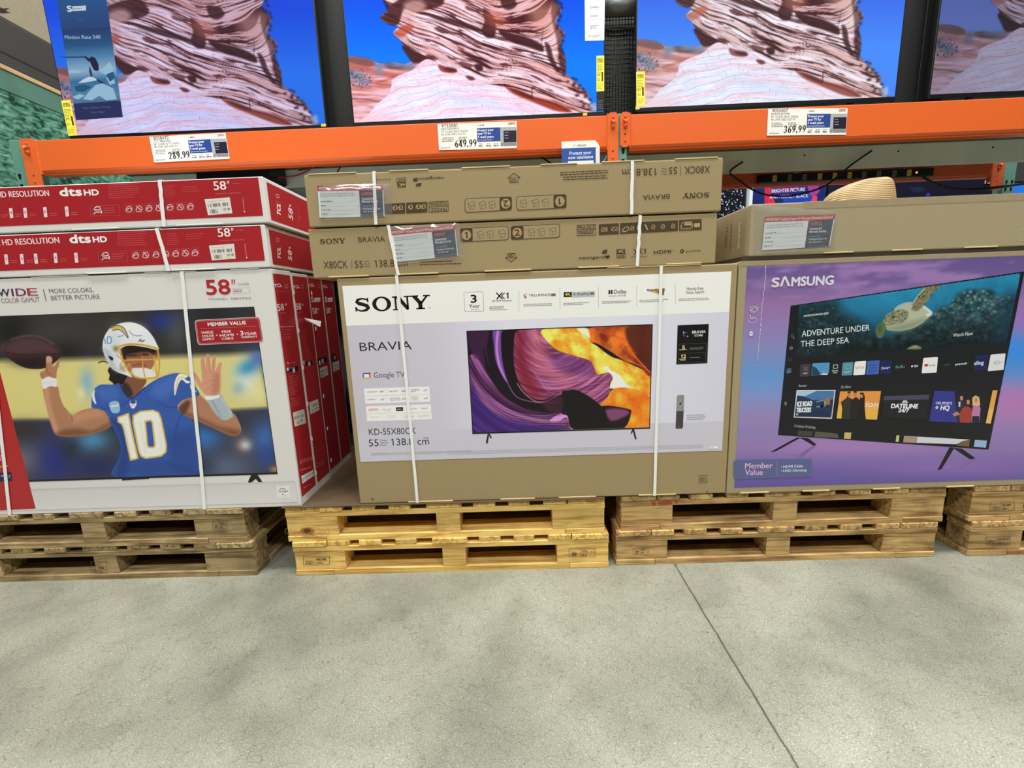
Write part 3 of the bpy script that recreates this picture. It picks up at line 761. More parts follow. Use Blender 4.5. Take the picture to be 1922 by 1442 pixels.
C.stroke([(1060, 480), (1110, 540), (1190, 625)], 8, (232, 90, 34), .9); C.stroke([(838, 400), (900, 385), (1060, 440)], 10, (200, 78, 30), .6)
for k in range(5): C.stroke([(850+k*30, 430+k*6), (960+k*30, 500+k*14), (1070+k*24, 575+k*5)], 4, (248, 160, 60), .4)
C.poly([(760, 368), (822, 366), (836, 425), (800, 400)], (255, 246, 214), 4, .9)
C.poly([(940, 590), (960, 612), (1010, 640), (1060, 700), (1140, 735), (1188, 765), (1100, 735), (1000, 712), (955, 716), (975, 660), (945, 620), (905, 600)], (255, 252, 232), 3)
org2 = mixc((206, 92, 18), (250, 168, 48), np.clip((fbm(xx/60, yy/70, 60, 4)-.2)*1.8, 0, 1))
m = C.mask([(975, 722), (1080, 716), (1188, 768), (1190, 945), (1040, 948), (1075, 870), (1060, 838), (905, 828), (940, 770)], 1.2)
C.img = C.img*(1-m[..., None])+org2/255*m[..., None]
C.poly([(860, 560), (875, 600), (905, 600), (935, 580), (975, 600), (1040, 600), (1000, 560), (900, 520)], (250, 206, 80), 8, .8)
C.poly([(905, 822), (1060, 838), (1078, 870), (1040, 948), (930, 952), (900, 900)], (30, 14, 22), 1.2)
C.poly([(930, 845), (1020, 838), (1070, 858), (1030, 890), (960, 908)], (128, 70, 112), 5, .9)
C.poly([(672, 745), (700, 732), (760, 728), (840, 775), (890, 810), (930, 860), (950, 930), (970, 950), (745, 962), (705, 880), (668, 860)], (20, 16, 18), 1.5)
C.poly([(560, 800), (672, 760), (668, 866), (600, 858)], (62, 30, 46), 8, .8)
C.sm = False; C.stamp(Q, C.mask([(114, 382), (1204, 342), (1189, 951), (149, 984)]) > .5); Q.frame(840, 500, .3191)
for a, b in (((114, 383), (1204, 343)), ((1204, 343), (1188, 951)), ((1188, 951), (149, 983)), ((149, 983), (114, 383))): Q.line([a, b], .0034 if a[0] != 1188 else .0050, (18, 16, 18))
for pts in ([(236, 985), (246, 985), (236, 1042), (225, 1040)], [(240, 985), (252, 990), (261, 1010), (252, 1012)], [(1086, 958), (1097, 957), (1112, 1015), (1103, 1018)], [(1086, 958), (1092, 965), (1083, 985), (1076, 983)]): Q.poly(pts, (36, 34, 36))
Q.poly([(1353, 347), (1536, 339), (1527, 570), (1345, 577)], (16, 15, 16))
Q.disc(1398, 399, .0088, (70, 70, 110)); Q.disc(1403, 401, .0066, (24, 22, 34)); Q.disc(1388, 388, .0022, (200, 200, 220)); Q.disc(1412, 412, .0018, (220, 220, 230))
T('BRAVIA', (1438, 396), (1517, 392), 16, (220, 220, 225), .02); T('CORE', (1452, 413), (1500, 411), 11, (210, 210, 215), .03)
Q.line([(1360, 458), (1522, 452), (1516, 564), (1356, 570)], .0009, (80, 80, 80), True); Q.line([(1360, 512), (1520, 507)], .0009, (80, 80, 80))
T('5', (1380, 487), (1395, 486), 20, (226, 196, 80), .04); T('12', (1373, 540), (1400, 539), 20, (226, 196, 80), .04)
Q.micro((1363, 493), (1411, 491), 5, (210, 210, 200), 7); Q.micro((1363, 548), (1411, 546), 5, (210, 210, 200), 8); Q.micro((1370, 554), (1403, 553), 5, (210, 210, 200), 9)
Q.micro((1423, 480), (1508, 476), 4, (110, 110, 110), 9, 3, 6); Q.micro((1423, 539), (1503, 536), 4, (130, 130, 130), 2)
Q.rr([(1349, 758), (1392, 756), (1384, 953), (1341, 955)], .006, (62, 58, 60)); Q.rr([(1349, 758), (1392, 756), (1388, 850), (1345, 852)], .006, (134, 134, 134))
Q.disc(1369, 808, .0042, (48, 46, 50))
for rr_, (v, n) in enumerate(((778, 3), (791, 2), (828, 2), (842, 3), (854, 3), (866, 3), (888, 2))):
    for k in range(n): Q.disc(1356+(26*k/(n-1)), v, .0012, (70, 68, 70) if rr_ < 3 else (120, 118, 120))
Q.disc(1383, 764, .0014, (50, 48, 50)); Q.micro((1353, 944), (1373, 943), 4, (150, 150, 150), 5)
Q.micro((1407, 879), (1520, 874), 5, (110, 110, 116), 5, 3, 12)
Q.rr([(1540, 1060), (1588, 1058), (1588, 1071), (1540, 1073)], .002, (232, 232, 236)); T('CE', (1548, 1070), (1562, 1069), 8, (90, 90, 90), .02); Q.line([(1480, 1231), (1524, 1229), (1525, 1271), (1481, 1273)], .0016, (84, 66, 40), True)
for k in range(3): Q.micro((1487, 1246+k*9), (1519, 1245+k*9), 6, (84, 66, 40), k)
Q.poly([(1519, 1322), (1533, 1321), (1527, 1330)], (84, 66, 40))
Q.build('panel_picture', M_INK, s1)
strap_front(s1, 0, (745, 520), (784, 942), 1.1240, Z0+.004); strap_front(s1, 0, (1241, 500), (1228, 930), 1.1240, Z0+.004)
tabs(s1, -.001, 1.1225, [(.30, .62)], .003); tabs(s1, -.001, Z0+.0045, [(-.45, -.28), (-.10, .03), (.12, .26), (.42, .56)], .004)

# ---- flat cartons on top, centre
KP = (70, 56, 36)
def pouch(parent, y, quad, leaf, seed):
    """clear document pouch with a red, white and navy leaflet; quads TL TR BR BL in photo points"""
    P = [at(*q, y=y-.006) for q in quad]
    mtx = MATS.get('clear_pouch_film')
    if mtx is None:
        mtx = bpy.data.materials.new('clear_pouch_film'); mtx.use_nodes = True; nt = mtx.node_tree; nt.nodes.clear()
        o_ = nt.nodes.new('ShaderNodeOutputMaterial'); mx = nt.nodes.new('ShaderNodeMixShader'); tr = nt.nodes.new('ShaderNodeBsdfTransparent'); gl = nt.nodes.new('ShaderNodeBsdfGlossy'); gl.inputs['Roughness'].default_value = .12
        df = nt.nodes.new('ShaderNodeBsdfDiffuse'); df.inputs[0].default_value = (.8, .8, .78, 1); m2 = nt.nodes.new('ShaderNodeMixShader'); m2.inputs[0].default_value = .45
        nt.links.new(gl.outputs[0], m2.inputs[1]); nt.links.new(df.outputs[0], m2.inputs[2])
        mx.inputs[0].default_value = .24; nt.links.new(tr.outputs[0], mx.inputs[1]); nt.links.new(m2.outputs[0], mx.inputs[2]); nt.links.new(mx.outputs[0], o_.inputs[0])
        MATS['clear_pouch_film'] = mtx
    nx, ny = 26, 14; vs = []; fs = []; rnd = np.random.RandomState(seed)
    for b in range(ny+1):
        for a in range(nx+1):
            s_, t_ = a/nx, b/ny
            p = (P[0]*(1-s_)+P[1]*s_)*(1-t_)+(P[3]*(1-s_)+P[2]*s_)*t_
            e = min(s_, 1-s_, t_, 1-t_); w = .0075*fbm(np.array(s_*7.0+seed), np.array(t_*4.0+s_*2), seed, 3)
            w2 = .004*abs(math.sin((s_*3+t_*5+seed)*3.1))
            p = p.copy(); p[1] += .0035-min(1, e*9)*(.001+float(w)+w2*.6)
            vs.append(p)
    for b in range(ny):
        for a in range(nx):
            k = b*(nx+1)+a; fs.append([k, k+1, k+nx+2, k+nx+1])
    po = MB().add(vs, fs, 0, True).build('document_pouch', mtx, parent)
    po['label'] = 'clear wrinkled plastic pouch'
    i = Ink(y=y-.003)
    TL, TR, BR, BL = [np.array(q, float) for q in leaf]
    def L(s_, t_): q = (TL*(1-s_)+TR*s_)*(1-t_)+(BL*(1-s_)+BR*s_)*t_; return (q[0], q[1])
    def quad_(s0, t0, s1_, t1, c): i.poly([L(s0, t0), L(s1_, t0), L(s1_, t1), L(s0, t1)], c)
    quad_(0, 0, 1, 1, (196, 200, 202)); quad_(0, 0, 1, .17, (160, 44, 44)); quad_(.63, .17, .985, 1, (34, 46, 72))
    i.text('IMPORTANT Technical Support & Warranty Information Enclosed', L(.02, .13), L(.965, .13), 5.2, (226, 190, 184), .012)
    i.text('To help us assist you quickly, please have the', L(.03, .285), L(.55, .27), 3.4, (90, 96, 100)); i.text('following information available when you call:', L(.03, .355), L(.56, .34), 3.4, (90, 96, 100))
    for k, w in enumerate((.18, .09, .15, .12)):
        t_ = .53+k*.13; i.line([L(.03, t_), L(.58, t_-.01)], .0006, (140, 146, 150)); i.micro(L(.03, t_-.02), L(.03+w, t_-.02), 3, (110, 116, 120), k)
    i.text('COSTCO', L(.665, .33), L(.83, .32), 5.2, (206, 80, 84), .03); i.text('Technical and', L(.66, .47), L(.84, .46), 4.6, (214, 218, 224), .01); i.text('Warranty Services', L(.66, .56), L(.91, .55), 4.6, (214, 218, 224), .01)
    i.micro(L(.67, .68), L(.85, .68), 2.5, (110, 120, 140), 4); i.text('TechSupportCostco.com', L(.67, .78), L(.94, .775), 3.4, (200, 204, 212), .01); i.micro(L(.68, .86), L(.88, .86), 3, (150, 158, 170), 6)
    i.build('leaflet', M_INK, po)
    return po
def house_arrow(i, u, v, w, h, c, up):
    s_ = 1 if up else -1
    P = [(u-w/2, v), (u, v-s_*h*.5), (u+w/2, v), (u+w*.34, v), (u+w*.34, v+s_*h*.5), (u-w*.34, v+s_*h*.5), (u-w*.34, v)]
    i.line(P, .0016, c, True)
    for k in range(3): i.micro((u-w*.2, v+s_*h*.12*(k*1.1)-0), (u+w*.2, v+s_*h*.12*(k*1.1)-0), 2.6, c, k)
def step_badge(i, q, n, flip=False, left=True):
    """rounded outline with a dark numbered end; q TL,TR,BR,BL"""
    TL, TR, BR, BL = [np.array(p, float) for p in q]
    def L(s_, t_): p = (TL*(1-s_)+TR*s_)*(1-t_)+(BL*(1-s_)+BR*s_)*t_; return (p[0], p[1])
    i.rr(q, .010, KP); i.rr([L(.012, .04), L(.988, .04), L(.988, .96), L(.012, .96)], .009, (150, 131, 94))
    s0, s1_ = (0, .26) if left else (.74, 1)
    i.rr([L(s0, 0), L(s1_, 0), L(s1_, 1), L(s0, 1)], .008, KP)
    cx = .13 if left else .87; p = L(cx, .5); rad = np.linalg.norm(i.map(*L(.5, 0))-i.map(*L(.5, 1)))
    i.disc(*p, rad*.36, (160, 134, 88))
    hh = np.linalg.norm(TL-BL)*.44
    a = L(cx-.025 if n == '1' else cx-.05, .5); b = L(cx+.025 if n == '1' else cx+.05, .5)
    if flip: a, b = (b[0], b[1]-hh/2), (a[0], a[1]-hh/2)
    else: a, b = (a[0], a[1]+hh/2), (b[0], b[1]+hh/2)
    i.text(n, a, b, hh, KP, .03)
    # carton and television pictograms
    for cx_ in ((.42, .62, .86) if left else (.14, .38, .58)):
        w = .07; i.line([L(cx_-w, .35), L(cx_+w*.6, .25), L(cx_+w, .5), L(cx_+w*.8, .78), L(cx_-w*.7, .8)], .0010, KP, True); i.line([L(cx_-w, .35), L(cx_-w*.2, .55), L(cx_+w, .5)], .0010, KP); i.line([L(cx_-w*.2, .55), L(cx_-w*.2, .78)], .0010, KP)
f1 = carton('television_carton', -.714, .668, 0, .836, 1.1265, 1.2895, M_KRAFT, 'brown television carton lying flat, lower of two on the centre stack, lettering upright', 'flat brown television cartons at centre')
Q = Ink(y=0); Q.frame(560, 300, .20812); T = Q.text
logo_sony(Q, (196, 760), (428, 752), 44, KP); T('BRAVIA', (541, 745), (782, 737), 46, KP)
Q.build('brand_lettering', M_INKM, f1)
T('X80CK', (229, 980), (447, 975), 62, KP); Q.line([(482, 905), (484, 982)], .0012, KP); T('55', (512, 973), (584, 971), 60, KP); T('138.8 cm', (690, 968), (985, 958), 62, KP)
for k, t in enumerate(('Class /', 'Classe /', 'Clase')): T(t, (592, 922+k*23), (592+(60, 68, 55)[k], 920+k*23), 12, KP)
Q.micro((1095, 928), (1400, 916), 12, KP, 3); Q.micro((1095, 950), (1518, 938), 12, KP, 5)
Q.frame(940, 280, .23933)
Q.build('model_lettering', M_INKM, f1)
step_badge(Q, [(-350, 636), (-163, 626), (62, 612), (62, 712)][0:0] or [(-322, 622), (62, 604), (62, 712), (-318, 730)], '1')
step_badge(Q, [(78, 604), (462, 586), (464, 692), (80, 712)], '2')
Q.build('step_pictogram', M_INKM, f1)
Q.line([(598, 598), (744, 591), (745, 673), (600, 680)], .0018, KP, True); T('FRAGILE', (606, 630), (736, 624), 27, KP, .01); Q.line([(600, 634), (744, 627)], .0012, KP); Q.micro((608, 648), (736, 642), 9, KP, 1, 3, 10, .1)
for a, b in ((768, 925), (935, 1388), (1397, 1573)):
    k = -.052; Q.poly([(a, 590+(a-768)*k), (b, 590+(b-768)*k), (b+1, 674+(b-768)*k), (a+1, 674+(a-768)*k)], KP)
rnd = random.Random(4)
for j, cx_ in enumerate((800, 828, 880, 905, 970, 1030, 1080, 1140, 1195, 1270, 1350)):
    v = 632-(cx_-768)*.052; w = 15 if j not in (1,) else 8
    if j == 4 or j == 7: continue
    Q.line([(cx_-w, v+14), (cx_-w*.5, v-16), (cx_+w, v-10), (cx_+w*.7, v+18), (cx_-w, v+14), (cx_+w, v-10)], .0016, (168, 142, 96))
Q.line([(950, 640), (975, 612), (1000, 610), (1005, 630), (985, 645), (955, 648)], .003, (168, 142, 96)); Q.line([(1018, 622), (1040, 620)], .002, (168, 142, 96))
Q.poly([(1125, 592), (1135, 590), (1156, 630), (1146, 636)], (168, 142, 96))
Q.line([(1411, 628), (1416, 590), (1430, 575), (1498, 571), (1500, 622)], .003, (168, 142, 96)); Q.line([(1411, 628), (1500, 622)], .003, (168, 142, 96)); Q.disc(1432, 628, .005, (168, 142, 96), .002); Q.disc(1482, 625, .005, (168, 142, 96), .002); Q.rect(1440, 582, 1492, 598, (168, 142, 96)); Q.rect(1518, 582, 1560, 612, (168, 142, 96)); Q.line([(1502, 597), (1516, 596)], .002, (168, 142, 96))
Q.build('handling_icons', M_INKM, f1)
T('nextgentv', (614, 865), (845, 855), 24, KP, .012); Q.poly([(790, 815), (802, 795), (832, 786), (834, 815), (808, 822)], KP); Q.poly([(812, 838), (850, 832), (856, 850), (832, 858)], KP)
Q.rect(908, 786, 974, 817, KP); T('4K', (917, 814), (966, 811), 21, (160, 134, 88), .04); Q.line([(908, 822), (975, 819), (976, 850), (909, 854)], .0014, KP, True); T('HDR', (916, 851), (969, 848), 19, KP, .01)
Q.line([(1042, 784), (1078, 824)], .0026, KP); Q.line([(1080, 782), (1044, 826)], .0026, KP); Q.line([(1108, 781), (1090, 803), (1110, 823)], .0022, KP); T('1', (1116, 822), (1136, 822), 40, KP); T('4K HDR Processor', (1019, 852), (1150, 845), 11, KP)
T('HDMI', (1200, 822), (1333, 815), 25, KP, .03); T('TM', (1338, 800), (1354, 799), 7, KP); Q.disc(1421, 800, .0048, KP, .0025); T('gracenote', (1450, 808), (1566, 801), 15, KP)
Q.build('feature_logos', M_INKM, f1)
Q.line([(64, 820), (112, 818), (112, 848), (128, 848), (82, 884), (36, 852), (52, 851), (52, 828)], .0018, KP); Q.line([(50, 824), (112, 820)], .0018, KP)
for k in range(3): Q.micro((60, 836+k*10), (104, 834+k*10), 8, KP, k+2)
Q.build('arrow_mark', M_INKM, f1)
strap_front(f1, 0, (729, 422), (748, 516), 1.2900, 1.1265); strap_front(f1, 0, (1201, 402), (1196, 496), 1.2900, 1.1265)
pouch(f1, 0, [(733, 424), (860, 418), (876, 482), (744, 497)], [(733, 432), (854, 421), (860, 480), (742, 492)], 3)
tabs(f1, -.0015, 1.1270, [(-.66, -.52), (-.43, -.28), (-.12, .04), (.20, .34), (.50, .62)], .004)

f2 = carton('television_carton', -.706, .677, -.004, .832, 1.2945, 1.4600, M_KRAFT, 'brown television carton lying flat on top of the centre stack with its lettering upside down', 'flat brown television cartons at centre')
Q = Ink(y=-.004); Q.frame(560, 300, .20812); T = Q.text
T('nextgentv', (1312, 152), (1078, 163), 26, KP, .012); Q.poly([(1032, 190), (1040, 168), (1072, 160), (1078, 190), (1058, 196)], KP); Q.poly([(1058, 240), (1066, 214), (1112, 208), (1104, 238)], KP)
Q.rect(892, 205, 970, 246, KP); T('4K', (962, 209), (904, 212), 30, (160, 134, 88), .04); Q.line([(886, 166), (968, 161), (970, 199), (888, 204)], .0014, KP, True); T('HDR', (960, 170), (896, 174), 22, KP, .01); T('4K HDR Processor', (832, 168), (700, 176), 14, KP)
Q.build('feature_logos', M_INKM, f2)
for a, b in ((780, 962), (972, 1160)): Q.poly([(a, 398-(a-780)*.05), (b, 398-(b-780)*.05), (b, 493-(b-780)*.05), (a, 493-(a-780)*.05)], KP)
Q.line([(1168, 380), (1168, 475)], .0014, KP)
for cx_, kind in ((870, 0), (920, 1), (1010, 2), (1080, 3), (1125, 2)):
    v = 440-(cx_-780)*.05; Q.line([(cx_-18, v+18), (cx_-14, v-14), (cx_+16, v-20), (cx_+20, v+12), (cx_-18, v+18), (cx_+6, v-24)], .0028, (168, 142, 96))
Q.line([(1180, 382), (1350, 373), (1352, 464), (1183, 474)], .0018, KP, True); T('FRAGILE', (1338, 432), (1196, 440), 30, KP, .01); Q.line([(1182, 428), (1351, 419)], .0012, KP); Q.micro((1190, 395), (1345, 387), 9, KP, 1, 3, 12, .1)
Q.build('handling_icons', M_INKM, f2)
step_badge(Q, [(1500, 350), (1925, 332), (1925, 455), (1502, 478)], '2', True, False)
Q.frame(940, 280, .23933)
step_badge(Q, [(122, 372), (514, 353), (515, 462), (124, 482)], '1', True, False)
Q.build('step_pictogram', M_INKM, f2)
Q.line([(70, 262), (135, 260), (135, 222), (150, 222), (102, 190), (55, 228), (70, 226)], .0018, KP, True)
for k in range(3): Q.micro((78, 228+k*12), (128, 226+k*12), 8, KP, k+2)
Q.build('arrow_mark', M_INKM, f2)
T('X80CK', (1643, 130), (1440, 138), 56, KP); Q.line([(1409, 133), (1410, 205)], .0012, KP); T('55', (1383, 141), (1318, 144), 52, KP); T('138.8 cm', (1225, 149), (952, 160), 54, KP)
for k, t in enumerate(('Class /', 'Classe /', 'Clase')): T(t, (1305, 192-k*22), (1305-(50, 56, 46)[k], 194-k*22), 11, KP)
Q.build('model_lettering', M_INKM, f2)
logo_sony(Q, (1636, 338), (1424, 347), 40, KP); T('BRAVIA', (1323, 352), (1113, 362), 38, KP)
Q.build('brand_lettering', M_INKM, f2)
Q.micro((466, 189), (850, 170), 12, KP, 3, 2, 18, .1); Q.micro((490, 225), (850, 212), 12, KP, 5, 2, 18, .3)
Q.build('size_print', M_INKM, f2)
strap_front(f2, -.004, (702, 326), (706, 424), 1.4605, 1.2945); strap_front(f2, -.004, (1186, 302), (1185, 397), 1.4605, 1.2945)
pouch(f2, -.004, [(596, 348), (734, 344), (736, 406), (600, 414)], [(596, 349), (719, 347), (722, 406), (600, 409)], 8)
tabs(f2, -.004, 1.4595, [(-.69, -.53), (-.42, -.29), (-.18, -.02), (.08, .20), (.28, .42), (.52, .66)], .0035)

# ================================================================== RED AND WHITE CARTONS (left)
RED = (158, 24, 32); WH = (222, 220, 218)
yt = .003
def barcode(i, TL, TR, BR, BL, seed):
    TL, TR, BR, BL = [np.array(q, float) for q in (TL, TR, BR, BL)]
    def L(s_, t_): q = (TL*(1-s_)+TR*s_)*(1-t_)+(BL*(1-s_)+BR*s_)*t_; return (q[0], q[1])
    i.poly([TL, TR, BR, BL], (206, 202, 194)); rnd = random.Random(seed)
    def bars(s0, s1_, t0, t1, n):
        w = (s1_-s0)/n
        for k in range(n):
            if rnd.random() < .62: i.poly([L(s0+k*w, t0), L(s0+(k+.7)*w, t0), L(s0+(k+.7)*w, t1), L(s0+k*w, t1)], (70, 66, 62)); i.l -= i.EPS
        i.l += i.EPS
    bars(.08, .92, .30, .52, 30); bars(.12, .46, .66, .92, 13); bars(.58, .94, .64, .80, 15)
    i.micro(L(.1, .18), L(.8, .16), 2.4, (110, 106, 100), seed); i.micro(L(.6, .95), L(.9, .94), 2.4, (110, 106, 100), seed)
def tcl_side(parent, x, y0, TX, seed, spectrum=False):
    i = Ink(x=x); i.rectm(y0+.010, .318, y0+.127, 1.150, RED)
    i.frame(480, 480, .333)
    TX(i)
    return i.build('side_print', M_INK, parent)
def word(i, t, a, b, h, c=WH, bold=.012): i.text(t, a, b, h, c, bold)
def marks58(i, u, v, w, c=WH):
    for k in (0, .45): i.poly([(u+w*k, v), (u+w*(k+.28), v), (u+w*(k+.18), v+w*1.0), (u+w*(k+.06), v+w*1.0)], c)
def side1(i):
    word(i, 'TCL', (106, 180), (147, 174), 17, WH, .03); i.line([(160, 155), (162, 185)], .0008, (190, 90, 90)); i.line([(166, 165), (178, 163), (180, 180), (168, 184)], .0012, (206, 160, 160), True)
    i.line([(110, 200), (183, 205)], .0008, (200, 90, 90)); word(i, '58', (125, 312), (160, 307), 36); marks58(i, 164, 270, 12); i.micro((128, 326), (172, 322), 4, (196, 110, 110), 1)
    i.line([(136, 402), (212, 400)], .0016, (216, 170, 170)); i.micro((160, 420), (200, 417), 5, (190, 90, 90), 2, 4, 14)
    i.micro((158, 476), (208, 470), 5, (190, 90, 90), 7)
    word(i, 'TCL', (174, 610), (188, 608), 8); i.micro((196, 607), (232, 601), 5, (200, 120, 120), 4)
    i.poly([(168, 632), (236, 622), (240, 650), (172, 658)], (34, 26, 34)); i.rect(172, 634, 186, 648, (220, 180, 184)); i.rect(206, 638, 222, 656, (200, 200, 220)); i.micro((188, 636), (232, 630), 6, (160, 160, 190), 5)
    i.micro((188, 684), (238, 672), 4, (196, 96, 96), 3, 9, 13); i.micro((196, 812), (262, 796), 4, (196, 96, 96), 6, 4, 13)
    barcode(i, (208, 886), (272, 864), (283, 944), (219, 964), 3)
    for k in range(4): u = 248+k*19; v = 1170-k*6; i.line([(u, v), (u+5, v-16), (u+13, v-18), (u+12, v-2), (u+4, v+1)], .0012, (220, 180, 180))
    i.micro((252, 1212), (318, 1190), 5, (220, 160, 160), 8)
    i.poly([(256, 1243), (322, 1208), (328, 1240), (262, 1286)], (216, 214, 210))
    for k in range(5): i.disc(267+k*13, 1262-k*9, .0042, (50, 44, 44), .0018)
    i.micro((270, 1312), (326, 1280), 5, (210, 130, 130), 9)
def side2(i):
    word(i, 'TCL', (213, 186), (248, 182), 15, WH, .03); i.line([(256, 165), (266, 164), (268, 184), (259, 186)], .0012, (196, 150, 150), True); i.line([(215, 205), (275, 210)], .0008, (190, 80, 80))
    word(i, '58', (228, 306), (256, 303), 34); marks58(i, 259, 272, 11); i.micro((232, 322), (262, 318), 4, (190, 100, 100), 1); i.micro((262, 420), (296, 416), 5, (170, 70, 70), 2, 4, 14)
    i.rect(264, 594, 276, 612, (180, 160, 166)); i.poly([(280, 598), (318, 592), (320, 616), (282, 622)], (30, 22, 30)); i.rect(294, 600, 308, 618, (190, 190, 205))
    barcode(i, (300, 828), (350, 808), (358, 870), (308, 894), 5)
    for k in range(4): u = 336+k*13; v = 1110-k*7; i.line([(u, v), (u+4, v-14), (u+10, v-16), (u+9, v-2), (u+3, v+1)], .0012, (150, 80, 80))
    i.micro((344, 1180), (392, 1150), 12, (150, 90, 90), 4, 2, 16)
def side3(i):
    word(i, 'TCL', (298, 178), (330, 173), 15, WH, .03); i.line([(343, 162), (343, 184)], .0008, (180, 70, 70)); i.line([(350, 162), (360, 160), (361, 178), (352, 181)], .0012, (196, 150, 150), True)
    word(i, 'S', (313, 262), (326, 261), 28, WH, .03); i.poly([(328, 238), (362, 236), (363, 258), (329, 262)], WH); i.micro((331, 254), (360, 251), 6, (150, 60, 60), 2)
    word(i, '58', (321, 330), (347, 327), 32); marks58(i, 349, 298, 9)
    i.poly([(346, 582), (400, 570), (402, 600), (349, 612)], (30, 20, 26)); i.rect(368, 584, 384, 604, (170, 170, 190)); barcode(i, (360, 634), (402, 620), (408, 672), (366, 690), 7)
def side4(i):
    word(i, 'TCL', (378, 184), (406, 180), 14, WH, .03); i.line([(418, 166), (427, 164), (428, 180), (420, 184)], .0012, (196, 150, 150), True)
    word(i, 'S', (391, 262), (402, 261), 28, WH, .03); i.poly([(404, 238), (432, 236), (433, 258), (405, 261)], WH); i.micro((407, 254), (431, 251), 6, (150, 60, 60), 2)
    word(i, '58', (398, 326), (420, 323), 30); marks58(i, 422, 296, 7)
    i.rect(425, 560, 455, 592, (30, 20, 26)); i.rect(438, 566, 450, 584, (150, 150, 170)); barcode(i, (433, 604), (468, 592), (472, 640), (437, 656), 9)
G_T = 'standing red and white television cartons at left'
tnames = ['white television carton standing at front left, printed with a football player throwing a ball',
          'second red-sided television carton from the front in the left row',
          'third red-sided television carton from the front in the left row, with S badge',
          'rearmost visible red-sided television carton in the left row']
cart_t = []
for k, (sf, xr) in enumerate(((side1, -.860), (side2, -.861), (side3, -.866), (side4, -.869))):
    y0 = yt+k*.1368
    t = carton('television_carton', xr-1.41, xr, y0, y0+.135, Z0+.0008, 1.166-(.004 if k else 0), M_WHITEB, tnames[k], G_T, bev=.003)
    tcl_side(t, xr, y0, sf, k); cart_t.append(t)
t1 = cart_t[0]
# torn white flap sticking out of the second carton
m = MB(); a = at(571, 597, x=-.859); b = at(603, 603, x=-.80); c = at(601, 614, x=-.80); d = at(573, 602, x=-.859); e = at(570, 583, x=-.859)
m.add([a, b, c, d, a+np.array([0, .0008, 0]), b+np.array([0, .0008, 0]), c+np.array([0, .0008, 0]), d+np.array([0, .0008, 0])], [[0, 1, 2, 3], [7, 6, 5, 4], [0, 4, 5, 1], [1, 5, 6, 2], [2, 6, 7, 3], [3, 7, 4, 0]])
m.build('torn_flap', M_WHITEB, cart_t[1])
# stapled corner seams
for k, t in enumerate(cart_t[:2]):
    for j in range(6):
        z = 1.08-j*.145; m = MB(); m.box(-.8605, -.857, yt+.1455+k*.1465-.006, yt+.1455+k*.1465-.001, z, z+.016, .0008); m.build('seam_staple', M_WHITEB, t)
Q = Ink(y=yt); T = Q.text
# football picture
TLp, TRp = at(0, 592.3, y=yt), at(475.5, 578, y=yt); BRp, BLp = at(521, 888, y=yt), at(55, 903, y=yt)
zt_, zb_ = (TLp[2]+TRp[2])/2, (BRp[2]+BLp[2])/2; xr_ = (TRp[0]+BRp[0])/2
C = Canvas(yt, -2.06, xr_, zb_, zt_, .00185)
C.frame(0, 600, .34683); C.fill((48, 46, 46)); C.sm = True
C.blob(300, 100, 300, 160, (70, 68, 66), .6); C.blob(60, 60, 120, 140, (26, 26, 26), .8); C.blob(350, 180, 160, 80, (30, 28, 28), .8); C.blob(880, 10, 90, 60, (34, 50, 120), .9); C.blob(960, 60, 70, 110, (84, 88, 90), .6); C.blob(1150, 20, 100, 120, (30, 32, 40), .7); C.blob(1300, 60, 80, 90, (40, 50, 90), .6); C.blob(650, 20, 80, 80, (60, 64, 44), .5)
C.blob(40, 150, 60, 30, (90, 76, 86), .5)
C.sm = False; band = C.mask([(-500, 232), (500, 212), (1400, 185), (1460, 480), (1000, 508), (300, 545), (-500, 560)], 14)
C.blend(band, (206, 194, 124)); C.blend(band*np.clip((C.X-900)/500, 0, 1)*.3, (180, 170, 110))
C.blob(470, 340, 44, 90, (130, 170, 190), .95); C.blob(440, 400, 26, 40, (220, 214, 160), .8); C.blob(1330, 320, 85, 110, (208, 214, 210), .9); C.blob(1340, 260, 70, 46, (60, 140, 176), .95, -.4); C.blob(1390, 210, 50, 60, (60, 96, 176), .8); C.blob(1400, 400, 60, 60, (216, 210, 150), .7); C.blob(1290, 370, 40, 40, (90, 150, 180), .5)
low = C.mask([(-500, 560), (300, 545), (1000, 508), (1500, 478), (1520, 900), (-500, 900)], 10)
C.blend(low, (52, 54, 72)); 
for a in ((120, 600, 130, 60, (44, 38, 34), .8), (560, 620, 130, 90, (36, 40, 36), .8), (130, 760, 150, 90, (120, 112, 116), .75), (300, 760, 120, 140, (32, 40, 120), .9), (500, 650, 110, 70, (70, 130, 170), .95), (520, 800, 140, 60, (30, 34, 90), .8), (380, 700, 60, 60, (30, 40, 40), .7), (1100, 640, 110, 80, (50, 110, 180), .9), (1230, 800, 170, 90, (90, 100, 130), .8), (1320, 670, 60, 60, (110, 96, 96), .9), (1330, 680, 36, 30, (210, 206, 206), .8), (1430, 640, 70, 100, (54, 100, 170), .9), (1450, 740, 60, 60, (40, 66, 140), .8), (1100, 790, 70, 60, (40, 56, 70), .8), (1490, 810, 30, 20, (190, 130, 70), .8), (1200, 560, 100, 40, (34, 36, 48), .7)):
    C.blob(a[0], a[1], a[2], a[3], a[4], a[5])
C.sm = True
SK, SKD, SKL = (164, 116, 88), (112, 74, 56), (196, 148, 120)
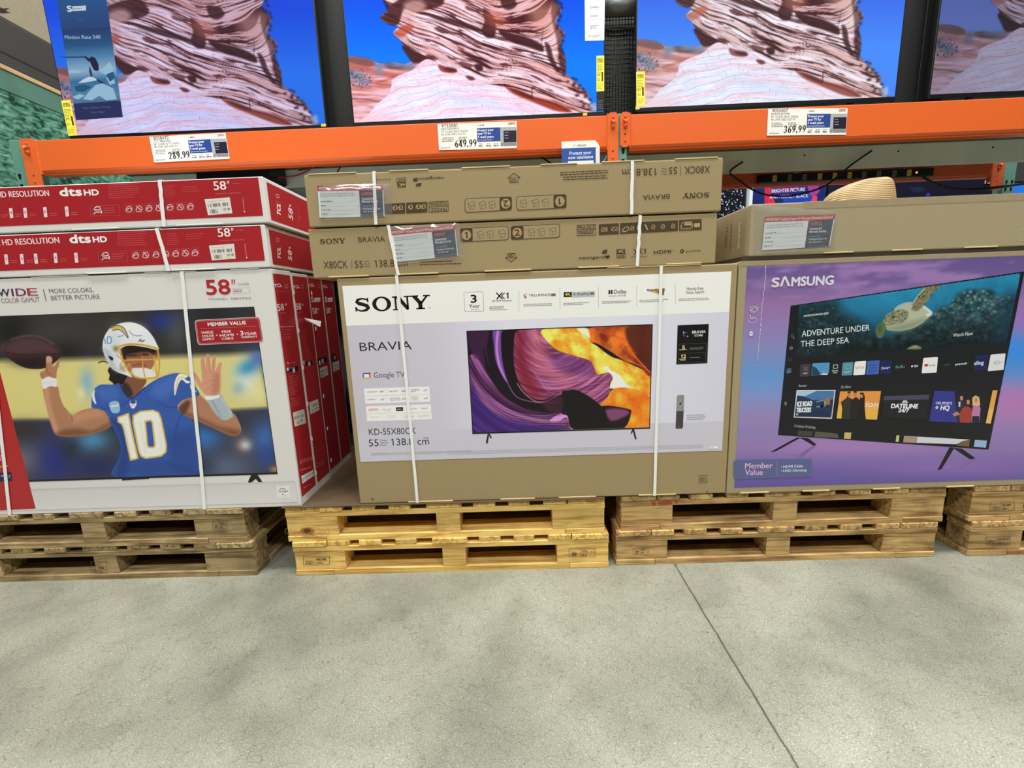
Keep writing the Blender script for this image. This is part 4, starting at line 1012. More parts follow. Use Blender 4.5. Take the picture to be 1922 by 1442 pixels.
# throwing arm
C.poly([(236, 366), (308, 356), (326, 420), (352, 480), (388, 520), (440, 492), (500, 478), (545, 476), (590, 520), (605, 570), (560, 600), (480, 626), (400, 634), (320, 630), (292, 606), (270, 540), (250, 460)], SK)
C.poly([(236, 366), (262, 362), (272, 440), (292, 530), (320, 600), (300, 612), (268, 530), (246, 450)], SKL, 8, .7); C.poly([(330, 600), (420, 590), (500, 600), (590, 560), (600, 572), (540, 608), (400, 634), (310, 628)], SKD, 10, .9)
C.poly([(380, 515), (440, 500), (520, 480), (560, 520), (480, 540), (410, 560)], (186, 138, 104), 10, .7); C.stroke([(352, 480), (386, 520), (392, 548)], 5, SKD, .7, 3)
C.poly([(228, 320), (262, 308), (302, 314), (308, 362), (272, 360), (236, 374)], (214, 214, 212)); C.stroke([(236, 345), (304, 338)], 4, (180, 182, 184), .5, 3)
C.poly([(16, 165), (40, 128), (90, 98), (140, 86), (190, 85), (240, 98), (290, 130), (322, 165), (332, 192), (316, 215), (280, 245), (240, 264), (190, 268), (140, 262), (90, 240), (44, 205)], (50, 34, 36))
C.poly([(18, 165), (60, 120), (140, 92), (220, 98), (290, 140), (320, 180), (240, 185), (100, 190)], (84, 58, 60), 16, .8); C.stroke([(60, 108), (140, 88), (220, 95), (290, 132)], 5, (130, 108, 108), .5, 4); C.stroke([(24, 178), (120, 190), (240, 188), (328, 186)], 3, (26, 16, 18), .9)
C.blob(160, 235, 110, 30, (26, 16, 18), .6)
C.poly([(216, 290), (246, 270), (250, 230), (252, 204), (266, 198), (280, 206), (284, 240), (292, 256), (318, 222), (320, 246), (308, 282), (302, 318), (262, 308), (230, 322)], SK); C.poly([(252, 204), (266, 198), (280, 206), (282, 226), (256, 232)], SKL, 3); C.stroke([(250, 240), (256, 280), (276, 300)], 4, SKD, .7, 3)
# body and jersey
C.poly([(662, 350), (688, 290), (790, 320), (772, 370), (712, 425), (668, 396)], (120, 78, 60)); C.poly([(662, 350), (690, 345), (720, 400), (700, 420), (668, 396)], (54, 40, 40), 4)
J, JD, JL = (50, 84, 158), (32, 56, 120), (74, 112, 186)
C.poly([(966, 480), (990, 440), (1062, 400), (1110, 432), (1150, 476), (1200, 520), (1250, 532), (1266, 508), (1292, 550), (1306, 590), (1300, 616), (1276, 630), (1236, 624), (1150, 585), (1060, 545), (1000, 520)], SK)
C.poly([(985, 515), (1060, 540), (1150, 582), (1240, 624), (1280, 630), (1300, 600), (1200, 580), (1100, 540), (1000, 500)], SKD, 10, .9); C.poly([(966, 480), (1010, 440), (1030, 450), (1010, 500), (985, 512)], (80, 54, 44), 6, .9)
C.poly([(496, 440), (500, 395), (520, 368), (548, 352), (600, 352), (652, 348), (672, 392), (714, 424), (780, 368), (858, 318), (950, 290), (1010, 300), (1040, 330), (1062, 370), (1080, 408), (1010, 428), (975, 450), (962, 480), (985, 512), (1042, 545), (1056, 620), (1064, 700), (1072, 832), (900, 842), (618, 852), (640, 760), (654, 700), (640, 640), (605, 570), (580, 512), (548, 486), (500, 478)], J)
C.poly([(600, 540), (660, 560), (700, 700), (690, 850), (618, 852), (654, 700), (640, 640)], JD, 14, .8); C.poly([(900, 640), (1000, 600), (1056, 620), (1072, 832), (960, 820)], JD, 26, .55); C.poly([(860, 330), (960, 300), (940, 380), (880, 430), (820, 400)], JL, 16, .6); C.poly([(520, 375), (620, 360), (640, 420), (560, 440)], JL, 14, .5)
C.poly([(700, 780), (860, 760), (1060, 830), (760, 850)], JD, 18, .5)
for p in ([(548, 486), (640, 470), (720, 430)], [(960, 478), (900, 470), (850, 440)], [(870, 760), (960, 800), (1060, 830)], [(985, 512), (960, 560), (950, 640)]): C.stroke(p, 5, JD, .7, 4)
C.stroke([(652, 350), (672, 394), (714, 426), (782, 370)], 6, (24, 36, 80), .9, 2)
C.poly([(945, 408), (944, 350), (960, 305), (980, 293), (1018, 306), (1000, 322), (1032, 338), (1010, 345), (985, 325), (966, 350), (952, 400)], (222, 222, 210)); C.stroke([(952, 392), (958, 345), (974, 312), (1004, 318)], 6, (214, 176, 84), .9); C.poly([(1036, 380), (1030, 350), (1046, 372), (1066, 392)], (220, 220, 214))
C.poly([(498, 402), (514, 378), (512, 410), (522, 458), (504, 440)], (206, 214, 220))
C.poly([(592, 452), (640, 444), (648, 498), (608, 503)], (140, 176, 206)); C.stroke([(604, 470), (640, 464)], 8, (220, 228, 234), .8)
C.poly([(704, 442), (722, 446), (738, 440), (737, 466), (721, 482), (706, 468)], (220, 222, 230)); C.poly([(708, 444), (734, 443), (733, 453), (709, 454)], (40, 60, 130)); C.stroke([(712, 470), (722, 458), (731, 468)], 3, (180, 50, 60), .8)
GOLD = (208, 172, 88)
def digit(pts, w): 
    C.stroke(pts+[pts[0]], 9, GOLD, 1.0)
C.sm = False
one = [(640, 552), (640, 530), (668, 520), (695, 509), (712, 600), (746, 750), (708, 760), (672, 592), (662, 566)]
zer = [(722, 520), (760, 498), (828, 492), (858, 504), (872, 540), (900, 680), (898, 716), (872, 738), (790, 750), (764, 738), (752, 710), (722, 560)]
zin = [(786, 550), (818, 545), (826, 560), (840, 680), (832, 692), (806, 692), (798, 680)]
C.poly(one, (222, 224, 214)); digit(one, 9); C.poly(zer, (222, 224, 214)); digit(zer, 9); C.poly(zin, J); digit(zin, 6)
for p in ([(672, 560), (700, 700)], [(760, 560), (790, 720)], [(860, 560), (880, 700)]): C.stroke(p, 12, (196, 200, 196), .5, 6)
C.sm = True
# raised hand and sleeve
C.poly([(1112, 414), (1150, 410), (1192, 400), (1216, 440), (1262, 512), (1240, 540), (1212, 544), (1188, 532), (1150, 488)], (158, 170, 176)); C.poly([(1112, 414), (1150, 410), (1180, 404), (1186, 422), (1124, 436)], (214, 216, 214)); C.stroke([(1150, 440), (1196, 530)], 6, (110, 124, 134), .6, 4); C.stroke([(1200, 430), (1250, 510)], 6, (190, 200, 206), .5, 4)
C.poly([(1040, 290), (1056, 288), (1076, 312), (1092, 342), (1092, 290), (1086, 240), (1090, 210), (1103, 206), (1110, 240), (1116, 272), (1114, 220), (1120, 190), (1134, 192), (1140, 240), (1144, 272), (1148, 220), (1154, 196), (1167, 204), (1166, 250), (1162, 284), (1178, 250), (1190, 234), (1201, 242), (1192, 300), (1190, 380), (1186, 402), (1150, 412), (1116, 408), (1092, 384), (1064, 340)], (198, 140, 116))
for p in ([(1100, 215), (1114, 290)], [(1128, 200), (1138, 290)], [(1160, 210), (1154, 300)], [(1100, 350), (1140, 330), (1180, 330)], [(1110, 390), (1150, 350)]): C.stroke(p, 3, (150, 94, 76), .5, 2)
C.poly([(1160, 300), (1190, 300), (1188, 390), (1150, 400)], (160, 106, 84), 10, .6)
# hair, face and helmet
C.poly([(584, 275), (604, 255), (660, 280), (690, 300), (664, 350), (640, 345), (622, 352), (606, 338), (590, 325), (594, 300)], (30, 24, 24)); C.stroke([(534, 234), (560, 226), (596, 238)], 6, (36, 30, 28)); 
C.poly([(650, 190), (672, 150), (760, 145), (840, 160), (838, 230), (816, 270), (770, 300), (700, 280), (664, 240)], (156, 100, 78)); C.poly([(646, 170), (680, 140), (770, 136), (840, 152), (838, 190), (800, 178), (740, 182), (690, 196), (672, 226)], (36, 24, 22), 6); C.poly([(690, 196), (750, 182), (800, 180), (790, 198), (700, 206)], (90, 58, 46), 4, .8)
C.stroke([(700, 196), (738, 190)], 5, (26, 18, 18), .9, 3); C.stroke([(776, 188), (806, 192)], 5, (26, 18, 18), .9, 3); C.stroke([(762, 200), (772, 226), (758, 232)], 4, (112, 68, 52), .9, 3); C.stroke([(722, 248), (760, 242), (790, 250)], 5, (106, 56, 50), .9, 3)
C.poly([(712, 268), (744, 262), (800, 264), (838, 285), (840, 306), (800, 322), (740, 316), (718, 300)], (212, 212, 212))
C.poly([(556, 150), (560, 110), (576, 72), (604, 42), (646, 22), (700, 14), (752, 26), (796, 54), (828, 92), (848, 130), (858, 164), (790, 150), (712, 140), (668, 148), (648, 172), (660, 210), (680, 250), (694, 280), (716, 312), (680, 300), (640, 286), (604, 262), (576, 214), (562, 180)], (212, 216, 222))
C.blob(620, 150, 40, 100, (176, 184, 194), .5); C.blob(720, 50, 60, 30, (240, 242, 246), .7); C.poly([(556, 150), (566, 180), (600, 256), (640, 286), (620, 240), (590, 170)], (150, 158, 170), 8, .6)
C.poly([(588, 52), (612, 34), (646, 32), (676, 50), (692, 98), (668, 66), (640, 52), (612, 58), (604, 50)], (206, 168, 78)); C.stroke([(600, 46), (630, 32), (664, 40), (684, 66), (694, 100), (668, 70), (640, 54), (610, 60)], 4, (40, 52, 110), 1.0); C.stroke([(640, 92), (656, 90), (668, 84)], 3, (40, 52, 90)); C.stroke([(700, 60), (716, 80), (742, 88), (768, 86)], 3, (60, 70, 90), .9); C.stroke([(752, 118), (762, 108), (768, 120), (782, 112)], 5, (30, 40, 80))
for p in ([(566, 104), (572, 130)], [(582, 96), (600, 96), (602, 124), (584, 128), (582, 96)]): C.stroke(p, 5, (60, 120, 180))
C.poly([(588, 196), (612, 206), (610, 222), (596, 214)], (26, 26, 30)); C.stroke([(600, 150), (640, 140), (642, 180)], 5, (188, 170, 110), .8)
C.poly([(606, 144), (640, 140), (646, 172), (622, 178)], (196, 186, 150)); C.blob(628, 158, 14, 14, (90, 90, 90), .8); C.blob(662, 264, 18, 20, (120, 120, 110), .7)
FM = (214, 166, 58)
for p, w in (([(640, 146), (700, 132), (780, 138), (852, 156)], 10), ([(852, 156), (862, 220), (856, 300), (838, 314)], 9), ([(648, 150), (664, 210), (690, 270), (720, 300), (770, 318), (838, 314)], 8), ([(664, 222), (740, 218), (860, 216)], 6), ([(770, 200), (776, 270), (786, 312)], 6), ([(690, 272), (700, 240), (722, 300)], 5), ([(834, 200), (848, 300)], 6), ([(632, 192), (664, 222), (650, 250), (680, 280)], 6)):
    C.stroke(p, w, FM); C.stroke([(a+2, b+2) for a, b in p], w*.35, (150, 106, 36), .7)
C.stamp(Q)
Q.frame(0, 0, 1)
Q.rectm(-2.06, zb_-.004, xr_+.002, zb_+.0035, (24, 24, 26)); Q.rectm(xr_-.0005, zb_, xr_+.0018, zt_, (30, 30, 34)); Q.rectm(-2.06, zt_-.001, xr_, zt_+.001, (40, 40, 42))
Q.poly([(229, 897), (280, 894), (280, 899), (229, 902)], (24, 24, 26))
Q.frame(0, 600, .34683); Q.poly([(1362, 835), (1390, 834), (1410, 862), (1429, 897), (1418, 899), (1384, 862), (1356, 885), (1342, 880)], (28, 28, 30))
Q.build('football_picture', M_INK, t1)
# red corner band and lower shelf tone
zsh = at(300, 911, y=yt)[2]; Q.grad(-2.20, .302, -.872, zsh, [(0, (180, 178, 178)), (.12, (196, 194, 194)), (1, (206, 204, 203))])
Q.frame(0, 0, 1); Q.poly([(-26, 597), (67.5, 955), (-260, 972), (-260, 600)], (168, 28, 32))
Q.text('TV', (-1, 865), (11, 864), 9, (226, 190, 190), .02); Q.text('Google', (-8, 879), (16, 876), 4, (226, 170, 170), .01); Q.rr([(-12, 888), (22, 886), (24, 903), (-10, 905)], .003, (34, 36, 72)); Q.text('Alexa', (2, 895), (20, 894), 3, (210, 214, 226)); Q.line([(8, 898), (14, 898), (19, 896)], .001, (210, 214, 226))
Q.build('corner_band', M_INK, t1)
Q.frame(0, 460, .1664)
for ch, a, b, c in (('W', -14, 120, (60, 48, 84)), ('I', 142, 160, (84, 44, 92)), ('D', 190, 302, (106, 40, 84)), ('E', 318, 432, (158, 50, 60))): T(ch, (a, 580-(a+b)*.012), (b, 580-(a+b)*.012), 82, c, .02)
T('COLOR GAMUT', (20, 656), (455, 640), 52, (130, 104, 112)); Q.line([(490, 500), (522, 630)], .0024, (80, 76, 80)); T('MORE COLORS,', (560, 545), (1058, 530), 48, (104, 100, 102)); T('BETTER PICTURE', (583, 622), (1130, 606), 48, (104, 100, 102))
Q.build('slogan_lettering', M_INK, t1)
Q.frame(0, 320, .3122)
T('58', (1246, 747), (1388, 742), 84, (168, 28, 40), .025); marks58(Q, 1392, 656, 30, (168, 28, 40)); T('CLASS', (1432, 690), (1497, 687), 12, (130, 120, 122)); Q.line([(1399, 710), (1502, 704), (1503, 736), (1400, 742)], .0007, (170, 160, 162), True); Q.micro((1405, 722), (1470, 718), 6, (180, 90, 100), 3, 2, 10)
T('MODEL: 58S470G', (1257, 779), (1510, 773), 11, (130, 122, 124))
Q.build('size_lettering', M_INK, t1)
Q.rr([(1170, 900), (1562, 880), (1586, 1032), (1190, 1050)], .012, (206, 200, 200)); Q.rr([(1173, 903), (1560, 883), (1583, 1030), (1193, 1047)], .0115, (150, 26, 36)); Q.rr([(1178, 907), (1556, 888), (1578, 1026), (1197, 1042)], .0105, (206, 150, 154)); Q.rr([(1180, 909), (1554, 890), (1576, 1024), (1199, 1040)], .0102, (152, 24, 34))
T('MEMBER VALUE', (1252, 936), (1480, 925), 20, WH, .03); Q.line([(1204, 952), (1540, 936)], .0008, (206, 120, 124))
for t, a, b, h in (('WIDE', (1212, 984), (1285, 980), 15), ('COLOR', (1217, 1004), (1288, 1000), 13), ('GAMUT', (1220, 1023), (1292, 1019), 13), ('+', (1299, 998), (1312, 997), 12), ('FREE', (1336, 977), (1391, 974), 14), ('HDMI', (1324, 1000), (1406, 996), 15), ('CABLE', (1336, 1019), (1405, 1015), 13), ('+', (1422, 992), (1436, 991), 12), ('3', (1448, 992), (1465, 991), 26), ('YEAR', (1469, 992), (1545, 987), 17), ('WARRANTY', (1453, 1009), (1548, 1004), 11)): T(t, a, b, h, WH, .02)
Q.build('member_badge', M_INK, t1)
Q.frame(0, 600, .34683); Q.poly([(1494, 900), (1566, 898), (1573, 964), (1500, 968)], (214, 212, 208)); T('Hey', (1517, 920), (1547, 919), 10, (50, 50, 50), .02); T('Google', (1509, 934), (1560, 932), 10, (50, 50, 50), .02); Q.disc(1531, 946, .0026, (50, 50, 50)); Q.disc(1546, 950, .0014, (80, 80, 80)); Q.disc(1542, 958, .0012, (80, 80, 80))
Q.build('assistant_badge', M_INK, t1)
strap_front(t1, yt, (343, 508), (385, 950), 1.1668, Z0+.001, .0125); strap_front(t1, yt, (-28, 520), (20, 960), 1.1668, Z0+.001, .0125)
tabs(t1, yt-.001, 1.1655, [(-1.70, -1.50), (-1.30, -1.12), (-1.0, -.90)], .002, M_WHITEB)

# ---- flat ones on top
def flat_tcl(xr, y, z0, z1, label, dz_frame, D, TXT_):
    t = carton('television_carton', xr-1.41, xr, y, y+.875, z0, z1, M_WHITEB, label, 'flat red and white television cartons at left', bev=.003)
    Q = Ink(y=y); Q.rectm(xr-1.405, z0+.022, xr-.014, z1-.003, RED); TXT_(Q, t)
    S_ = Ink(x=xr); S_.rectm(y+.022, z0+.012, y+.86, z1-.012, RED); D(S_); S_.build('side_print', M_INK, t)
    return t
def front_common(Q, t, o, P):
    """P maps the printed items: measured baselines on this carton"""
    T = Q.text
    T(P['res'][0], *P['res'][1:3], 34, (224, 206, 206), .02)
    a, b = P['dts']; w = b[0]-a[0]
    Q.build('resolution_lettering', M_INK, t)
    # 'dts HD' mark: heavy slanted letters
    T('dts', a, (a[0]+w*.56, a[1]+(b[1]-a[1])*.56), 46, WH, .05); T('HD', (a[0]+w*.63, a[1]+(b[1]-a[1])*.63), b, 32, WH, .05)
    Q.build('audio_mark', M_INK, t)
    u, v = P['fine']; Q.micro((u, v), (u+190, v-8), 6, (186, 70, 76), 3, 7, 13, .2)
    Q.build('fine_print', M_INK, t)
    u, v = P['fine2']; Q.micro((u, v), (u+70, v-3), 5, (186, 70, 76), 4, 6, 13, .2); u, v = P['fine3']; Q.micro((u, v), (u+120, v-5), 5, (186, 70, 76), 5, 3, 14, .3)
    Q.build('fine_print', M_INK, t)
    u, v = P['58']; T('58', (u, v), (u+74, v-3), 50, WH, .012); marks58(Q, u+78, v-54, 17); T('CLASS', (u+108, v-35), (u+150, v-37), 7, (200, 110, 116)); T('MODEL: 58S470G', (u+10, v+26), (u+160, v+20), 6, (200, 110, 116))
    Q.build('size_lettering', M_INK, t)
    for n, (u, v) in P['num']:
        Q.rr([(u-12, v-56), (u+8, v-58), (u+15, v+2), (u-5, v+4)], .0012, (216, 200, 200)); T(n, (u-3, v-22), (u+7, v-22), 16, (130, 30, 40), .02)
        Q.micro((u+28, v-18), (u+72, v-20), 4, (206, 110, 110), int(n), 2, 12)
    u, v = P['box']; Q.line([(u-20, v-56), (u+155, v-62), (u+160, v), (u-16, v+6)], .0009, (186, 80, 84), True)
    Q.line([(u, v-10), (u+6, v-40), (u+20, v-52), (u+40, v-50), (u+52, v-12), (u+40, v-20), (u+14, v-18), (u, v-6), (u+4, v-30), (u+46, v-34)], .0028, WH)
    Q.micro((u+62, v-40), (u+145, v-44), 5, (196, 90, 96), 3, 3, 14)
    for k, (u, v) in enumerate(P['ic']):
        Q.line([(u-24, v-46), (u+24, v-48), (u+27, v+4), (u-21, v+6)], .0006, (196, 90, 90), True)
        Q.line([(u-18, v-8), (u-10, v-32), (u+8, v-38), (u+20, v-20), (u+14, v-4), (u-6, v-2), (u-18, v-8)], .0022, (224, 190, 190))
        if k % 2 == 0: Q.line([(u-12, v-14), (u+4, v-26), (u+18, v-18)], .0022, (224, 190, 190))
        else: Q.line([(u-14, v-36), (u+10, v-12)], .0030, (224, 190, 190))
    Q.build('step_pictograms', M_INK, t)
    barcode(Q, *P['bar'], 21); Q.build('barcode_label', M_INK, t)
    u, v = P['tiny']; Q.text('FLAMMABLE', (u, v), (u-8, v-72), 7, (214, 150, 150)); Q.disc(u-1, v+10, .0022, WH)
    Q.build('vertical_mark', M_INK, t)
def D1(i):
    i.frame(0, 320, .3122); i.text('TCL', (1686, 276), (1684, 204), 18, WH, .04); i.line([(1660, 185), (1690, 195)], .001, (200, 90, 90)); i.line([(1660, 160), (1662, 142), (1676, 146), (1676, 164)], .0016, (220, 180, 180), True)
    i.text('58', (1760, 302), (1757, 236), 22, WH, .01); marks58(i, 1738, 206, 14); i.micro((1800, 300), (1798, 262), 4, (200, 90, 90), 1); i.line([(1796, 190), (1800, 320)], .0006, (200, 90, 90))
def D2(i):
    i.frame(0, 320, .3122); i.text('TCL', (1686, 537), (1684, 466), 16, WH, .04); i.line([(1660, 425), (1662, 405), (1676, 408), (1676, 428)], .0016, (200, 150, 150), True)
    i.text('58', (1755, 545), (1752, 486), 20, WH, .01); marks58(i, 1736, 460, 13); i.line([(1794, 430), (1796, 560)], .0006, (180, 70, 70))
def X1(Q, t):
    Q.frame(0, 320, .3122)
    front_common(Q, t, 0, {'res': ('ULTRA HD RESOLUTION', (-150, 168), (298, 153)), 'dts': ((364, 153), (596, 148)), 'fine': (652, 90), 'fine2': (985, 96), 'fine3': (1095, 102), '58': (1288, 118),
        'num': [('3', (-22, 288)), ('4', (67, 284)), ('5', (152, 282)), ('6', (272, 278)), ('7', (402, 274))], 'box': (562, 270), 'ic': [(776, 252), (836, 250), (896, 247), (956, 245), (1022, 241), (1085, 239), (1144, 236)],
        'bar': ((1231, 174), (1382, 162), (1398, 258), (1252, 270)), 'tiny': (1472, 238)})
def X2(Q, t):
    Q.frame(0, 320, .3122)
    front_common(Q, t, 0, {'res': ('ULTRA HD RESOLUTION', (-130, 457), (360, 436)), 'dts': ((424, 436), (645, 430)), 'fine': (706, 376), 'fine2': (1005, 384), 'fine3': (1120, 386), '58': (1313, 400),
        'num': [('3', (38, 562)), ('4', (132, 560)), ('5', (216, 558)), ('6', (334, 554)), ('7', (458, 552))], 'box': (610, 546), 'ic': [(816, 530), (876, 528), (938, 525), (998, 523), (1056, 519), (1115, 517), (1172, 514)],
        'bar': ((1257, 452), (1408, 441), (1418, 531), (1275, 541)), 'tiny': (1485, 514)})
g2_ = flat_tcl(-.8595, 0, 1.170, 1.3105, 'red and white television carton lying flat, lower of the two left flat ones', 0, D2, X2)
g1_ = flat_tcl(-.8455, 0, 1.3165, 1.4630, 'red and white television carton lying flat, topmost of the left stack', 0, D1, X1)
strap_front(g2_, 0, (296, 428), (316, 502), 1.3108, 1.170, .0125); strap_front(g1_, 0, (301, 336), (309, 420), 1.4633, 1.3165, .0125)
tabs(g1_, 0, 1.3168, [(-1.52, -1.36), (-1.16, -1.0)], .003, M_WHITEB); tabs(g2_, -.001, 1.1705, [(-1.5, -1.36), (-1.2, -1.05)], .002, M_WHITEB)

# ================================================================== PURPLE CARTONS (right)
v2 = carton('television_carton', .757, 2.155, .158, .312, Z0+.0008, 1.124, M_KRAFT, 'brown television carton standing directly behind the purple underwater print carton', 'standing purple television cartons at right')
v1 = carton('television_carton', .7485, 2.145, 0, .153, Z0+.0008, 1.1275, M_KRAFTG, 'television carton standing on edge, purple and blue print of a television showing a turtle', 'standing purple television cartons at right')
Q = Ink(y=0); T = Q.text
C = Canvas(0, .776, 2.120, .309, 1.112, .010); C.frame(1360, 480, .31896)
C.fill((110, 84, 152)); vv = C.Y
st = [(0, (92, 76, 132)), (150, (108, 86, 142)), (290, (140, 106, 156)), (400, (138, 114, 168)), (560, (122, 130, 182)), (700, (96, 136, 192)), (820, (126, 134, 188)), (960, (140, 124, 174)), (1150, (130, 110, 166)), (1260, (108, 90, 158)), (1400, (86, 76, 142))]
for c_ in range(3): C.img[..., c_] = np.interp(vv, [a[0] for a in st], [a[1][c_]/255 for a in st])
C.blob(1700, 560, 180, 150, (40, 132, 220), .85); C.blob(1700, 860, 200, 130, (182, 108, 170), .8); C.blob(1750, 380, 120, 90, (150, 100, 176), .6); C.blob(760, 1120, 600, 60, (172, 120, 180), .55); C.blob(1300, 1250, 500, 50, (160, 110, 180), .4); C.blob(220, 760, 160, 90, (96, 146, 208), .5); C.blob(900, 60, 260, 40, (134, 92, 152), .6)
w = np.clip(fbm(C.X/240, C.Y/38+C.X/500, 3, 4)-.52, 0, 1)*3*np.clip((330-C.Y)/200, 0, 1); C.blend(np.clip(w, 0, .5), (176, 140, 190))
C.stamp(Q)
Q.frame(1360, 480, .31896)
pr_ = Q.map(1755, 1300)[0]; Q.rectm(pr_, .309, 2.120, at(1915, 735, y=0)[2], (58, 104, 168))
Q.build('purple_print', M_INK, v1)
for pts in ([(300, 1158), (420, 1180), (450, 1190), (540, 1120), (520, 1115), (430, 1178)], [(1262, 1258), (1400, 1250), (1480, 1200), (1470, 1195), (1380, 1248)]): Q.poly(pts, (126, 92, 150))
# stand legs and television
for pts in ([(420, 1072), (450, 1070), (300, 1152), (266, 1157)], [(440, 1070), (492, 1074), (541, 1112), (524, 1119)], [(1322, 1128), (1352, 1130), (1276, 1256), (1250, 1264)], [(1340, 1130), (1396, 1136), (1475, 1192), (1445, 1200)]): Q.poly(pts, (26, 22, 32))
Q.poly([(388, 295), (1764, 92), (1552, 1142), (313, 1056)], (22, 24, 40)); Q.poly([(392, 300), (1758, 98), (1549, 1136), (318, 1050)], (24, 26, 30))
reg = [(436, 292), (1742, 102), (1656, 527), (424, 602)]
P_ = [Q.map(*p) for p in reg]
C = Canvas(0, min(p[0] for p in P_), max(p[0] for p in P_), min(p[1] for p in P_), max(p[1] for p in P_), .0019)
C.frame(1360, 480, .31896); C.sm = True; X_, Y_ = C.X, C.Y
t_ = np.clip((Y_-120)/460, 0, 1)
for c_, (a, b) in enumerate(((34, 16), (128, 54), (168, 74))): C.img[..., c_] = (a+(b-a)*t_)/255
C.blob(1000, 220, 330, 120, (40, 140, 186), .8); C.blob(760, 300, 220, 80, (36, 110, 150), .6)
n1 = fbm(X_/60, Y_/60, 7, 4); C.blend(np.clip(n1-.45, 0, 1)*.9, (20, 84, 110))
dk = C.mask([(424, 602), (436, 292), (640, 262), (700, 330), (820, 400), (900, 470), (1000, 600)], 26); C.blend(dk*(.55+.4*np.clip(fbm(X_/22, Y_/22, 11, 4)*1.2, 0, 1)), (20, 30, 34))
tex = fbm(X_/14, Y_/14, 15, 4); C.blend(dk*np.clip(tex-.58, 0, 1)*3, (70, 90, 84))
rf = C.mask([(1110, 400), (1220, 350), (1260, 310), (1330, 290), (1360, 230), (1440, 200), (1560, 200), (1620, 240), (1742, 270), (1700, 527), (1500, 540), (900, 575), (700, 590), (690, 530), (800, 500), (960, 480), (1010, 460)], 10)
cell = fbm(X_/46, Y_/40, 21, 3); ced = np.abs(((cell*9) % 1)-.5)*2
rfc = mixc((16, 46, 56), (70, 112, 122), np.clip(fbm(X_/34, Y_/30, 29, 4)*1.8-.5, 0, 1)); sh = np.clip((Y_-330)/260, 0, 1)*.75
C.img = C.img*(1-rf[..., None])+(rfc/255*(1-sh[..., None]))*rf[..., None]
rnd = random.Random(12); rfk = rf > .4
for k in range(300):
    x0 = rnd.uniform(1120, 1700); y0 = rnd.uniform(210, 520); r0 = rnd.uniform(5, 15)
    j = np.argmin((X_-x0)**2+(Y_-y0)**2)
    if not rfk.ravel()[j]: continue
    f_ = max(.15, 1-max(0, y0-300)/200)*rnd.uniform(.55, 1)
    C.blob(x0+r0*.3, y0+r0*.6, r0*1.1, r0, (12, 34, 42), .75); C.blob(x0, y0, r0, r0*.8, (int(120*f_), int(164*f_), int(166*f_)), .8); C.blob(x0-r0*.25, y0-r0*.3, r0*.45, r0*.35, (int(176*f_), int(206*f_), int(200*f_)), .6)
C.poly([(1640, 250), (1742, 240), (1656, 527), (1560, 530), (1600, 420)], (20, 50, 70), 30, .8)
TU = (166, 170, 146)
C.poly([(1000, 312), (1050, 280), (1100, 274), (1160, 290), (1218, 335), (1192, 372), (1130, 418), (1062, 440), (1000, 444), (950, 430), (980, 380)], TU); C.poly([(960, 425), (1060, 400), (1180, 372), (1120, 420), (1040, 444), (990, 444)], (112, 122, 104), 14, .8); C.stroke([(1010, 308), (1060, 284), (1110, 280)], 8, (120, 160, 190), .8, 4); C.stroke([(1165, 296), (1216, 336), (1190, 350)], 12, (206, 214, 216), .9, 4)
C.poly([(932, 384), (950, 348), (990, 326), (1040, 316), (1074, 330), (1070, 366), (1040, 396), (990, 412), (950, 420), (932, 404)], (150, 152, 120)); 
cellm = C.mask([(932, 384), (950, 348), (990, 326), (1040, 316), (1080, 330), (1076, 372), (1040, 396), (980, 400)], 3)
C.blend(cellm*np.clip((np.abs(((fbm(X_/26, Y_/22, 33, 2)*8) % 1)-.5)*2-.35), 0, 1)*1.4, (36, 40, 34)); C.blob(992, 362, 9, 7, (16, 16, 16), 1); C.stroke([(934, 396), (960, 408), (990, 400)], 4, (60, 60, 48), .8)
C.poly([(1094, 306), (1112, 268), (1140, 230), (1176, 190), (1230, 172), (1274, 170), (1256, 192), (1222, 224), (1196, 262), (1160, 304), (1124, 326)], (140, 136, 102)); fm = C.mask([(1094, 306), (1140, 230), (1176, 190), (1274, 170), (1222, 224), (1160, 304), (1124, 326)], 4); C.blend(fm*np.clip(np.abs(((fbm(X_/24, Y_/24, 41, 2)*8) % 1)-.5)*2-.3, 0, 1)*1.5, (48, 46, 36)); C.stroke([(1094, 306), (1130, 244), (1176, 192)], 5, (206, 200, 160), .7)
C.poly([(888, 436), (900, 405), (924, 392), (944, 402), (942, 446), (926, 482), (906, 486), (892, 468)], (84, 100, 66)); C.blob(912, 430, 16, 26, (50, 66, 44), .6)
C.poly([(1080, 542), (1120, 528), (1156, 540), (1150, 552), (1080, 552)], (190, 186, 130), 3)
fade = np.clip((Y_-(560-(X_-424)*.061))/50, 0, 1); C.blend(fade*.8, (20, 24, 28))
C.sm = False; C.stamp(Q, C.mask(reg) > .5); Q.frame(1360, 480, .31896)
Q.build('turtle_picture', M_INK, v1)
WHT = (216, 218, 222)
T('NATURE DOCUMENTARY SERIES', (466, 361), (610, 344), 11, WHT, .01); T('ADVENTURE UNDER', (453, 477), (852, 440), 34, (206, 214, 218)); T('THE DEEP SEA', (447, 537), (730, 513), 34, (206, 214, 218)); T('Watch Now', (1342, 478), (1460, 467), 20, (190, 198, 200), .01)
Q.disc(398, 472, .0040, (176, 180, 186), .0014); Q.line([(402, 480), (408, 488)], .0014, (176, 180, 186)); Q.disc(391, 544, .0052, (176, 180, 186), .0014); Q.line([(386, 548), (396, 540)], .0012, (176, 180, 186)); Q.disc(379, 612, .0030, (176, 180, 186), .0014); Q.disc(389, 611, .0030, (176, 180, 186), .0014)
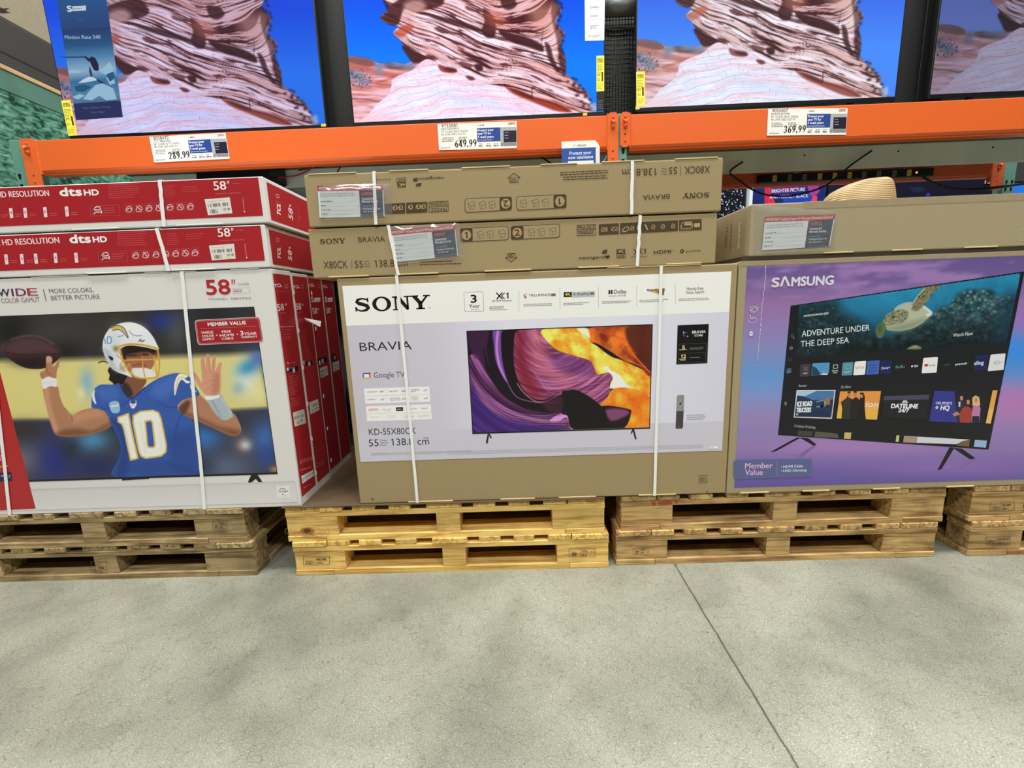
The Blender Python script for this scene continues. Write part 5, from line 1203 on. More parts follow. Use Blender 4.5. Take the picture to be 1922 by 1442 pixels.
Q.line([(367, 668), (390, 666), (388, 688), (365, 690)], .0016, (90, 150, 200), True); Q.poly([(373, 676), (384, 675), (383, 682), (372, 683)], (90, 150, 200)); Q.disc(403, 405, .003, (60, 64, 70), .001)
for k in range(3): Q.line([(352, 864+k*7), (364, 863+k*7)], .0011, (190, 190, 196))
Q.build('menu_title', M_INK, v1)
def tile(q, c, r=.004): Q.rr(q, r, c)
tile([(446, 640), (506, 636), (499, 710), (441, 713)], (58, 54, 60)); 
for du in (0, 12):
    for dv in (0, 12): Q.disc(470+du, 660+dv, .0026, (200, 200, 205), .001)
T('APPS', (460, 698), (486, 697), 9, (190, 190, 195), .01)
tile([(516, 634), (618, 629), (612, 700), (509, 706)], (70, 140, 190)); Q.poly([(516, 650), (540, 660), (560, 690), (612, 690), (610, 702), (512, 704)], (30, 60, 84)); Q.poly([(556, 700), (580, 690), (606, 692), (604, 702)], (190, 196, 196))
for a in ((560, 650), (575, 660), (590, 648), (566, 672), (600, 664)): Q.disc(*a, .0012, (24, 44, 70))
Q.rr([(639, 642), (667, 640), (665, 664), (637, 666)], .002, (190, 190, 195)); Q.rr([(642, 645), (664, 643), (662, 661), (640, 663)], .0018, (26, 26, 30)); T('Samsung', (630, 681), (666, 679), 8, WHT, .01); T('TV Plus', (635, 693), (660, 692), 8, WHT, .01)
tile([(694, 630), (758, 625), (750, 703), (687, 706)], (72, 134, 150)); Q.line([(712, 644), (740, 642), (738, 664), (710, 666)], .0016, (120, 180, 196), True); T('Live TV', (704, 690), (738, 688), 10, (190, 216, 220), .01)
tile([(765, 624), (832, 619), (825, 700), (756, 704)], (216, 216, 216)); T('NETFLIX', (768, 668), (820, 664), 13, (200, 70, 70), .01)
tile([(839, 620), (912, 615), (905, 698), (830, 701)], (56, 90, 168)); T('prime', (850, 650), (890, 648), 10, (30, 44, 96), .01); T('video', (850, 665), (890, 663), 10, (30, 44, 96), .01); Q.line([(848, 674), (866, 682), (888, 674)], .0018, (30, 44, 96))
tile([(918, 615), (984, 611), (976, 694), (909, 698)], (26, 34, 84)); T('Disney+', (922, 670), (972, 664), 14, (200, 208, 224), .01)
tile([(990, 612), (1062, 608), (1055, 690), (982, 693)], (22, 28, 30)); T('hulu', (1006, 663), (1056, 659), 18, (84, 150, 116), .02)
Q.disc(1102, 651, .0034, WHT); T('tv', (1113, 657), (1137, 655), 17, WHT, .02)
tile([(1168, 602), (1254, 596), (1246, 688), (1158, 692)], (216, 214, 214)); Q.rr([(1175, 638), (1196, 637), (1195, 652), (1174, 653)], .002, (180, 40, 50)); T('YouTube', (1199, 652), (1238, 649), 11, (110, 50, 54), .01)
Q.disc(1281, 641, .0042, (30, 100, 64), .0014); T('Spotify', (1292, 647), (1324, 645), 11, (40, 110, 70), .01); T('peacock', (1356, 645), (1424, 640), 13, WHT, .02); Q.disc(1430, 631, .001, (200, 180, 60))
Q.poly([(1474, 590), (1549, 582), (1540, 672), (1465, 678)], (28, 32, 84)); T('sling', (1467, 644), (1522, 639), 21, (190, 204, 224), .03)
tile([(1564, 582), (1652, 575), (1640, 672), (1546, 680)], (206, 208, 212)); Q.disc(1602, 630, .0082, (150, 154, 162), .0012); T('alexa', (1578, 636), (1628, 632), 13, (150, 154, 162), .01)
Q.build('app_tiles', M_INK, v1)
T('Recent', (435, 773), (480, 771), 14, (180, 182, 186)); T('On Now', (683, 781), (742, 778), 15, (180, 182, 186)); T('Continue Watching', (409, 1008), (532, 1018), 15, (170, 172, 176))
Q.poly([(423, 791), (652, 790), (630, 960), (406, 952)], (206, 208, 212)); Q.poly([(428, 796), (646, 795), (626, 954), (411, 947)], (64, 110, 158)); Q.poly([(426, 812), (520, 850), (640, 846), (626, 954), (411, 947)], (34, 50, 80)); Q.poly([(428, 796), (540, 796), (470, 828), (424, 822)], (150, 184, 206)); Q.poly([(411, 947), (418, 900), (520, 905), (600, 915), (626, 954)], (30, 44, 76))
Q.poly([(590, 840), (612, 834), (620, 850), (616, 880), (588, 878)], (150, 104, 60)); Q.line([(540, 860), (586, 850), (590, 885), (540, 890)], .0034, (120, 150, 180)); Q.disc(572, 884, .0064, (24, 28, 40)); Q.disc(606, 884, .0044, (24, 28, 40)); Q.line([(546, 822), (546, 890)], .0014, (70, 90, 120))
T('ICE ROAD', (425, 888), (512, 884), 28, WHT, .04); T('TRUCKERS', (422, 922), (506, 920), 26, WHT, .04); T('H', (420, 940), (430, 940), 12, WHT, .02)
Q.poly([(678, 799), (919, 797), (895, 965), (658, 957)], (216, 138, 46)); Q.poly([(668, 880), (905, 890), (895, 965), (658, 957)], (218, 166, 50))
Q.poly([(686, 962), (690, 900), (684, 860), (716, 838), (722, 822), (728, 834), (756, 846), (760, 900), (770, 960)], (48, 46, 40)); Q.poly([(735, 964), (740, 860), (762, 836), (775, 832), (790, 846), (802, 880), (812, 964)], (34, 30, 36)); Q.poly([(776, 964), (790, 870), (794, 840), (800, 812), (816, 806), (824, 830), (822, 880), (830, 964)], (30, 26, 30)); 
for u, v in ((731, 818), (767, 816), (804, 824)): Q.poly([(u-9, v-12), (u+8, v-13), (u+9, v+8), (u, v+16), (u-9, v+8)], (168, 118, 92)); Q.poly([(u-10, v-8), (u-8, v-18), (u+8, v-19), (u+10, v-8)], (60, 40, 30) if v != 824 else (30, 22, 22))
T('ion', (829, 889), (898, 891), 32, (222, 214, 206), .03)
Q.poly([(936, 826), (1204, 818), (1196, 860), (930, 866)], (66, 66, 88)); Q.poly([(934, 850), (1200, 846), (1180, 960), (925, 952)], (30, 30, 38)); 
for k in range(5): a = math.pi*(.12+.19*k); Q.line([(1060-4*math.cos(a), 868-4*math.sin(a)), (1060-17*math.cos(a), 868-17*math.sin(a))], .0030, WHT)
T('DATELINE', (978, 896), (1133, 898), 24, WHT, .05); T('24/7', (1020, 920), (1080, 922), 20, WHT, .05)
Q.poly([(1233, 795), (1400, 800), (1380, 982), (1201, 974)], (48, 52, 134)); Q.poly([(1350, 800), (1540, 796), (1520, 988), (1370, 980)], (30, 28, 36)); T('CBS SPORTS', (1240, 874), (1334, 876), 14, (186, 188, 220), .04); Q.disc(1247, 893, .0048, WHT); Q.disc(1247, 893, .0018, (48, 52, 134)); T('HQ', (1268, 908), (1318, 909), 26, WHT, .04)
Q.poly([(1366, 980), (1358, 900), (1374, 860), (1388, 850), (1410, 862), (1420, 900), (1400, 982)], (40, 42, 60)); Q.poly([(1374, 862), (1386, 858), (1384, 890), (1376, 888)], (190, 196, 206)); Q.poly([(1384, 982), (1378, 940), (1396, 900), (1420, 880), (1450, 900), (1456, 940), (1444, 984)], (152, 54, 46)); Q.poly([(1450, 984), (1452, 930), (1460, 880), (1486, 872), (1504, 896), (1500, 940), (1496, 986)], (176, 110, 160)); Q.poly([(1452, 986), (1456, 944), (1496, 944), (1496, 988)], (34, 34, 60)); Q.poly([(1338, 930), (1366, 916), (1384, 934), (1350, 946)], (170, 120, 94))
Q.poly([(1456, 880), (1456, 836), (1474, 822), (1496, 834), (1502, 880), (1486, 886)], (206, 168, 110)); Q.poly([(1414, 886), (1414, 850), (1430, 838), (1448, 850), (1450, 890)], (50, 32, 30))
for u, v in ((1392, 838), (1431, 862), (1478, 850)): Q.poly([(u-9, v-12), (u+8, v-13), (u+9, v+8), (u, v+16), (u-9, v+8)], (176, 126, 100)); 
Q.poly([(1381, 830), (1384, 816), (1402, 816), (1404, 830), (1392, 824)], (34, 26, 26))
Q.poly([(1575, 792), (1604, 792), (1563, 988), (1534, 986)], (216, 150, 64)); Q.poly([(1552, 900), (1582, 900), (1563, 988), (1534, 986)], (224, 170, 80))
Q.poly([(432, 1028), (520, 1034), (510, 1064), (424, 1056)], (66, 60, 52)); Q.poly([(532, 1034), (660, 1046), (672, 1074), (524, 1066)], (84, 80, 70)); Q.poly([(704, 1040), (744, 1041), (740, 1078), (700, 1076)], (186, 168, 84)); Q.poly([(1010, 1056), (1026, 1057), (1022, 1096), (1004, 1095)], (196, 180, 104)); Q.poly([(1054, 1060), (1440, 1082), (1436, 1112), (1048, 1098)], (196, 196, 206)); Q.poly([(1054, 1060), (1134, 1064), (1128, 1102), (1048, 1098)], (158, 134, 118)); Q.poly([(1362, 1108), (1400, 1090), (1440, 1082), (1436, 1124), (1366, 1118)], (110, 84, 60)); Q.poly([(1470, 1084), (1541, 1088), (1535, 1130), (1464, 1124)], (140, 168, 206))
Q.build('programme_tiles', M_INK, v1)
SC_ = (200, 194, 206)
T('S', (276, 184), (318, 182), 50, SC_, .05); Q.poly([(322, 181), (346, 122), (360, 121), (386, 179), (370, 180), (353, 137), (337, 181)], SC_); T('MSUNG', (392, 179), (636, 169), 50, SC_, .05)
Q.build('brand_lettering', M_INK, v1)
Q.rr([(52, 1203), (515, 1194), (517, 1300), (52, 1314)], .010, (92, 100, 140)); Q.rr([(54, 1206), (510, 1198), (510, 1298), (54, 1310)], .009, (84, 92, 138)); Q.line([(306, 1204), (308, 1300)], .0014, (120, 130, 170)); T('Member', (118, 1252), (280, 1250), 32, (214, 170, 206), .01); T('Value', (118, 1291), (222, 1289), 32, (214, 170, 206), .01); Q.disc(334, 1242, .0016, WHT); Q.disc(334, 1266, .0016, WHT); T('HDMI Cable', (344, 1249), (459, 1244), 15, (214, 214, 226), .01); T('UHD Dimming', (343, 1273), (480, 1268), 15, (214, 214, 226), .01)
Q.build('member_badge', M_INK, v1)
pts = [(240, 60), (238, 135), (231, 200), (222, 270), (215, 330), (210, 430), (203, 500), (196, 560), (192, 622)]
for (a, b), (c, d) in zip(pts[:-1], pts[1:]):
    for k in range(3):
        s0, s1_ = k/3, k/3+.2; Q.line([(a+(c-a)*s0, b+(d-b)*s0), (a+(c-a)*s1_, b+(d-b)*s1_)], .0022, (196, 190, 206)); Q.line([(a+(c-a)*s1_, b+(d-b)*s1_), (a+(c-a)*s1_-5+k*5, b+(d-b)*s1_+6)], .0018, (196, 190, 206))
Q.disc(168, 318, .0115, (206, 200, 214), .0018); Q.line([(146, 300), (160, 330), (190, 326), (196, 302), (170, 310), (150, 325)], .0018, (206, 200, 214)); Q.line([(150, 345), (152, 372), (172, 360)], .0018, (206, 200, 214)); Q.line([(138, 378), (150, 398), (188, 390), (184, 364), (160, 372)], .0014, (196, 190, 206))
Q.disc(157, 459, .0088, (206, 202, 214)); Q.line([(143, 459), (172, 457)], .0022, (120, 110, 160)); Q.line([(162, 446), (173, 457), (164, 470)], .0022, (120, 110, 160))
Q.build('opening_marks', M_INK, v1)
tabs(v1, -.001, Z0+.0012, [(.80, .905), (1.03, 1.13), (1.29, 1.39), (1.56, 1.66), (1.85, 1.98)], .005)
M_TAPE = simple('clear_packing_tape', (150, 134, 106), 0.18, noise=0.1, nscale=40, bump=.3, spec=.6)
MB().box(.752, 2.14, -.0006, .03, 1.1128, 1.1290, .0006).build('packing_tape', M_TAPE, v1)
v3 = carton('television_carton', .779, 2.17, 0, .84, 1.1440, 1.3125, M_KRAFTG, 'plain grey-brown carton lying flat on the purple carton, warranty pouch at its left end', None, bev=.004)
MB().box(.95, 2.168, -.0006, .06, 1.2905, 1.3135, .0006).build('packing_tape', M_TAPE, v3)
Q = Ink(x=.779); Q.aff = None
Q.px = .779; Q.EPS = -Q.EPS; Q.l = -.0006
Q.frame(1340, 280, .3028)
for n, (u, v0, v1_) in enumerate(((146, 618, 455),)): Q.text('SAMSUNG', (u+2, v0), (u+8, v1_), 12, (206, 196, 176), .03)
Q.text('CRYSTAL', (98, 630), (106, 455), 8, (104, 84, 52)); Q.text('UHD TV', (68, 610), (76, 480), 10, (104, 84, 52))
Q.build('side_print', M_INKM, v3)
pouch(v3, 0, [(1418, 384), (1573, 396), (1566, 470), (1416, 476)], [(1436, 407), (1568, 402), (1557, 462), (1430, 470)], 5)
Q = Ink(y=0); Q.line([(1911, 432), (1940, 430), (1940, 450), (1910, 452)], .0012, (180, 170, 150), True); Q.build('corner_mark', M_INKM, v3)
tabs(v3, -.001, 1.1445, [(1.03, 1.13), (1.26, 1.36), (1.50, 1.61)], .004)
# spacer board between standing and flat purple cartons
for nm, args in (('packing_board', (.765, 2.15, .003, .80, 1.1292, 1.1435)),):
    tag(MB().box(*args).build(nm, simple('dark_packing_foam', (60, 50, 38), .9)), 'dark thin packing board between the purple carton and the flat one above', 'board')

# ================================================================== RACK
M_OR = simple('orange_rack_paint', (204, 86, 13), 0.32, noise=0.06, nscale=90, bump=.05, spec=.5)
M_ORD = simple('orange_rack_paint_worn', (186, 78, 34), 0.5, noise=0.3, nscale=12, spec=.4, stretch=(1, 6, 6))
M_GR = simple('green_rack_paint', (84, 128, 112), 0.45, noise=0.08, nscale=60, spec=.4)
M_HOLE = simple('dark_hole', (14, 16, 16), 0.9)
M_STEEL = simple('zinc_bolt', (196, 190, 180), 0.35, metal=.8)
YB = .87
def beam(x0, x1, label, lplate, rplate, y=YB, face=1, mat=M_OR):
    t = thing('rack_beam', ((x0+x1)/2, y, 1.77), label, 'rack beam', None)
    m = MB()
    if face == 1:
        m.prism([(y, 1.786), (y, 1.927), (y+.004, 1.931), (y+.030, 1.931), (y+.030, 1.902), (y+.062, 1.902), (y+.062, 1.766), (y+.016, 1.766), (y+.014, 1.774), (y+.008, 1.776)], 'x', x0, x1)
    else:
        m.prism([(y, 1.822), (y, 1.915), (y+.05, 1.915), (y+.05, 1.802), (y+.01, 1.802)], 'x', x0, x1)
    m.build('beam_body', [mat], t)
    for side, P in (('l', lplate), ('r', rplate)):
        if P is None: continue
        a, b, za, zb = P; r = .012
        q = [(a+r, za), (b-r, za), (b, za+r), (b, zb-r), (b-r, zb), (a+r, zb), (a, zb-r), (a, za+r)]
        pl = MB().prism(q, 'y', y-.006, y-.001).build('end_plate', mat, t)
        c = (a+b)/2
        # hooked safety clip, rivets
        m = MB(); zc = zb-.052
        m.tube([(c-.007, y-.008, zc+.012), (c-.006, y-.022, zc+.010), (c, y-.026, zc-.004), (c+.006, y-.022, zc+.010), (c+.007, y-.008, zc+.012)], .005, 8)
        m.tube([(c, y-.006, zc-.012), (c, y-.018, zc-.016)], .009, 10); m.build('safety_clip', mat, pl)
        for zz in (zb-.022, za+.030):
            MB().tube([(c, y-.005, zz), (c, y-.0105, zz)], [.0052, .0040], 10).build('rivet', mat, pl)
        MB().tube([(c, y-.0052, za+.060), (c, y-.0068, za+.060)], .004, 10).build('pin_hole', M_HOLE, pl)
        e = b if side == 'l' else a
        MB().box(e-.004, e+.004, y-.004, y+.03, max(za, 1.765), zb-.004, .002).build('weld_flange', mat, pl)
    return t
beam(-2.462, .476, 'long orange rack beam under the left two televisions', (-2.538, -2.462, 1.700, 1.938), (.476, .5285, 1.700, 1.941))
beam(.588, 3.54, 'long orange rack beam under the right televisions, to the right of the middle post', (.5390, .588, 1.778, 1.941), (3.54, 3.60, 1.70, 1.94))
beam(.60, 3.50, 'orange rear rack beam behind the flat grey-brown carton, carrying the power strip', None, (3.50, 3.585, 1.71, 1.925), y=1.93, face=0, mat=M_ORD)
def post(x0, x1, y0, label, z1=1.9385):
    t = thing('rack_post', ((x0+x1)/2, y0, 0), label, 'rack post')
    MB().box(x0, x1, y0, y0+.075, 0, z1, .003).build('post_body', M_GR, t)
    for k in range(9):
        z = 1.35+k*.0508*1.0+.003; 
        for xx in ((x0+.020), (x1-.020)):
            i = Ink(y=y0, tol=.0004); i.emit = False
            i.polym([(xx-.004, z-.012), (xx+.004, z-.012), (xx+.009, z+.010), (xx+.006, z+.016), (xx-.006, z+.016), (xx-.009, z+.010)], (6, 8, 8))
            i.build('slot', M_INKM, t)
    return t
post(-2.605, -2.505, YB+.004, 'green slotted rack post at far left behind the orange end plate')
post(.500, .5765, YB+.004, 'green slotted rack post between the two front orange beams')
post(3.60, 3.68, 1.93, 'dark green rack post at the right end of the rear orange beam')
m = MB().box(-2.45, .495, 2.38, 2.43, 1.80, 1.9045, .004).build('rack_beam', simple('light_grey_beam', (176, 178, 170), .5, noise=.05, nscale=6)); tag(m, 'light grey rear beam under the rear shelf board of the left bay', 'rack beam')
for a_, b_, l_ in ((-2.50, .49, 'left'), (.60, 3.55, 'right')):
    tag(MB().box(a_, b_, 1.96, 1.98, .004, 1.60).build('light_blocking_board', simple('dark_light_blocker', (46, 46, 44), .8)), 'added unseen dark board blocking light from behind the lower %s bay' % l_, 'backboard')  # added unseen boards that keep light from leaking in from behind
# decking: painted boards resting on the beams, seen from below
M_DK1 = simple('dark_green_painted_board', (52, 76, 68), 0.5, noise=0.12, nscale=5, spec=.4)
def streak_mat():
    m, nt, b = principled('grey_green_glossy_board')
    tc = nt.nodes.new('ShaderNodeTexCoord'); mp = nt.nodes.new('ShaderNodeMapping'); mp.inputs['Scale'].default_value = (3.2, .35, 1)
    n = nt.nodes.new('ShaderNodeTexNoise'); n.inputs['Scale'].default_value = 2.2; n.inputs['Detail'].default_value = 3
    cr = nt.nodes.new('ShaderNodeValToRGB'); cr.color_ramp.elements[0].position = .38; cr.color_ramp.elements[0].color = (*ink((96, 112, 102)), 1); cr.color_ramp.elements[1].position = .6; cr.color_ramp.elements[1].color = (*ink((176, 190, 178)), 1)  # light and dark streaks paint glossy reflections into the board colour
    nt.links.new(tc.outputs['Object'], mp.inputs[0]); nt.links.new(mp.outputs[0], n.inputs['Vector']); nt.links.new(n.outputs[0], cr.inputs[0]); nt.links.new(cr.outputs[0], b.inputs['Base Color'])
    b.inputs['Roughness'].default_value = .22
    return m
M_DK2 = streak_mat()
M_AP = simple('grey_green_steel_apron', (196, 208, 198), .3, noise=.22, nscale=2.4, spec=.5, stretch=(2.2, 1, .25))  # stretched noise paints streaky reflections into the strip colour
for a_, b_, l_ in ((-2.44, .49, 'left'), (.60, 3.49, 'right')):
    tp = MB().box(a_, b_, 1.42, 1.428, at(1620, 316, y=1.42)[2] if l_ == 'right' else at(560, 352, y=1.42)[2], 1.9025, .001).build('steel_apron', M_AP); tag(tp, 'grey-green steel strip hanging under the %s shelf boards' % l_, 'steel strip')
    for q_ in (.22, .42, .62, .82):
        MB().tube([(a_+(b_-a_)*q_, 1.4205, 1.86), (a_+(b_-a_)*q_, 1.4175, 1.86)], .005, 10).build('screw_hole', M_HOLE, tp)
tag(MB().box(.60, 3.50, .935, 1.52, 1.903, 1.925).build('deck_board', M_DK1), 'dark green painted shelf board just behind the right orange beam', 'shelf board')
t = MB().box(.60, 3.50, 1.525, 1.925, 1.918, 1.936).build('deck_board', M_DK2)
tag(t, 'grey-green glossy shelf board above the power strip, rear right', 'shelf board')
tag(MB().box(-2.45, .495, .935, 1.52, 1.903, 1.925).build('deck_board', M_DK1), 'dark green painted shelf board behind the left orange beam', 'shelf board')
tag(MB().box(-2.45, .495, 1.525, 2.45, 1.905, 1.925).build('deck_board', M_DK2), 'grey-green shelf board at the rear of the left bay', 'shelf board')

# ================================================================== TELEVISIONS
YS = .955
M_BLK = simple('black_plastic', (16, 17, 18), 0.35, noise=0.1, nscale=40, spec=.4)
M_PANEL = simple('charcoal_display_panel', (21, 23, 22), 0.55, noise=0.06, nscale=3, spec=.35)
L2 = at(665, 228.3, y=YS); R2 = at(1133, 211.5, y=YS); SW = R2[0]-L2[0]; SZ = (L2[2]+R2[2])/2; SH = SW*9/16
C = Canvas(YS, L2[0], R2[0], SZ, SZ+SH, .0029); C.frame(560, 0, .33299); C.sm = True
X_, Y_ = C.X, C.Y
t_ = np.clip(Y_/350, 0, 1)
for c_, (a, b) in enumerate(((18, 40), (84, 128), (226, 240))): C.img[..., c_] = (a+(b-a)*t_)/255
def over(m, colr):
    C.img = C.img*(1-m[..., None])+np.asarray(colr)/255*m[..., None]
# far desert floor
gm = C.mask([(200, 330), (290, 318), (340, 322), (410, 336), (440, 352), (480, 360), (540, 352), (600, 362), (720, 350), (760, 700), (200, 720)], 1.5)
sg = fbm(X_/120, (Y_-X_*.05)/12, 3, 4); over(gm, mixc((196, 118, 104), (238, 196, 200), np.clip((sg-.3)*2.4+(Y_-480)/400, 0, 1)))
C.stroke([(440, 470), (520, 440), (560, 430)], 7, (150, 84, 76), .6, 4); C.stroke([(300, 600), (360, 590), (420, 604)], 6, (150, 92, 88), .5, 4)
C.poly([(270, 322), (330, 318), (400, 332), (436, 362), (400, 374), (330, 362), (280, 350)], (124, 88, 84), 3, .9); C.poly([(482, 362), (520, 354), (580, 364), (640, 384), (560, 390), (500, 384)], (96, 62, 60), 3, .9)
for x0, y0, rx, ry in ((330, 430, 50, 36), (300, 412, 26, 24), (370, 462, 36, 24), (455, 395, 30, 26), (470, 368, 40, 16), (560, 366, 50, 16), (620, 378, 44, 18), (640, 362, 30, 12)):
    C.blob(x0, y0, rx, ry, (126, 136, 158), .9)
bt = C.mask([(285, 395), (400, 400), (410, 485), (285, 485)], 8)*np.clip(fbm(X_/7, Y_/7, 8, 3)-.5, 0, 1)*3; C.blend(np.clip(bt, 0, 1), (64, 60, 76))
C.stroke([(300, 556), (380, 560), (440, 572), (480, 566)], 9, (112, 74, 72), .7, 3); C.stroke([(310, 500), (420, 510), (520, 490)], 5, (206, 130, 118), .6, 3)
# right lower crest with ragged bushes
C.poly([(1500, 430), (1540, 448), (1580, 470), (1600, 500), (1630, 520), (1645, 570), (1665, 600), (1690, 640), (1690, 700), (1400, 700)], (150, 104, 104), 2)
# the tall layered rock
up = [(430, -560), (470, -300), (440, -120), (478, 0), (512, 30), (500, 62), (462, 92), (490, 128), (560, 148), (534, 186), (580, 232), (604, 292), (640, 332), (700, 352), (720, 420), (1000, 640), (1660, 680), (1600, 520), (1540, 450), (1504, 430), (1506, 330), (1484, 300), (1478, 240), (1502, 190), (1470, 150), (1452, 118), (1482, 60), (1462, 24), (1436, 0), (1470, -120), (1420, -300), (1460, -560)]
um = C.mask(up, 1.6)
wr = fbm(X_/260, Y_/230, 71, 2)-.5
curl = np.clip((X_-1050)/420, 0, 1)*np.clip((330-Y_)/330, 0, 1)
s_ = Y_-.36*(X_-600)+wr*95+curl*(X_-1050)*.55
al = X_+.4*Y_
q = fbm(s_/8.5, al/230, 80, 4); q2 = fbm(s_/30, al/300, 90, 3); q3 = fbm(s_/20, al/110, 95, 3); fine = fbm(s_/3.6, al/60, 97, 2)
lightc = mixc((222, 172, 166), (250, 232, 238), np.clip((q2-.28)*2.6, 0, 1))+(fine[..., None]-.5)*36
tt = np.clip((q-.34)*6.0, 0, 1)*(1-np.clip((q3-.62)*9, 0, 1)*.85)
rc = mixc((72, 30, 32), (196, 136, 130), np.clip(tt*1.8, 0, 1)); rc = rc*(1-tt[..., None])+lightc*tt[..., None]
over(um, rc)
C.blend(um*np.clip((fbm(s_/4.2, al/150, 131, 2)-.66)*9, 0, 1)*.75, (66, 32, 34))
C.blend(um*np.clip((60-Y_)/160, 0, 1)*.35, (176, 108, 84))
dark = (62, 28, 28)
for p, a in (([(478, 0), (520, 26), (600, -20), (760, -60), (820, 20), (700, 60), (600, 50), (560, 140), (490, 128), (462, 92), (500, 62)], .85), ([(1130, 170), (1200, 186), (1290, 210), (1370, 250), (1378, 292), (1300, 268), (1210, 240), (1150, 206)], .95),
             ([(1040, 50), (1080, 70), (1112, 130), (1106, 206), (1060, 212), (1032, 170), (1050, 120)], .9), ([(720, 82), (790, 90), (880, 110), (950, 130), (1040, 165), (1010, 176), (900, 150), (800, 120)], .85), ([(1140, -20), (1210, -10), (1230, 30), (1190, 56), (1150, 40)], .85),
             ([(584, 262), (640, 280), (700, 310), (760, 336), (700, 350), (650, 356), (616, 316)], .9), ([(900, 280), (960, 296), (1020, 330), (1060, 362), (1090, 390), (1060, 380), (1000, 350)], .8), ([(990, 366), (1030, 362), (1040, 392), (1010, 402)], .95),
             ([(1390, 240), (1420, 260), (1440, 330), (1470, 390), (1500, 420), (1450, 400), (1410, 330)], .85), ([(1440, -20), (1480, 60), (1450, 120), (1502, 190), (1480, 240), (1506, 330), (1504, 430), (1480, 400), (1466, 300), (1452, 210), (1430, 120), (1424, 40)], .75)):
    C.poly(p, dark, 4, a)
for p in ([(540, 186), (600, 200), (640, 236), (700, 262)], [(640, 150), (740, 176), (860, 232), (960, 270), (1040, 330)], [(1110, 150), (1210, 120), (1330, 100), (1430, 70)], [(1130, 110), (1260, 84), (1400, 60)], [(1040, 230), (1180, 280), (1330, 340), (1420, 380)], [(760, 236), (880, 290), (980, 350)], [(1060, 260), (1200, 330), (1350, 410), (1480, 450)], [(1370, 250), (1376, 200), (1380, 150)]):
    C.stroke(p, 4, (92, 46, 46), .75, 2)
C.poly([(536, 186), (584, 150), (620, 136), (650, 150), (610, 196), (570, 212)], (186, 96, 76), 6, .8); C.poly([(1300, 40), (1420, 30), (1440, 120), (1460, 250), (1400, 200), (1320, 130)], (222, 170, 150), 24, .55); C.poly([(1040, 80), (1120, 60), (1180, 120), (1110, 160)], (206, 120, 96), 16, .5); C.poly([(600, 20), (680, 0), (720, 40), (660, 80), (600, 90)], (226, 180, 168), 10, .7)
# dome in front
dm = [(700, 344), (736, 334), (800, 362), (860, 376), (910, 396), (960, 424), (1040, 466), (1110, 480), (1170, 494), (1260, 536), (1330, 556), (1400, 580), (1470, 600), (1560, 640), (1690, 690), (1690, 760), (330, 760), (340, 690), (400, 640), (440, 590), (500, 540), (524, 490), (530, 450), (570, 424), (640, 396), (668, 372)]
m_ = C.mask(dm, 1.8)
r_ = np.hypot((X_-1040)/1.55, Y_-1180+fbm(X_/120, Y_/120, 5, 2)*30); th_ = np.arctan2(Y_-1180, (X_-1040)/1.55)
b1 = fbm(r_/26, th_*3, 101, 3); b2 = fbm(r_/7, th_*14, 110, 4)
dc = mixc((234, 194, 200), (222, 224, 242), np.clip((b1-.25)*2.0, 0, 1)); dc = dc+(b2[..., None]-.5)*46+14
over(m_, np.clip(dc, 0, 252))
ln = np.abs(((r_/34+fbm(th_*6, r_/200, 120, 2)*1.4) % 1)-.5)*2; C.blend(m_*np.clip((ln-.88)*8, 0, 1)*.45, (150, 98, 110))
cell_ = np.floor(r_/34+fbm(th_*6, r_/200, 120, 2)*1.4).astype(int); ck = np.abs(((th_*9+(cell_*37 % 11)/11.0) % 1)-.5)*2; C.blend(m_*np.clip((ck-.965)*26, 0, 1)*np.clip(fbm(X_/60, Y_/60, 77, 2)*2-.5, 0, 1)*.6, (140, 90, 104))
C.blend(m_*np.clip((620-X_)/300, 0, 1)*.55, (244, 206, 206)); C.blend(m_*C.mask([(760, 500), (900, 520), (1200, 600), (1300, 640), (1000, 600), (780, 540)], 16)*.4, (196, 220, 250))
C.poly([(788, 366), (830, 374), (880, 384), (896, 404), (860, 412), (806, 402)], (150, 76, 66), 3, .95); C.poly([(820, 384), (880, 388), (890, 404), (850, 404)], (70, 32, 32), 4, .8); C.poly([(942, 428), (980, 432), (996, 448), (966, 452)], (110, 50, 46), 3, .95)
C.poly([(1168, 492), (1230, 502), (1320, 540), (1420, 566), (1500, 598), (1540, 632), (1460, 628), (1380, 600), (1300, 566), (1220, 534)], (156, 72, 58), 4, .95); C.poly([(1200, 500), (1316, 540), (1310, 556), (1240, 530)], (84, 38, 34), 4, .8); C.stroke([(1316, 500), (1318, 556)], 5, (84, 38, 34), .9, 2); C.stroke([(1330, 556), (1430, 584), (1520, 626)], 5, (84, 38, 34), .8, 3)
rn = random.Random(6)
for k in range(26):
    u, v = 1510+rn.random()*70+k*4.2, 440+k*7.5+rn.uniform(-14, 14); C.blob(u, v, 10, 8, (52, 36, 40), .85)
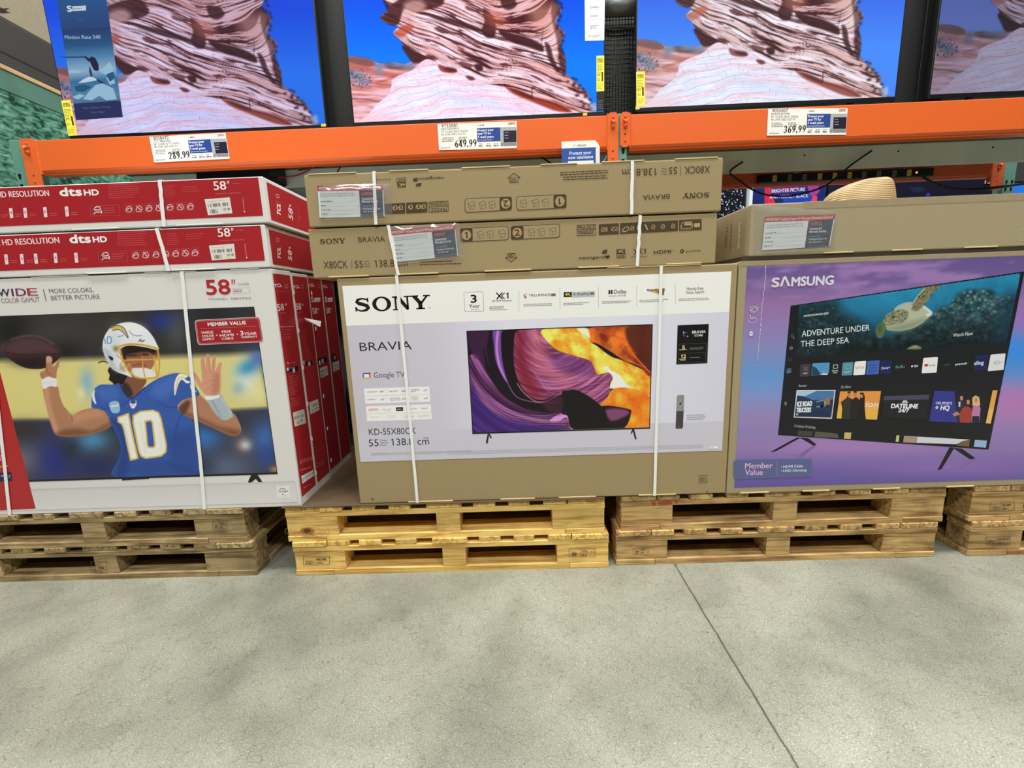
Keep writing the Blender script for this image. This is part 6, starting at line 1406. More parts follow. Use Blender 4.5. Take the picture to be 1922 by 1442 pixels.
# ragged dark right edge of the tall rock
for k in range(22): C.blob(1470+rn.uniform(-14, 22), -60+k*22+rn.uniform(-6, 6), 9, 10, (60, 32, 30), .8)
C.poly([(1640, 590), (1680, 580), (1680, 640), (1660, 640)], (170, 190, 226), 5, .7)
class ScreenInk(Ink): emit = True
S_ = ScreenInk(y=YS, tol=0); S_.l = 0; C.stamp(S_)
M_SC = [screen_mat('screen_cool_violet', (.80, .80, 1.04), 1.0, .92), screen_mat('screen_vivid', (1, .98, 1.08), 1.12, 1.12), screen_mat('screen_pale', (.92, 1.0, 1.06), .95, 1.05), screen_mat('screen_dim', (.36, .36, .48), .72, .9, .2)]
first = None
def television(k, uL, vL, uR, vR, label):
    global first
    a = at(uL, vL, y=YS); b = at(uR, vR, y=YS) if uR else None
    w = (b[0]-a[0]) if uR else SW*1.02; z = (a[2]+(b[2] if uR else a[2]))/2; h = w*9/16
    t = thing('television', (a[0]+w/2, YS, z-.012), label, 'television')
    g = .007
    MB().box(a[0]-g, a[0]+w+g, YS+.001, YS+.030, z-.020, z+h+g, .003).build('housing', M_BLK, t)
    MB().box(a[0]+w*.12, a[0]+w*.88, YS+.030, YS+.065, z+.02, z+h*.62, .012).build('rear_cover', M_BLK, t)
    for xx in (a[0]+w*.16, a[0]+w*.84):
        MB().prism([(xx-.012, z-.018), (xx+.012, z-.018), (xx+.014, 1.9305), (xx-.014, 1.9305)], 'y', YS+.006, YS+.026).build('foot', M_BLK, t)
    if k == 0:
        pass
    if first is None:
        s = S_.build('screen', M_SC[1], t); first = s
        # re-anchor the mesh at its lower left corner
        me = s.data; n = len(me.vertices); co = np.empty(n*3); me.vertices.foreach_get('co', co); co = co.reshape(-1, 3)
        co[:, 0] -= co[:, 0].min(); co[:, 2] -= co[:, 2].min(); co[:, 1] = 0; me.vertices.foreach_set('co', co.ravel()); me.update()
        s['w'] = float(co[:, 0].max())
    else:
        s = first.copy(); col.objects.link(s); s.parent = t
    s.material_slots[0].link = 'OBJECT'; s.material_slots[0].material = M_SC[k]
    o = root_loc(t); s.location = (a[0]-o.x, 0, z-o.z); s.scale = (w/first['w'],)*3
    return t, a[0], w, z, h
tv1 = television(0, 131.5, 253.7, 611, 235, 'leftmost television, violet-tinted picture of layered rock, information sticker at its left')
tv2 = television(1, 665, 228.3, 1133, 211.5, 'television with vivid pink rock picture and white card at its upper right')
tv3 = television(2, 1194, 200, 1679, 184, 'television with pale rock picture and a yellow label at its lower left')
tv4 = television(3, 1746, 177.4, None, None, 'dim television at the right edge, cut off by the frame')
def energy(parent, quad, seed, extra=None):
    i = Ink(y=YS, tol=.0008); YL = (226, 214, 40)
    i.poly(quad, YL); TL, TR, BR, BL = [np.array(p, float) for p in quad]
    def L(s0, t0): q = (TL*(1-s0)+TR*s0)*(1-t0)+(BL*(1-s0)+BR*s0)*t0; return (q[0], q[1])
    for n, tt_ in (('ENERGY', .13), ('GUIDE', .19)): i.text(n, L(.12, tt_), L(.88, tt_), 3.6, (50, 46, 20), .03)
    i.micro(L(.12, .27), L(.9, .27), 2, (130, 120, 40), seed, 6, 2.8)
    i.text('$' + ('22', '19', '20')[seed % 3], L(.12, .56), L(.5, .56), 4, (60, 54, 20), .02); i.poly([L(.66, .46), L(.86, .46), L(.86, .72), L(.66, .72)], (60, 54, 24)); i.micro(L(.12, .66), L(.55, .66), 2, (120, 110, 40), seed+2, 2, 3); i.line([L(.08, .78), L(.92, .78)], .0008, (120, 110, 30)); i.micro(L(.12, .84), L(.9, .84), 2, (150, 140, 40), seed+1, 3, 3)
    return i.build('energy_label', M_INK, parent)
energy(tv1[0], [(115, 189), (132, 187.5), (146, 254), (129, 255.5)], 1)
energy(tv2[0], [(1119.5, 105), (1134, 104.5), (1134, 171), (1119.5, 172)], 2)
energy(tv3[0], [(1194, 135), (1210, 134.5), (1211, 197.5), (1195, 199)], 0)
i = Ink(y=YS, tol=.0008); i.poly([(1119.5, 172), (1134, 171), (1134, 208), (1120, 209)], (26, 26, 26)); i.micro((1122, 190), (1132, 190), 2.4, (100, 100, 96), 3, 5, 3.6); i.build('spec_label', M_INK, tv2[0])
# little yellow corner tags on the lower bezels
for tv, q in ((tv1, [(603, 233), (612, 232.6), (612, 237.5), (603, 238)]), (tv2, [(1094, 212.5), (1102, 212), (1102, 217), (1094, 217.5)]), (tv3, [(1192.5, 200.5), (1200, 200), (1201, 205), (1193, 206)])):
    i = Ink(y=YS, tol=.0012); i.poly(q, (206, 190, 60)); i.build('corner_tag', M_INK, tv[0])
# translucent-looking information sticker, first television
i = Ink(y=YS, tol=.0010); 
a0, b0 = at(100, 0, y=YS), at(217, 222, y=YS)
def grq(t0, q, cols):
    """vertical gradient quad through photo points TL TR BR BL"""
    TL, TR, BR, BL = [i.map(*p) for p in q]; ab = []; cs = []; fs = []
    for k, (t, c) in enumerate(cols):
        ab += [TL*(1-t)+BL*t, TR*(1-t)+BR*t]; cs += [i.cc(c)]*2
        if k: fs.append([2*k-2, 2*k-1, 2*k+1, 2*k])
    i.raw(np.array(ab), fs, cs)
i.emit = True
grq(0, [(93, -90), (187, -96), (231, 220), (143, 226)], [(0, (30, 70, 120)), (.28, (36, 84, 140)), (.45, (36, 66, 120)), (.452, (28, 58, 108)), (.55, (34, 84, 132)), (.62, (80, 132, 176)), (.70, (140, 176, 206)), (.76, (48, 112, 156)), (.86, (90, 130, 166)), (.895, (70, 110, 150)), (.897, (34, 44, 92)), (1, (34, 42, 88))])
i.frame(0, 0, .33299)
i.text('S', (383, 66), (408, 65), 30, (206, 214, 224), .06); i.poly([(408, 36), (485, 32), (487, 60), (410, 64)], (196, 206, 218)); i.micro((414, 54), (480, 51), 10, (120, 150, 180), 2)
i.text('Motion Rate 240', (368, 221), (568, 219), 20, (176, 200, 220), .01)
i.poly([(336, 320), (480, 318), (500, 326), (380, 328)], (40, 66, 112)); i.poly([(500, 330), (520, 318), (540, 330), (556, 362), (558, 395), (548, 402), (530, 396), (518, 372)], (26, 30, 56)); i.poly([(474, 318), (484, 316), (510, 340), (502, 350), (486, 334)], (30, 32, 56)); i.poly([(505, 372), (518, 400), (524, 430), (512, 432), (502, 400)], (56, 60, 90)); i.poly([(442, 468), (470, 448), (500, 434), (524, 436), (560, 452), (520, 458), (480, 466)], (196, 212, 226)); i.poly([(540, 440), (580, 462), (600, 478), (580, 476), (550, 458)], (40, 50, 80))
for p in ([(384, 400), (420, 392), (470, 404), (430, 414), (392, 412)], [(560, 402), (620, 350), (640, 390), (640, 440), (600, 424)], [(470, 560), (500, 520), (540, 480), (580, 470), (640, 500), (660, 560), (600, 566), (560, 540), (520, 566)], [(410, 548), (450, 530), (480, 540), (440, 562)], [(600, 440), (640, 430), (650, 470), (620, 480)]): i.poly(p, (150, 190, 214))
for p in ([(600, 420), (640, 404), (650, 440), (620, 462)], [(420, 490), (470, 476), (520, 490), (470, 520), (430, 516)]): i.poly(p, (24, 88, 120))
i.text('Plays Better Motion', (470, 616), (625, 608), 12, (86, 100, 140)); i.text('Even Blur', (515, 640), (595, 636), 12, (86, 100, 140)); i.text('120', (440, 118), (470, 117), 12, (64, 100, 150))
M_STK = screen_mat('backlit_sticker', (1, 1, 1), 1, .9, .3)
i.build('information_sticker', M_STK, tv1[0])
i = Ink(y=YS, tol=.0010); i.poly([(1097, -40), (1136, -42), (1134, 76), (1098, 77)], (198, 204, 206)); i.text('Dolby', (1108, 16), (1124, 15), 4, (90, 90, 96), .02); i.text('imax', (1109, 32), (1122, 31), 4, (90, 90, 96), .02); i.line([(1101, 38), (1131, 37)], .001, (140, 146, 150)); i.micro((1108, 50), (1124, 49), 2.5, (110, 112, 116), 3, 2, 4); i.disc(1106, 68, .0036, (120, 124, 128), .0016); i.text('Google TV', (1110, 70), (1127, 69), 4, (110, 112, 118), .01); i.build('feature_card', M_INK, tv2[0])
# stand panels between the televisions
def panel(u0, u1, v, y, label, mat=M_PANEL, name='display_backboard', z1=2.95):
    a = at(u0, v, y=y); b = at(u1, v, y=y)
    t = MB().box(a[0], b[0], y, y+.02, 1.9365, z1, .002).build(name, mat); return tag(t, label, 'backboard')
pn = panel(578, 668, 200, 1.03, 'charcoal display panel in the gap between the first and second televisions')
for u, v in ((600, 57), (616, 203), (606, 120)):
    p = at(u, v, y=1.03); MB().tube([(p[0], 1.0299, p[2]), (p[0], 1.0285, p[2])], .004, 10).build('screw_hole', M_HOLE, pn)
panel(1678, 1722, 150, 1.03, 'left of two charcoal panels between the third and fourth televisions'); panel(1724.5, 1775, 150, 1.03, 'right of two charcoal panels between the third and fourth televisions')
panel(1110, 1215, 150, 1.11, 'charcoal panel behind the black wire grid', simple('grey_backing_panel', (62, 68, 64), .5))
YG = 1.045
a = at(1134, 30, y=YG); b = at(1196, 30, y=YG); wg = thing('wire_grid', ((a[0]+b[0])/2, YG, 1.9365), 'black wire grid between the second and third televisions', 'wire grid')
M_WIRE = simple('black_wire', (10, 11, 12), .4)
x0_, x1_ = a[0]-.05, b[0]+.05; zt = a[2]
n = 17
vm = MB(); hm = MB()
for k in range(n+1):
    x = x0_+(x1_-x0_)*k/n; vm.tube([(x, YG, 1.937), (x, YG, zt)], .0021, 6)
for k in range(24):
    z = 1.945+k*(zt-1.945)/23; hm.tube([(x0_, YG-.004, z), (x1_, YG-.004, z)], .0021, 6)
vm.build('upright_wires', M_WIRE, wg); hm.build('cross_wires', M_WIRE, wg)
MB().tube([(x0_, YG, zt+.035), (x1_, YG, zt+.035)], .04, 20).build('grey_roll', simple('grey_rail', (78, 82, 80), .4), wg)

# ================================================================== SIGNS ON THE BEAM
def price_sign(q, number, lines, price, label):
    y = YB-.0035; TL, TR, BR, BL = [np.array(p, float) for p in q]
    P = [at(*p, y=y) for p in q]
    t = thing('price_sign', ((P[2][0]+P[3][0])/2, y, min(P[2][2], P[3][2])), label, 'price sign', 'price signs on the orange beams')
    m = MB(); vs = [(p[0], y, p[2]) for p in P]+[(p[0], y+.0016, p[2]) for p in P]
    m.add(vs, [[0, 1, 2, 3], [7, 6, 5, 4], [0, 4, 5, 1], [1, 5, 6, 2], [2, 6, 7, 3], [3, 7, 4, 0]]); m.build('card', simple('white_card', (214, 214, 208), .3, noise=.02, spec=.5), t)
    i = Ink(y=y)
    def L(s0, t0): r = (TL*(1-s0)+TR*s0)*(1-t0)+(BL*(1-s0)+BR*s0)*t0; return (r[0], r[1])
    def R(s0, t0, s1_, t1, c): i.poly([L(s0, t0), L(s1_, t0), L(s1_, t1), L(s0, t1)], c)
    i.text(number, L(.05, .135), L(.25, .13), 6, (70, 70, 70)); 
    for k, (l, w_) in enumerate(lines): i.text(l, L(.04, .23+k*.105), L(.04+w_, .225+k*.105), 3.4, (96, 96, 94))
    i.micro(L(.05, .55), L(.20, .55), 2.2, (130, 130, 128), 3, 3, 3.2); i.micro(L(.26, .55), L(.38, .55), 2.2, (130, 130, 128), 5, 3, 3.2); i.micro(L(.03, .93), L(.17, .93), 2.4, (130, 140, 160), 5)
    i.build('item_text', M_INK, t)
    # price digits in a bold book face: thick uprights, thin joins
    serif_price(i, price, L(.205, .905), L(.49, .895), 13)
    i.build('price_digits', M_INK, t)
    i.micro(L(.53, .12), L(.59, .12), 3, (110, 110, 114), 3); i.disc(*L(.515, .11), .002, (120, 140, 180), .0008)
    i.text('COSTCO', L(.89, .12), L(.975, .115), 4, (150, 60, 70), .03)
    R(.495, .21, .79, .72, (34, 62, 134)); R(.79, .21, .995, .90, (150, 156, 158)); R(.83, .34, .995, .78, (30, 28, 44)); R(.79, .80, .995, .91, (120, 120, 124))
    for k, (l, w_) in enumerate((('Protect your', .20), ('new TV for', .17), ('5 total years', .20))): i.text(l, L(.505, .34+k*.125), L(.505+w_, .335+k*.125), 4.6, (216, 220, 232), .02)
    i.micro(L(.505, .68), L(.73, .675), 2, (170, 180, 210), 2); i.micro(L(.845, .43), L(.90, .43), 2, (150, 140, 170), 3, 3, 5)
    for k in range(3):
        i.micro(L(.515+k*.095, .815), L(.575+k*.095, .815), 2, (150, 150, 146), k); i.micro(L(.51+k*.095, .90), L(.58+k*.095, .90), 3, (80, 84, 80), k)
    i.disc(*L(.83, .88), .0022, (214, 206, 180)); i.disc(*L(.81, .93), .0016, (206, 210, 200)); i.build('insurance_advert', M_INK, t)
    return t
SEG = {'0': [[(.5, 1), (.18, .8), (.12, .5), (.18, .2), (.5, 0), (.82, .2), (.88, .5), (.82, .8), (.5, 1)]], '1': [[(.3, .8), (.5, 1), (.5, 0)]],
 '2': [[(.14, .74), (.26, .95), (.52, 1), (.78, .86), (.78, .66), (.55, .4), (.12, .05), (.86, .05)]], '3': [[(.15, .8), (.3, .97), (.55, 1), (.76, .84), (.7, .62), (.44, .52), (.76, .4), (.8, .2), (.56, 0), (.26, 0), (.12, .14)]],
 '4': [[(.66, 0), (.66, 1), (.08, .28), (.92, .28)]], '6': [[(.82, .98), (.46, .84), (.18, .5), (.16, .24), (.34, .03), (.6, .0), (.82, .18), (.82, .38), (.62, .56), (.36, .54), (.18, .36)]],
 '8': [[(.5, .54), (.24, .7), (.26, .9), (.5, 1), (.74, .9), (.74, .7), (.5, .54), (.2, .36), (.18, .14), (.5, 0), (.82, .14), (.8, .36), (.5, .54)]],
 '9': [[(.18, .02), (.54, .16), (.82, .5), (.84, .76), (.66, .97), (.4, 1), (.18, .82), (.18, .62), (.38, .44), (.64, .46), (.82, .64)]]}
def serif_price(i, s, p0, p1, h):
    adv = sum(.5 if ch == '.' else 1 for ch in s); x = 0
    for ch in s:
        w = .5 if ch == '.' else 1
        if ch == '.':
            q = i.placed(np.array([[(x+.2)/adv, .07]]), p0, p1, h, 1.0)[0]; n_ = [q+.0036*np.array([math.cos(a), math.sin(a)]) for a in np.linspace(0, 6.28, 12)[:-1]]; i.polym(n_, (22, 22, 22)); i.l -= i.EPS
        else:
            for st_ in SEG[ch]:
                P = i.placed(np.array([((x+.06+.82*a)/adv, b) for a, b in st_]), p0, p1, h, 1.0)
                for a, b in zip(P[:-1], P[1:]):
                    d = b-a; L = np.linalg.norm(d); d /= L; vert = abs(d[1]); hw = .0010+.0034*vert**1.5
                    # broad-nib pen: wide across, thin up and down
                    a2 = a-d*.0008; b2 = b+d*.0008; ox = np.array([hw/2+.0006, 0]); oy = np.array([0, .0011*(1-vert)])
                    i.polym([a2-ox-oy, b2-ox-oy, b2+ox+oy, a2+ox+oy], (22, 22, 22)); i.l -= i.EPS
        x += w
    i.l += i.EPS
LN = lambda a, b, c: [(a, .23), (b, .34), (c, .31)]
price_sign([(280, 257), (423, 249.5), (431, 298), (289.5, 305)], '9058470', LN('TCL 58S470G', "58\" CLASS (57.5\" DIAG)", '4K UHD LED LCD TV'), '289.99', 'white price sign reading 289.99 on the left orange beam')
price_sign([(821, 233), (970, 227.5), (970.5, 278), (824, 282)], '9755081', LN('SONY KD55X80CK', "55\" CLASS (54.6\" DIAG)", '4K UHD LED LCD TV'), '649.99', 'white price sign reading 649.99 on the left orange beam below the second television')
price_sign([(1442, 204), (1591, 203), (1588, 253), (1439.5, 254.5)], '9055007', LN('SAMSUNG 55CU7000', "55\" CLASS (54.6\" DIAG)", '4K UHD LED LCD TV'), '369.99', 'white price sign reading 369.99 on the right orange beam')
# brochure stack in front of the beam by the middle post
y = YB-.03; q = [(1054, 266), (1118, 263), (1122, 310), (1056, 313)]
P = [at(*p, y=y) for p in q]
t = thing('brochure_stack', (P[0][0], y, P[2][2]-.06), 'stack of blue and white television protection brochures hanging at the beam left of the post', 'brochures')
m = MB(); x0, x1, z1, z0 = P[0][0], P[1][0], (P[0][2]+P[1][2])/2, 1.60
m.box(x0, x1, y, y+.002, z0, z1)
m.build('brochure', simple('white_card', (214, 214, 208)), t)
for k in range(4):
    d = .006*(k+1); MB().prism([(x0+d*.5, z0), (x1+d, z0), (x1+d, z1-.012-d*.6), (x1-.014+d, z1+.002-d*.2), (x0+d*.5, z1-d*.2)], 'y', y+.003+k*.005, y+.006+k*.005).build('brochure', simple('white_card', (214, 214, 208)), t)
i = Ink(y=y); zb = at(1055, 279, y=y)[2]; i.rectm(x0, z0, x1, zb, (40, 74, 150)); i.text('Allstate', (1083, 275), (1100, 274), 4, (100, 104, 110), .01); i.disc(1078, 273, .003, (110, 120, 140), .001); i.text('Protect your', (1069, 291), (1110, 289), 6, (214, 220, 236), .01); i.text('new television', (1067, 299), (1113, 297), 6, (214, 220, 236), .01); i.poly([(1066, 303), (1114, 301), (1114, 312), (1066, 313)], (206, 208, 210))
i.build('cover_print', M_INK, t)
MB().tube([(x0+.02, y+.028, z1-.03), (x0+.02, YB+.002, z1+.0)], .0025, 6).build('hook', M_STEEL, t)

# ================================================================== LEFT: neighbouring rack seen end-on
def netting():
    m, nt, b = principled('green_mottled_film')
    N, L = nt.nodes.new, nt.links.new
    tc = N('ShaderNodeTexCoord'); mp = N('ShaderNodeMapping'); mp.inputs['Scale'].default_value = (1, .5, 1); mp.inputs['Rotation'].default_value = (.5, 0, 0); L(tc.outputs['Object'], mp.inputs[0])
    n = N('ShaderNodeTexNoise'); n.inputs['Scale'].default_value = 46; n.inputs['Detail'].default_value = 6; n.inputs['Distortion'].default_value = .5; L(mp.outputs[0], n.inputs['Vector'])
    n2 = N('ShaderNodeTexNoise'); n2.inputs['Scale'].default_value = 5; n2.inputs['Detail'].default_value = 3; L(mp.outputs[0], n2.inputs['Vector'])
    ad = N('ShaderNodeMath'); ad.operation = 'MULTIPLY_ADD'; ad.inputs[1].default_value = .45; L(n2.outputs[0], ad.inputs[0]); L(n.outputs[0], ad.inputs[2])
    cr = N('ShaderNodeValToRGB'); e = cr.color_ramp.elements
    for p, c in ((.80, (54, 104, 84)), (.90, (108, 152, 130)), (.96, (196, 208, 186))): e.new(p).color = (*ink(c), 1)
    e[0].position = .56; e[0].color = (*ink((22, 54, 42)), 1); e[-1].position = 1.0; e[-1].color = (*ink((206, 214, 196)), 1)
    e[1].position = .68
    L(ad.outputs[0], cr.inputs[0]); L(cr.outputs[0], b.inputs['Base Color'])
    b.inputs['Roughness'].default_value = .3
    bp = N('ShaderNodeBump'); bp.inputs['Strength'].default_value = .4; bp.inputs['Distance'].default_value = .01; L(n.outputs[0], bp.inputs['Height']); L(bp.outputs[0], b.inputs['Normal'])
    return m
XL = -2.8
tag(MB().box(XL-.03, XL, .55, 3.7, 0, 2.272).build('plastic_sheet', netting()), 'green mottled plastic sheet closing the side of the rack at far left', 'plastic sheet')
M_GR2 = simple('green_beam_paint', (72, 108, 94), .45, noise=.06, nscale=10)
tag(MB().box(XL-.05, XL+.002, .5, 3.7, 2.274, 2.386, .004).build('side_beam', M_GR2), 'green side beam above the mottled plastic sheet at far left', 'rack beam')
tag(MB().box(XL-.9, XL+.008, .5, 3.7, 2.3875, 2.412, .002).build('wooden_board', simple('pale_board_edge', (170, 138, 98), .8, noise=.15, nscale=20)), 'pale wooden board lying on the green side beam', 'board')
t = thing('dark_carton', (XL-.4, 2, 2.4135), 'dark grey long carton on the wooden board at top left', 'carton')
M_DG = simple('dark_grey_board', (42, 40, 37), .7, noise=.06, nscale=8)
MB().box(XL-.8, XL, .5, 3.7, 2.4135, 2.672, .006).build('carton_body', M_DG, t)
MB().box(XL-.001, XL+.0015, .52, 3.68, 2.478, 2.484).build('carton_seam', M_HOLE, t)
t = thing('beige_carton', (XL-.4, 2, 2.6735), 'beige long carton on top of the dark grey carton at top left', 'carton')
MB().box(XL-.8, XL-.004, .5, 3.7, 2.6735, 3.3, .006).build('carton_body', simple('beige_board', (128, 118, 96), .8, noise=.12, nscale=30), t)
i = Ink(x=XL-.004); 
i.poly([(-14, 8), (6, 16), (18, 15), (10, 20), (20, 24), (4, 25), (-10, 22)], (40, 34, 30)); i.build('torn_mark', M_INKM, t)

# ================================================================== CABLES AND POWER STRIP
M_CBL = simple('black_cable', (14, 14, 15), .45); M_RED = simple('red_cable', (150, 34, 36), .4)
def cable(pts, y, r, mat, label, ends=None):
    P = []
    for k, (u, v) in enumerate(pts):
        yy = y if not isinstance(y, (list, tuple)) else y[0]+(y[1]-y[0])*k/(len(pts)-1)
        P.append(Vector(at(u, v, y=yy)))
    out = []                                                     # Catmull-Rom
    for k in range(len(P)-1):
        p0, p1, p2, p3 = P[max(k-1, 0)], P[k], P[k+1], P[min(k+2, len(P)-1)]
        for j in range(6):
            s = j/6; out.append(.5*((2*p1)+(p2-p0)*s+(2*p0-5*p1+4*p2-p3)*s*s+(3*p1-p0-3*p2+p3)*s**3))
    out.append(P[-1])
    return tag(MB().tube(out, r, 8).build('power_cable', mat), label, 'cable')
cable([(1394, 304), (1370, 323), (1390, 340), (1412, 356), (1440, 366), (1480, 368), (1520, 360), (1552, 347), (1576, 328), (1600, 308), (1636, 283)], 1.38, .0055, M_CBL, 'thin black cable hanging in a loop in front of the power strip')
cable([(1728, 328), (1745, 340), (1780, 353), (1830, 357), (1880, 351), (1935, 343)], (1.86, 1.80), .0085, M_CBL, 'thick black cable sagging from the right end of the power strip')
cable([(1735, 332), (1760, 349), (1800, 355), (1850, 353), (1890, 348)], (1.90, 1.85), .006, M_CBL, 'second black cable sagging just behind the thick one at right')
cable([(498, 308), (512, 328), (530, 333), (560, 328), (578, 320), (596, 309)], 1.30, .005, M_RED, 'red cable drooping under the left orange beam beside the red cartons')
cable([(486, 310), (500, 328), (520, 340), (534, 352)], 1.24, .005, M_CBL, 'black cable hanging down right of the flat red cartons')
cable([(640, 310), (634, 322), (626, 334)], 1.24, .004, M_CBL, 'short black cable behind the left end of the flat brown cartons')
cable([(560, 320), (610, 312), (660, 309), (720, 306)], 1.34, .004, M_CBL, 'black cable running along under the left shelf boards')
cable([(1010, 292), (1024, 300), (1036, 308)], 1.24, .005, M_CBL, 'black cable hanging behind the flat brown cartons near the brochures')
# black device under the left boards
a = at(365, 316, y=1.2); b = at(505, 330, y=1.2)
tag(MB().box(a[0], b[0], 1.2, 1.41, 1.80, 1.9025, .006).build('black_junction_box', M_BLK), 'black box fixed under the left shelf boards above the red cartons', 'box')
# power strip on the rear beam
yp = 1.895
A, B = at(1432, 340, y=yp), at(1746, 319, y=yp)
zc = (A[2]+B[2])/2+.001
t = thing('power_strip', ((A[0]+B[0])/2, yp, zc-.03), 'long black power strip with yellow-tan outlets mounted on the rear orange beam', 'power strip')
MB().box(A[0]-.03, B[0]+.03, yp, yp+.034, zc-.030, zc+.030, .006, 2).build('strip_body', M_BLK, t)
i0 = [(1454, 333), (1482, 332), (1510, 330), (1539, 327.5), (1567, 326), (1595, 324.5), (1622, 322.5), (1650, 321), (1679, 319), (1707, 318)]
M_OUT = [simple('yellow_outlet', (190, 164, 72), .5), simple('grey_outlet', (96, 92, 80), .5)]
for k, (u, v) in enumerate(i0):
    p = at(u, v+1.5, y=yp); x, z = p[0], zc
    on = k in (0, 3, 4, 5, 9)
    o = MB().box(x-.016, x+.016, yp-.003, yp+.002, z-.021, z+.021, .002).build('outlet', M_OUT[0 if on else 1], t)
    i = Ink(y=yp-.003, tol=.0004)
    for dx in (-.006, .006): i.rectm(x+dx-.0012, z-.004, x+dx+.0012, z+.008, (20, 18, 14))
    i.rectm(x-.003, z-.014, x+.003, z-.008, (20, 18, 14)); i.build('outlet_slots', M_INKM, o)
p = at(1721, 319, y=yp)
m_, nt_, b_ = principled('red_indicator'); b_.inputs['Base Color'].default_value = (.8, .1, .1, 1); b_.inputs['Emission Color'].default_value = (1, .25, .2, 1); b_.inputs['Emission Strength'].default_value = 2
MB().box(p[0]-.006, p[0]+.006, yp-.003, yp+.002, zc-.006, zc+.006, .001).build('indicator_light', m_, t)
MB().tube([(at(1497, 322, y=yp)[0]-.02, yp+.01, zc+.034), (at(1497, 322, y=yp)[0]+.02, yp+.01, zc+.034)], .004, 8).build('mounting_clip', M_STEEL, t)

# ================================================================== STRAW HAT on the flat grey-brown carton
def straw():
    m, nt, b = principled('woven_straw'); N, L = nt.nodes.new, nt.links.new
    tc = N('ShaderNodeTexCoord'); w = N('ShaderNodeTexWave'); w.wave_type = 'BANDS'; w.bands_direction = 'Z'; w.inputs['Scale'].default_value = 42; w.inputs['Distortion'].default_value = 1.4; w.inputs['Detail'].default_value = 2; w.inputs['Detail Scale'].default_value = .6
    L(tc.outputs['Object'], w.inputs['Vector'])
    cr = N('ShaderNodeValToRGB'); cr.color_ramp.elements[0].position = .1; cr.color_ramp.elements[0].color = (*ink((112, 88, 50)), 1); cr.color_ramp.elements[1].position = .55; cr.color_ramp.elements[1].color = (*ink((170, 143, 96)), 1)
    L(w.outputs[0], cr.inputs[0]); L(cr.outputs[0], b.inputs['Base Color']); b.inputs['Roughness'].default_value = .75
    bp = N('ShaderNodeBump'); bp.inputs['Strength'].default_value = .5; bp.inputs['Distance'].default_value = .003; L(w.outputs[0], bp.inputs['Height']); L(bp.outputs[0], b.inputs['Normal'])
    return m
M_ST = straw(); yh = .35; zb = 1.3137
t = thing('straw_hat', (1.39, yh, zb), 'tan woven straw hat resting on top of the flat grey-brown carton', 'hat')
def ring(x0, x1, ry, z, n=40, pinch=0, tilt=0):
    cx, rx = (x0+x1)/2, (x1-x0)/2; out = []
    for k in range(n):
        a = 6.28318*k/n; c, s = math.cos(a), math.sin(a)
        px = cx+rx*math.copysign(abs(c)**.8, c); py = yh+ry*math.copysign(abs(s)**.85, s)
        f = math.exp(-((px-(cx-rx*.15))/(rx*.75))**2)*max(0, -s); py += pinch*f
        out.append((px, py, z+tilt*(px-cx)))
    return out
prof = [(1.244, 1.516, .100, .004, 0, 0), (1.248, 1.514, .098, .030, 0, 0), (1.258, 1.512, .094, .052, .004, .02), (1.262, 1.510, .090, .072, .008, .03), (1.270, 1.508, .085, .090, .014, .05), (1.286, 1.505, .078, .106, .018, .06), (1.312, 1.500, .070, .120, .018, .07), (1.346, 1.494, .058, .132, .012, .06), (1.384, 1.486, .042, .140, .006, .04), (1.420, 1.474, .018, .1435, 0, 0)]
MB().rings([ring(a, b, r, zb+z, 40, p_, tl) for a, b, r, z, p_, tl in prof]).build('crown', M_ST, t)
br = []
for rr_, zz, th in ((0, .006, 0), (.03, .004, 0), (.062, .007, 0), (.064, .003, 0), (.03, .0005, 0), (0, .002, 0)):
    br.append([(1.38+(q[0]-1.38)*(1+rr_/.136), yh+(q[1]-yh)*(1+rr_/.1), zb+zz+.002+.002*math.sin(3*6.28*k/40)*(rr_ > 0)) for k, q in enumerate(ring(1.244, 1.516, .100, 0))])
MB().rings(br, cap=False).build('brim', M_ST, t)

# ================================================================== FAR DISPLAY BEHIND THE RACK
yf = 3.2
t = thing('display_gondola', (3.6, yf, 0), 'display stand far behind the rack carrying more televisions', 'display stand')
MB().box(1.2, 6.6, yf-.25, yf+.5, 0, 1.46, .01).build('stand_body', simple('light_stand', (176, 176, 172), .6), t)
MB().box(1.15, 6.65, yf-.28, yf+.53, 1.461, 1.485, .004).build('stand_top', M_PANEL, t)
Z_T = 1.4865
def far_tv(u0, u1, paint, label, z1, mat=None, y=yf, base=(6, 8, 20), zlo=1.54):
    a = at(u0, 370, y=y)[0]; b = at(u1, 370, y=y)[0]
    t = thing('television', ((a+b)/2, y, Z_T), label, 'television')
    MB().box(a-.012, b+.012, y, y+.05, zlo-.02, z1, .004).build('housing', M_BLK, t)
    for xx in (a+(b-a)*.2, a+(b-a)*.8): MB().box(xx-.02, xx+.02, y-.06, y+.10, Z_T, zlo-.018, .003).build('foot', M_BLK, t)
    i = ScreenInk(y=y, tol=.0005); i.rectm(a, zlo, b, z1-.02, base); paint(i, a, b, zlo, z1-.02)
    i.build('screen', screen_mat('far_screen_'+str(len(MATS)+u0), (1, 1, 1), 1, 1), t); return t
def p_stars(i, a, b, z0, z1):
    rn = random.Random(2)
    i.grad(a, z0, b, z0+(z1-z0)*.45, [(0, (10, 10, 22)), (1, (96, 20, 34))])
    for k in range(260):
        r = rn.choice((.0022, .003, .0045, .007)); x = rn.uniform(a, b); z = rn.uniform(z0, z1); n_ = [(x+r*math.cos(q), z+r*math.sin(q)) for q in np.linspace(0, 6.28, 7)[:-1]]; i.polym(n_, rn.choice(((236, 240, 250), (190, 210, 240), (150, 170, 220))))
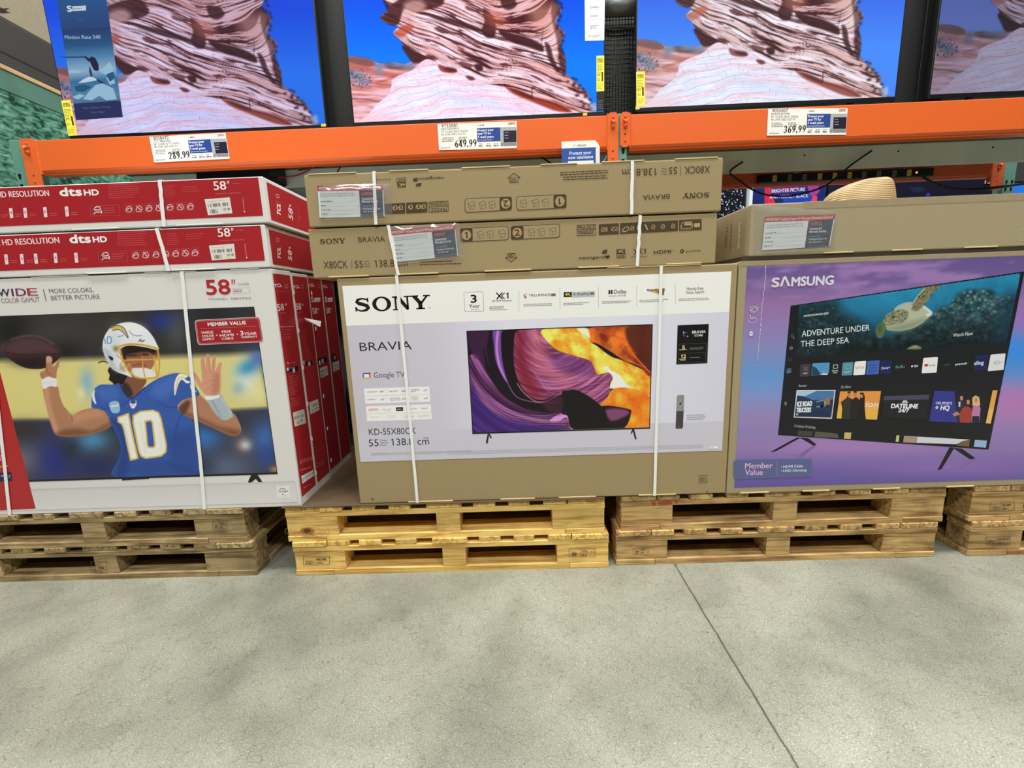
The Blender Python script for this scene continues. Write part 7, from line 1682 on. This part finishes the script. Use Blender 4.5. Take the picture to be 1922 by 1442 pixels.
far_tv(1322, 1398, p_stars, 'far black screen full of white dots, just right of the brown cartons', 2.12)
a = at(1400, 370, y=yf)[0]; b = at(1408.5, 370, y=yf)[0]
tag(MB().box(a+.013, b-.001, yf-.05, yf+.03, Z_T, 2.14, .003).build('white_divider', simple('white_post', (196, 206, 210), .4)), 'slim white upright divider between the dotted screen and the red and blue screen', 'divider')
def p_bright(i, a, b, z0, z1):
    P = lambda u, v: (u, v)
    i.grad(a, z0, b, z1, [(0, (20, 40, 110)), (.5, (16, 30, 100)), (1, (10, 12, 50))])
    i.poly([(1435, 350), (1448, 348), (1446, 362), (1455, 380), (1452, 400), (1435, 400)], (214, 36, 70)); i.poly([(1448, 350), (1500, 348), (1495, 360), (1452, 364)], (110, 30, 110)); i.poly([(1470, 372), (1520, 364), (1530, 384), (1470, 396)], (30, 66, 170))
    i.poly([(1515, 346), (1536, 345), (1538, 360), (1526, 372), (1518, 362)], (160, 60, 150)); i.poly([(1522, 378), (1526, 368), (1534, 368), (1532, 398), (1521, 398)], (236, 60, 90)); i.disc(1446, 377, .022, (230, 60, 80), .008); i.poly([(1500, 346), (1516, 346), (1510, 356), (1500, 356)], (60, 30, 90))
    i.text('BRIGHTER PICTURE', (1448, 362), (1511, 358.5), 6.4, (214, 224, 250), .02); i.text('AND PERFECT BLACK', (1444, 373), (1517, 370.5), 6, (206, 214, 246), .02)
far_tv(1412, 1549, p_bright, 'far red and blue screen reading BRIGHTER PICTURE AND PERFECT BLACK', 2.12)
def p_navy(i, a, b, z0, z1):
    i.grad(a, z0, b, z1, [(0, (10, 16, 52)), (.3, (6, 10, 34)), (1, (4, 6, 26))], False)
    i.disc(1742, 366, .022, (34, 30, 130)); i.disc(1742, 365, .008, (80, 80, 190)); i.poly([(1706, 352), (1730, 350), (1738, 358), (1716, 362)], (22, 30, 60))
far_tv(1556, 1864, p_navy, 'far wide dark navy screen behind the straw hat', 2.12)
i_t = at(1850, 342, y=yf-.02); tag(MB().box(i_t[0], i_t[0]+.075, yf-.02, yf-.012, i_t[2]-.012, i_t[2]+.018).build('price_card', simple('white_card', (214, 214, 208))), 'small white card at the upper right corner of the far navy screen', 'card')
a = at(1893, 370, y=yf)[0]
def p_blue(i, a, b, z0, z1): i.grad(a, z0, b, z1, [(0, (30, 120, 226)), (1, (24, 100, 214))])
far_tv(1884, 2010, p_blue, 'far bright blue screen at the right edge beside the rear post', 2.04)
b = at(1843, 372, y=2.9); c = at(1890, 372, y=2.9)
tag(MB().box(b[0], c[0], 2.93, 2.95, 1.4865, b[2]+.024, .002).build('white_sign', simple('white_card', (214, 214, 208))), 'white sign standing low in front of the far blue screen', 'sign')
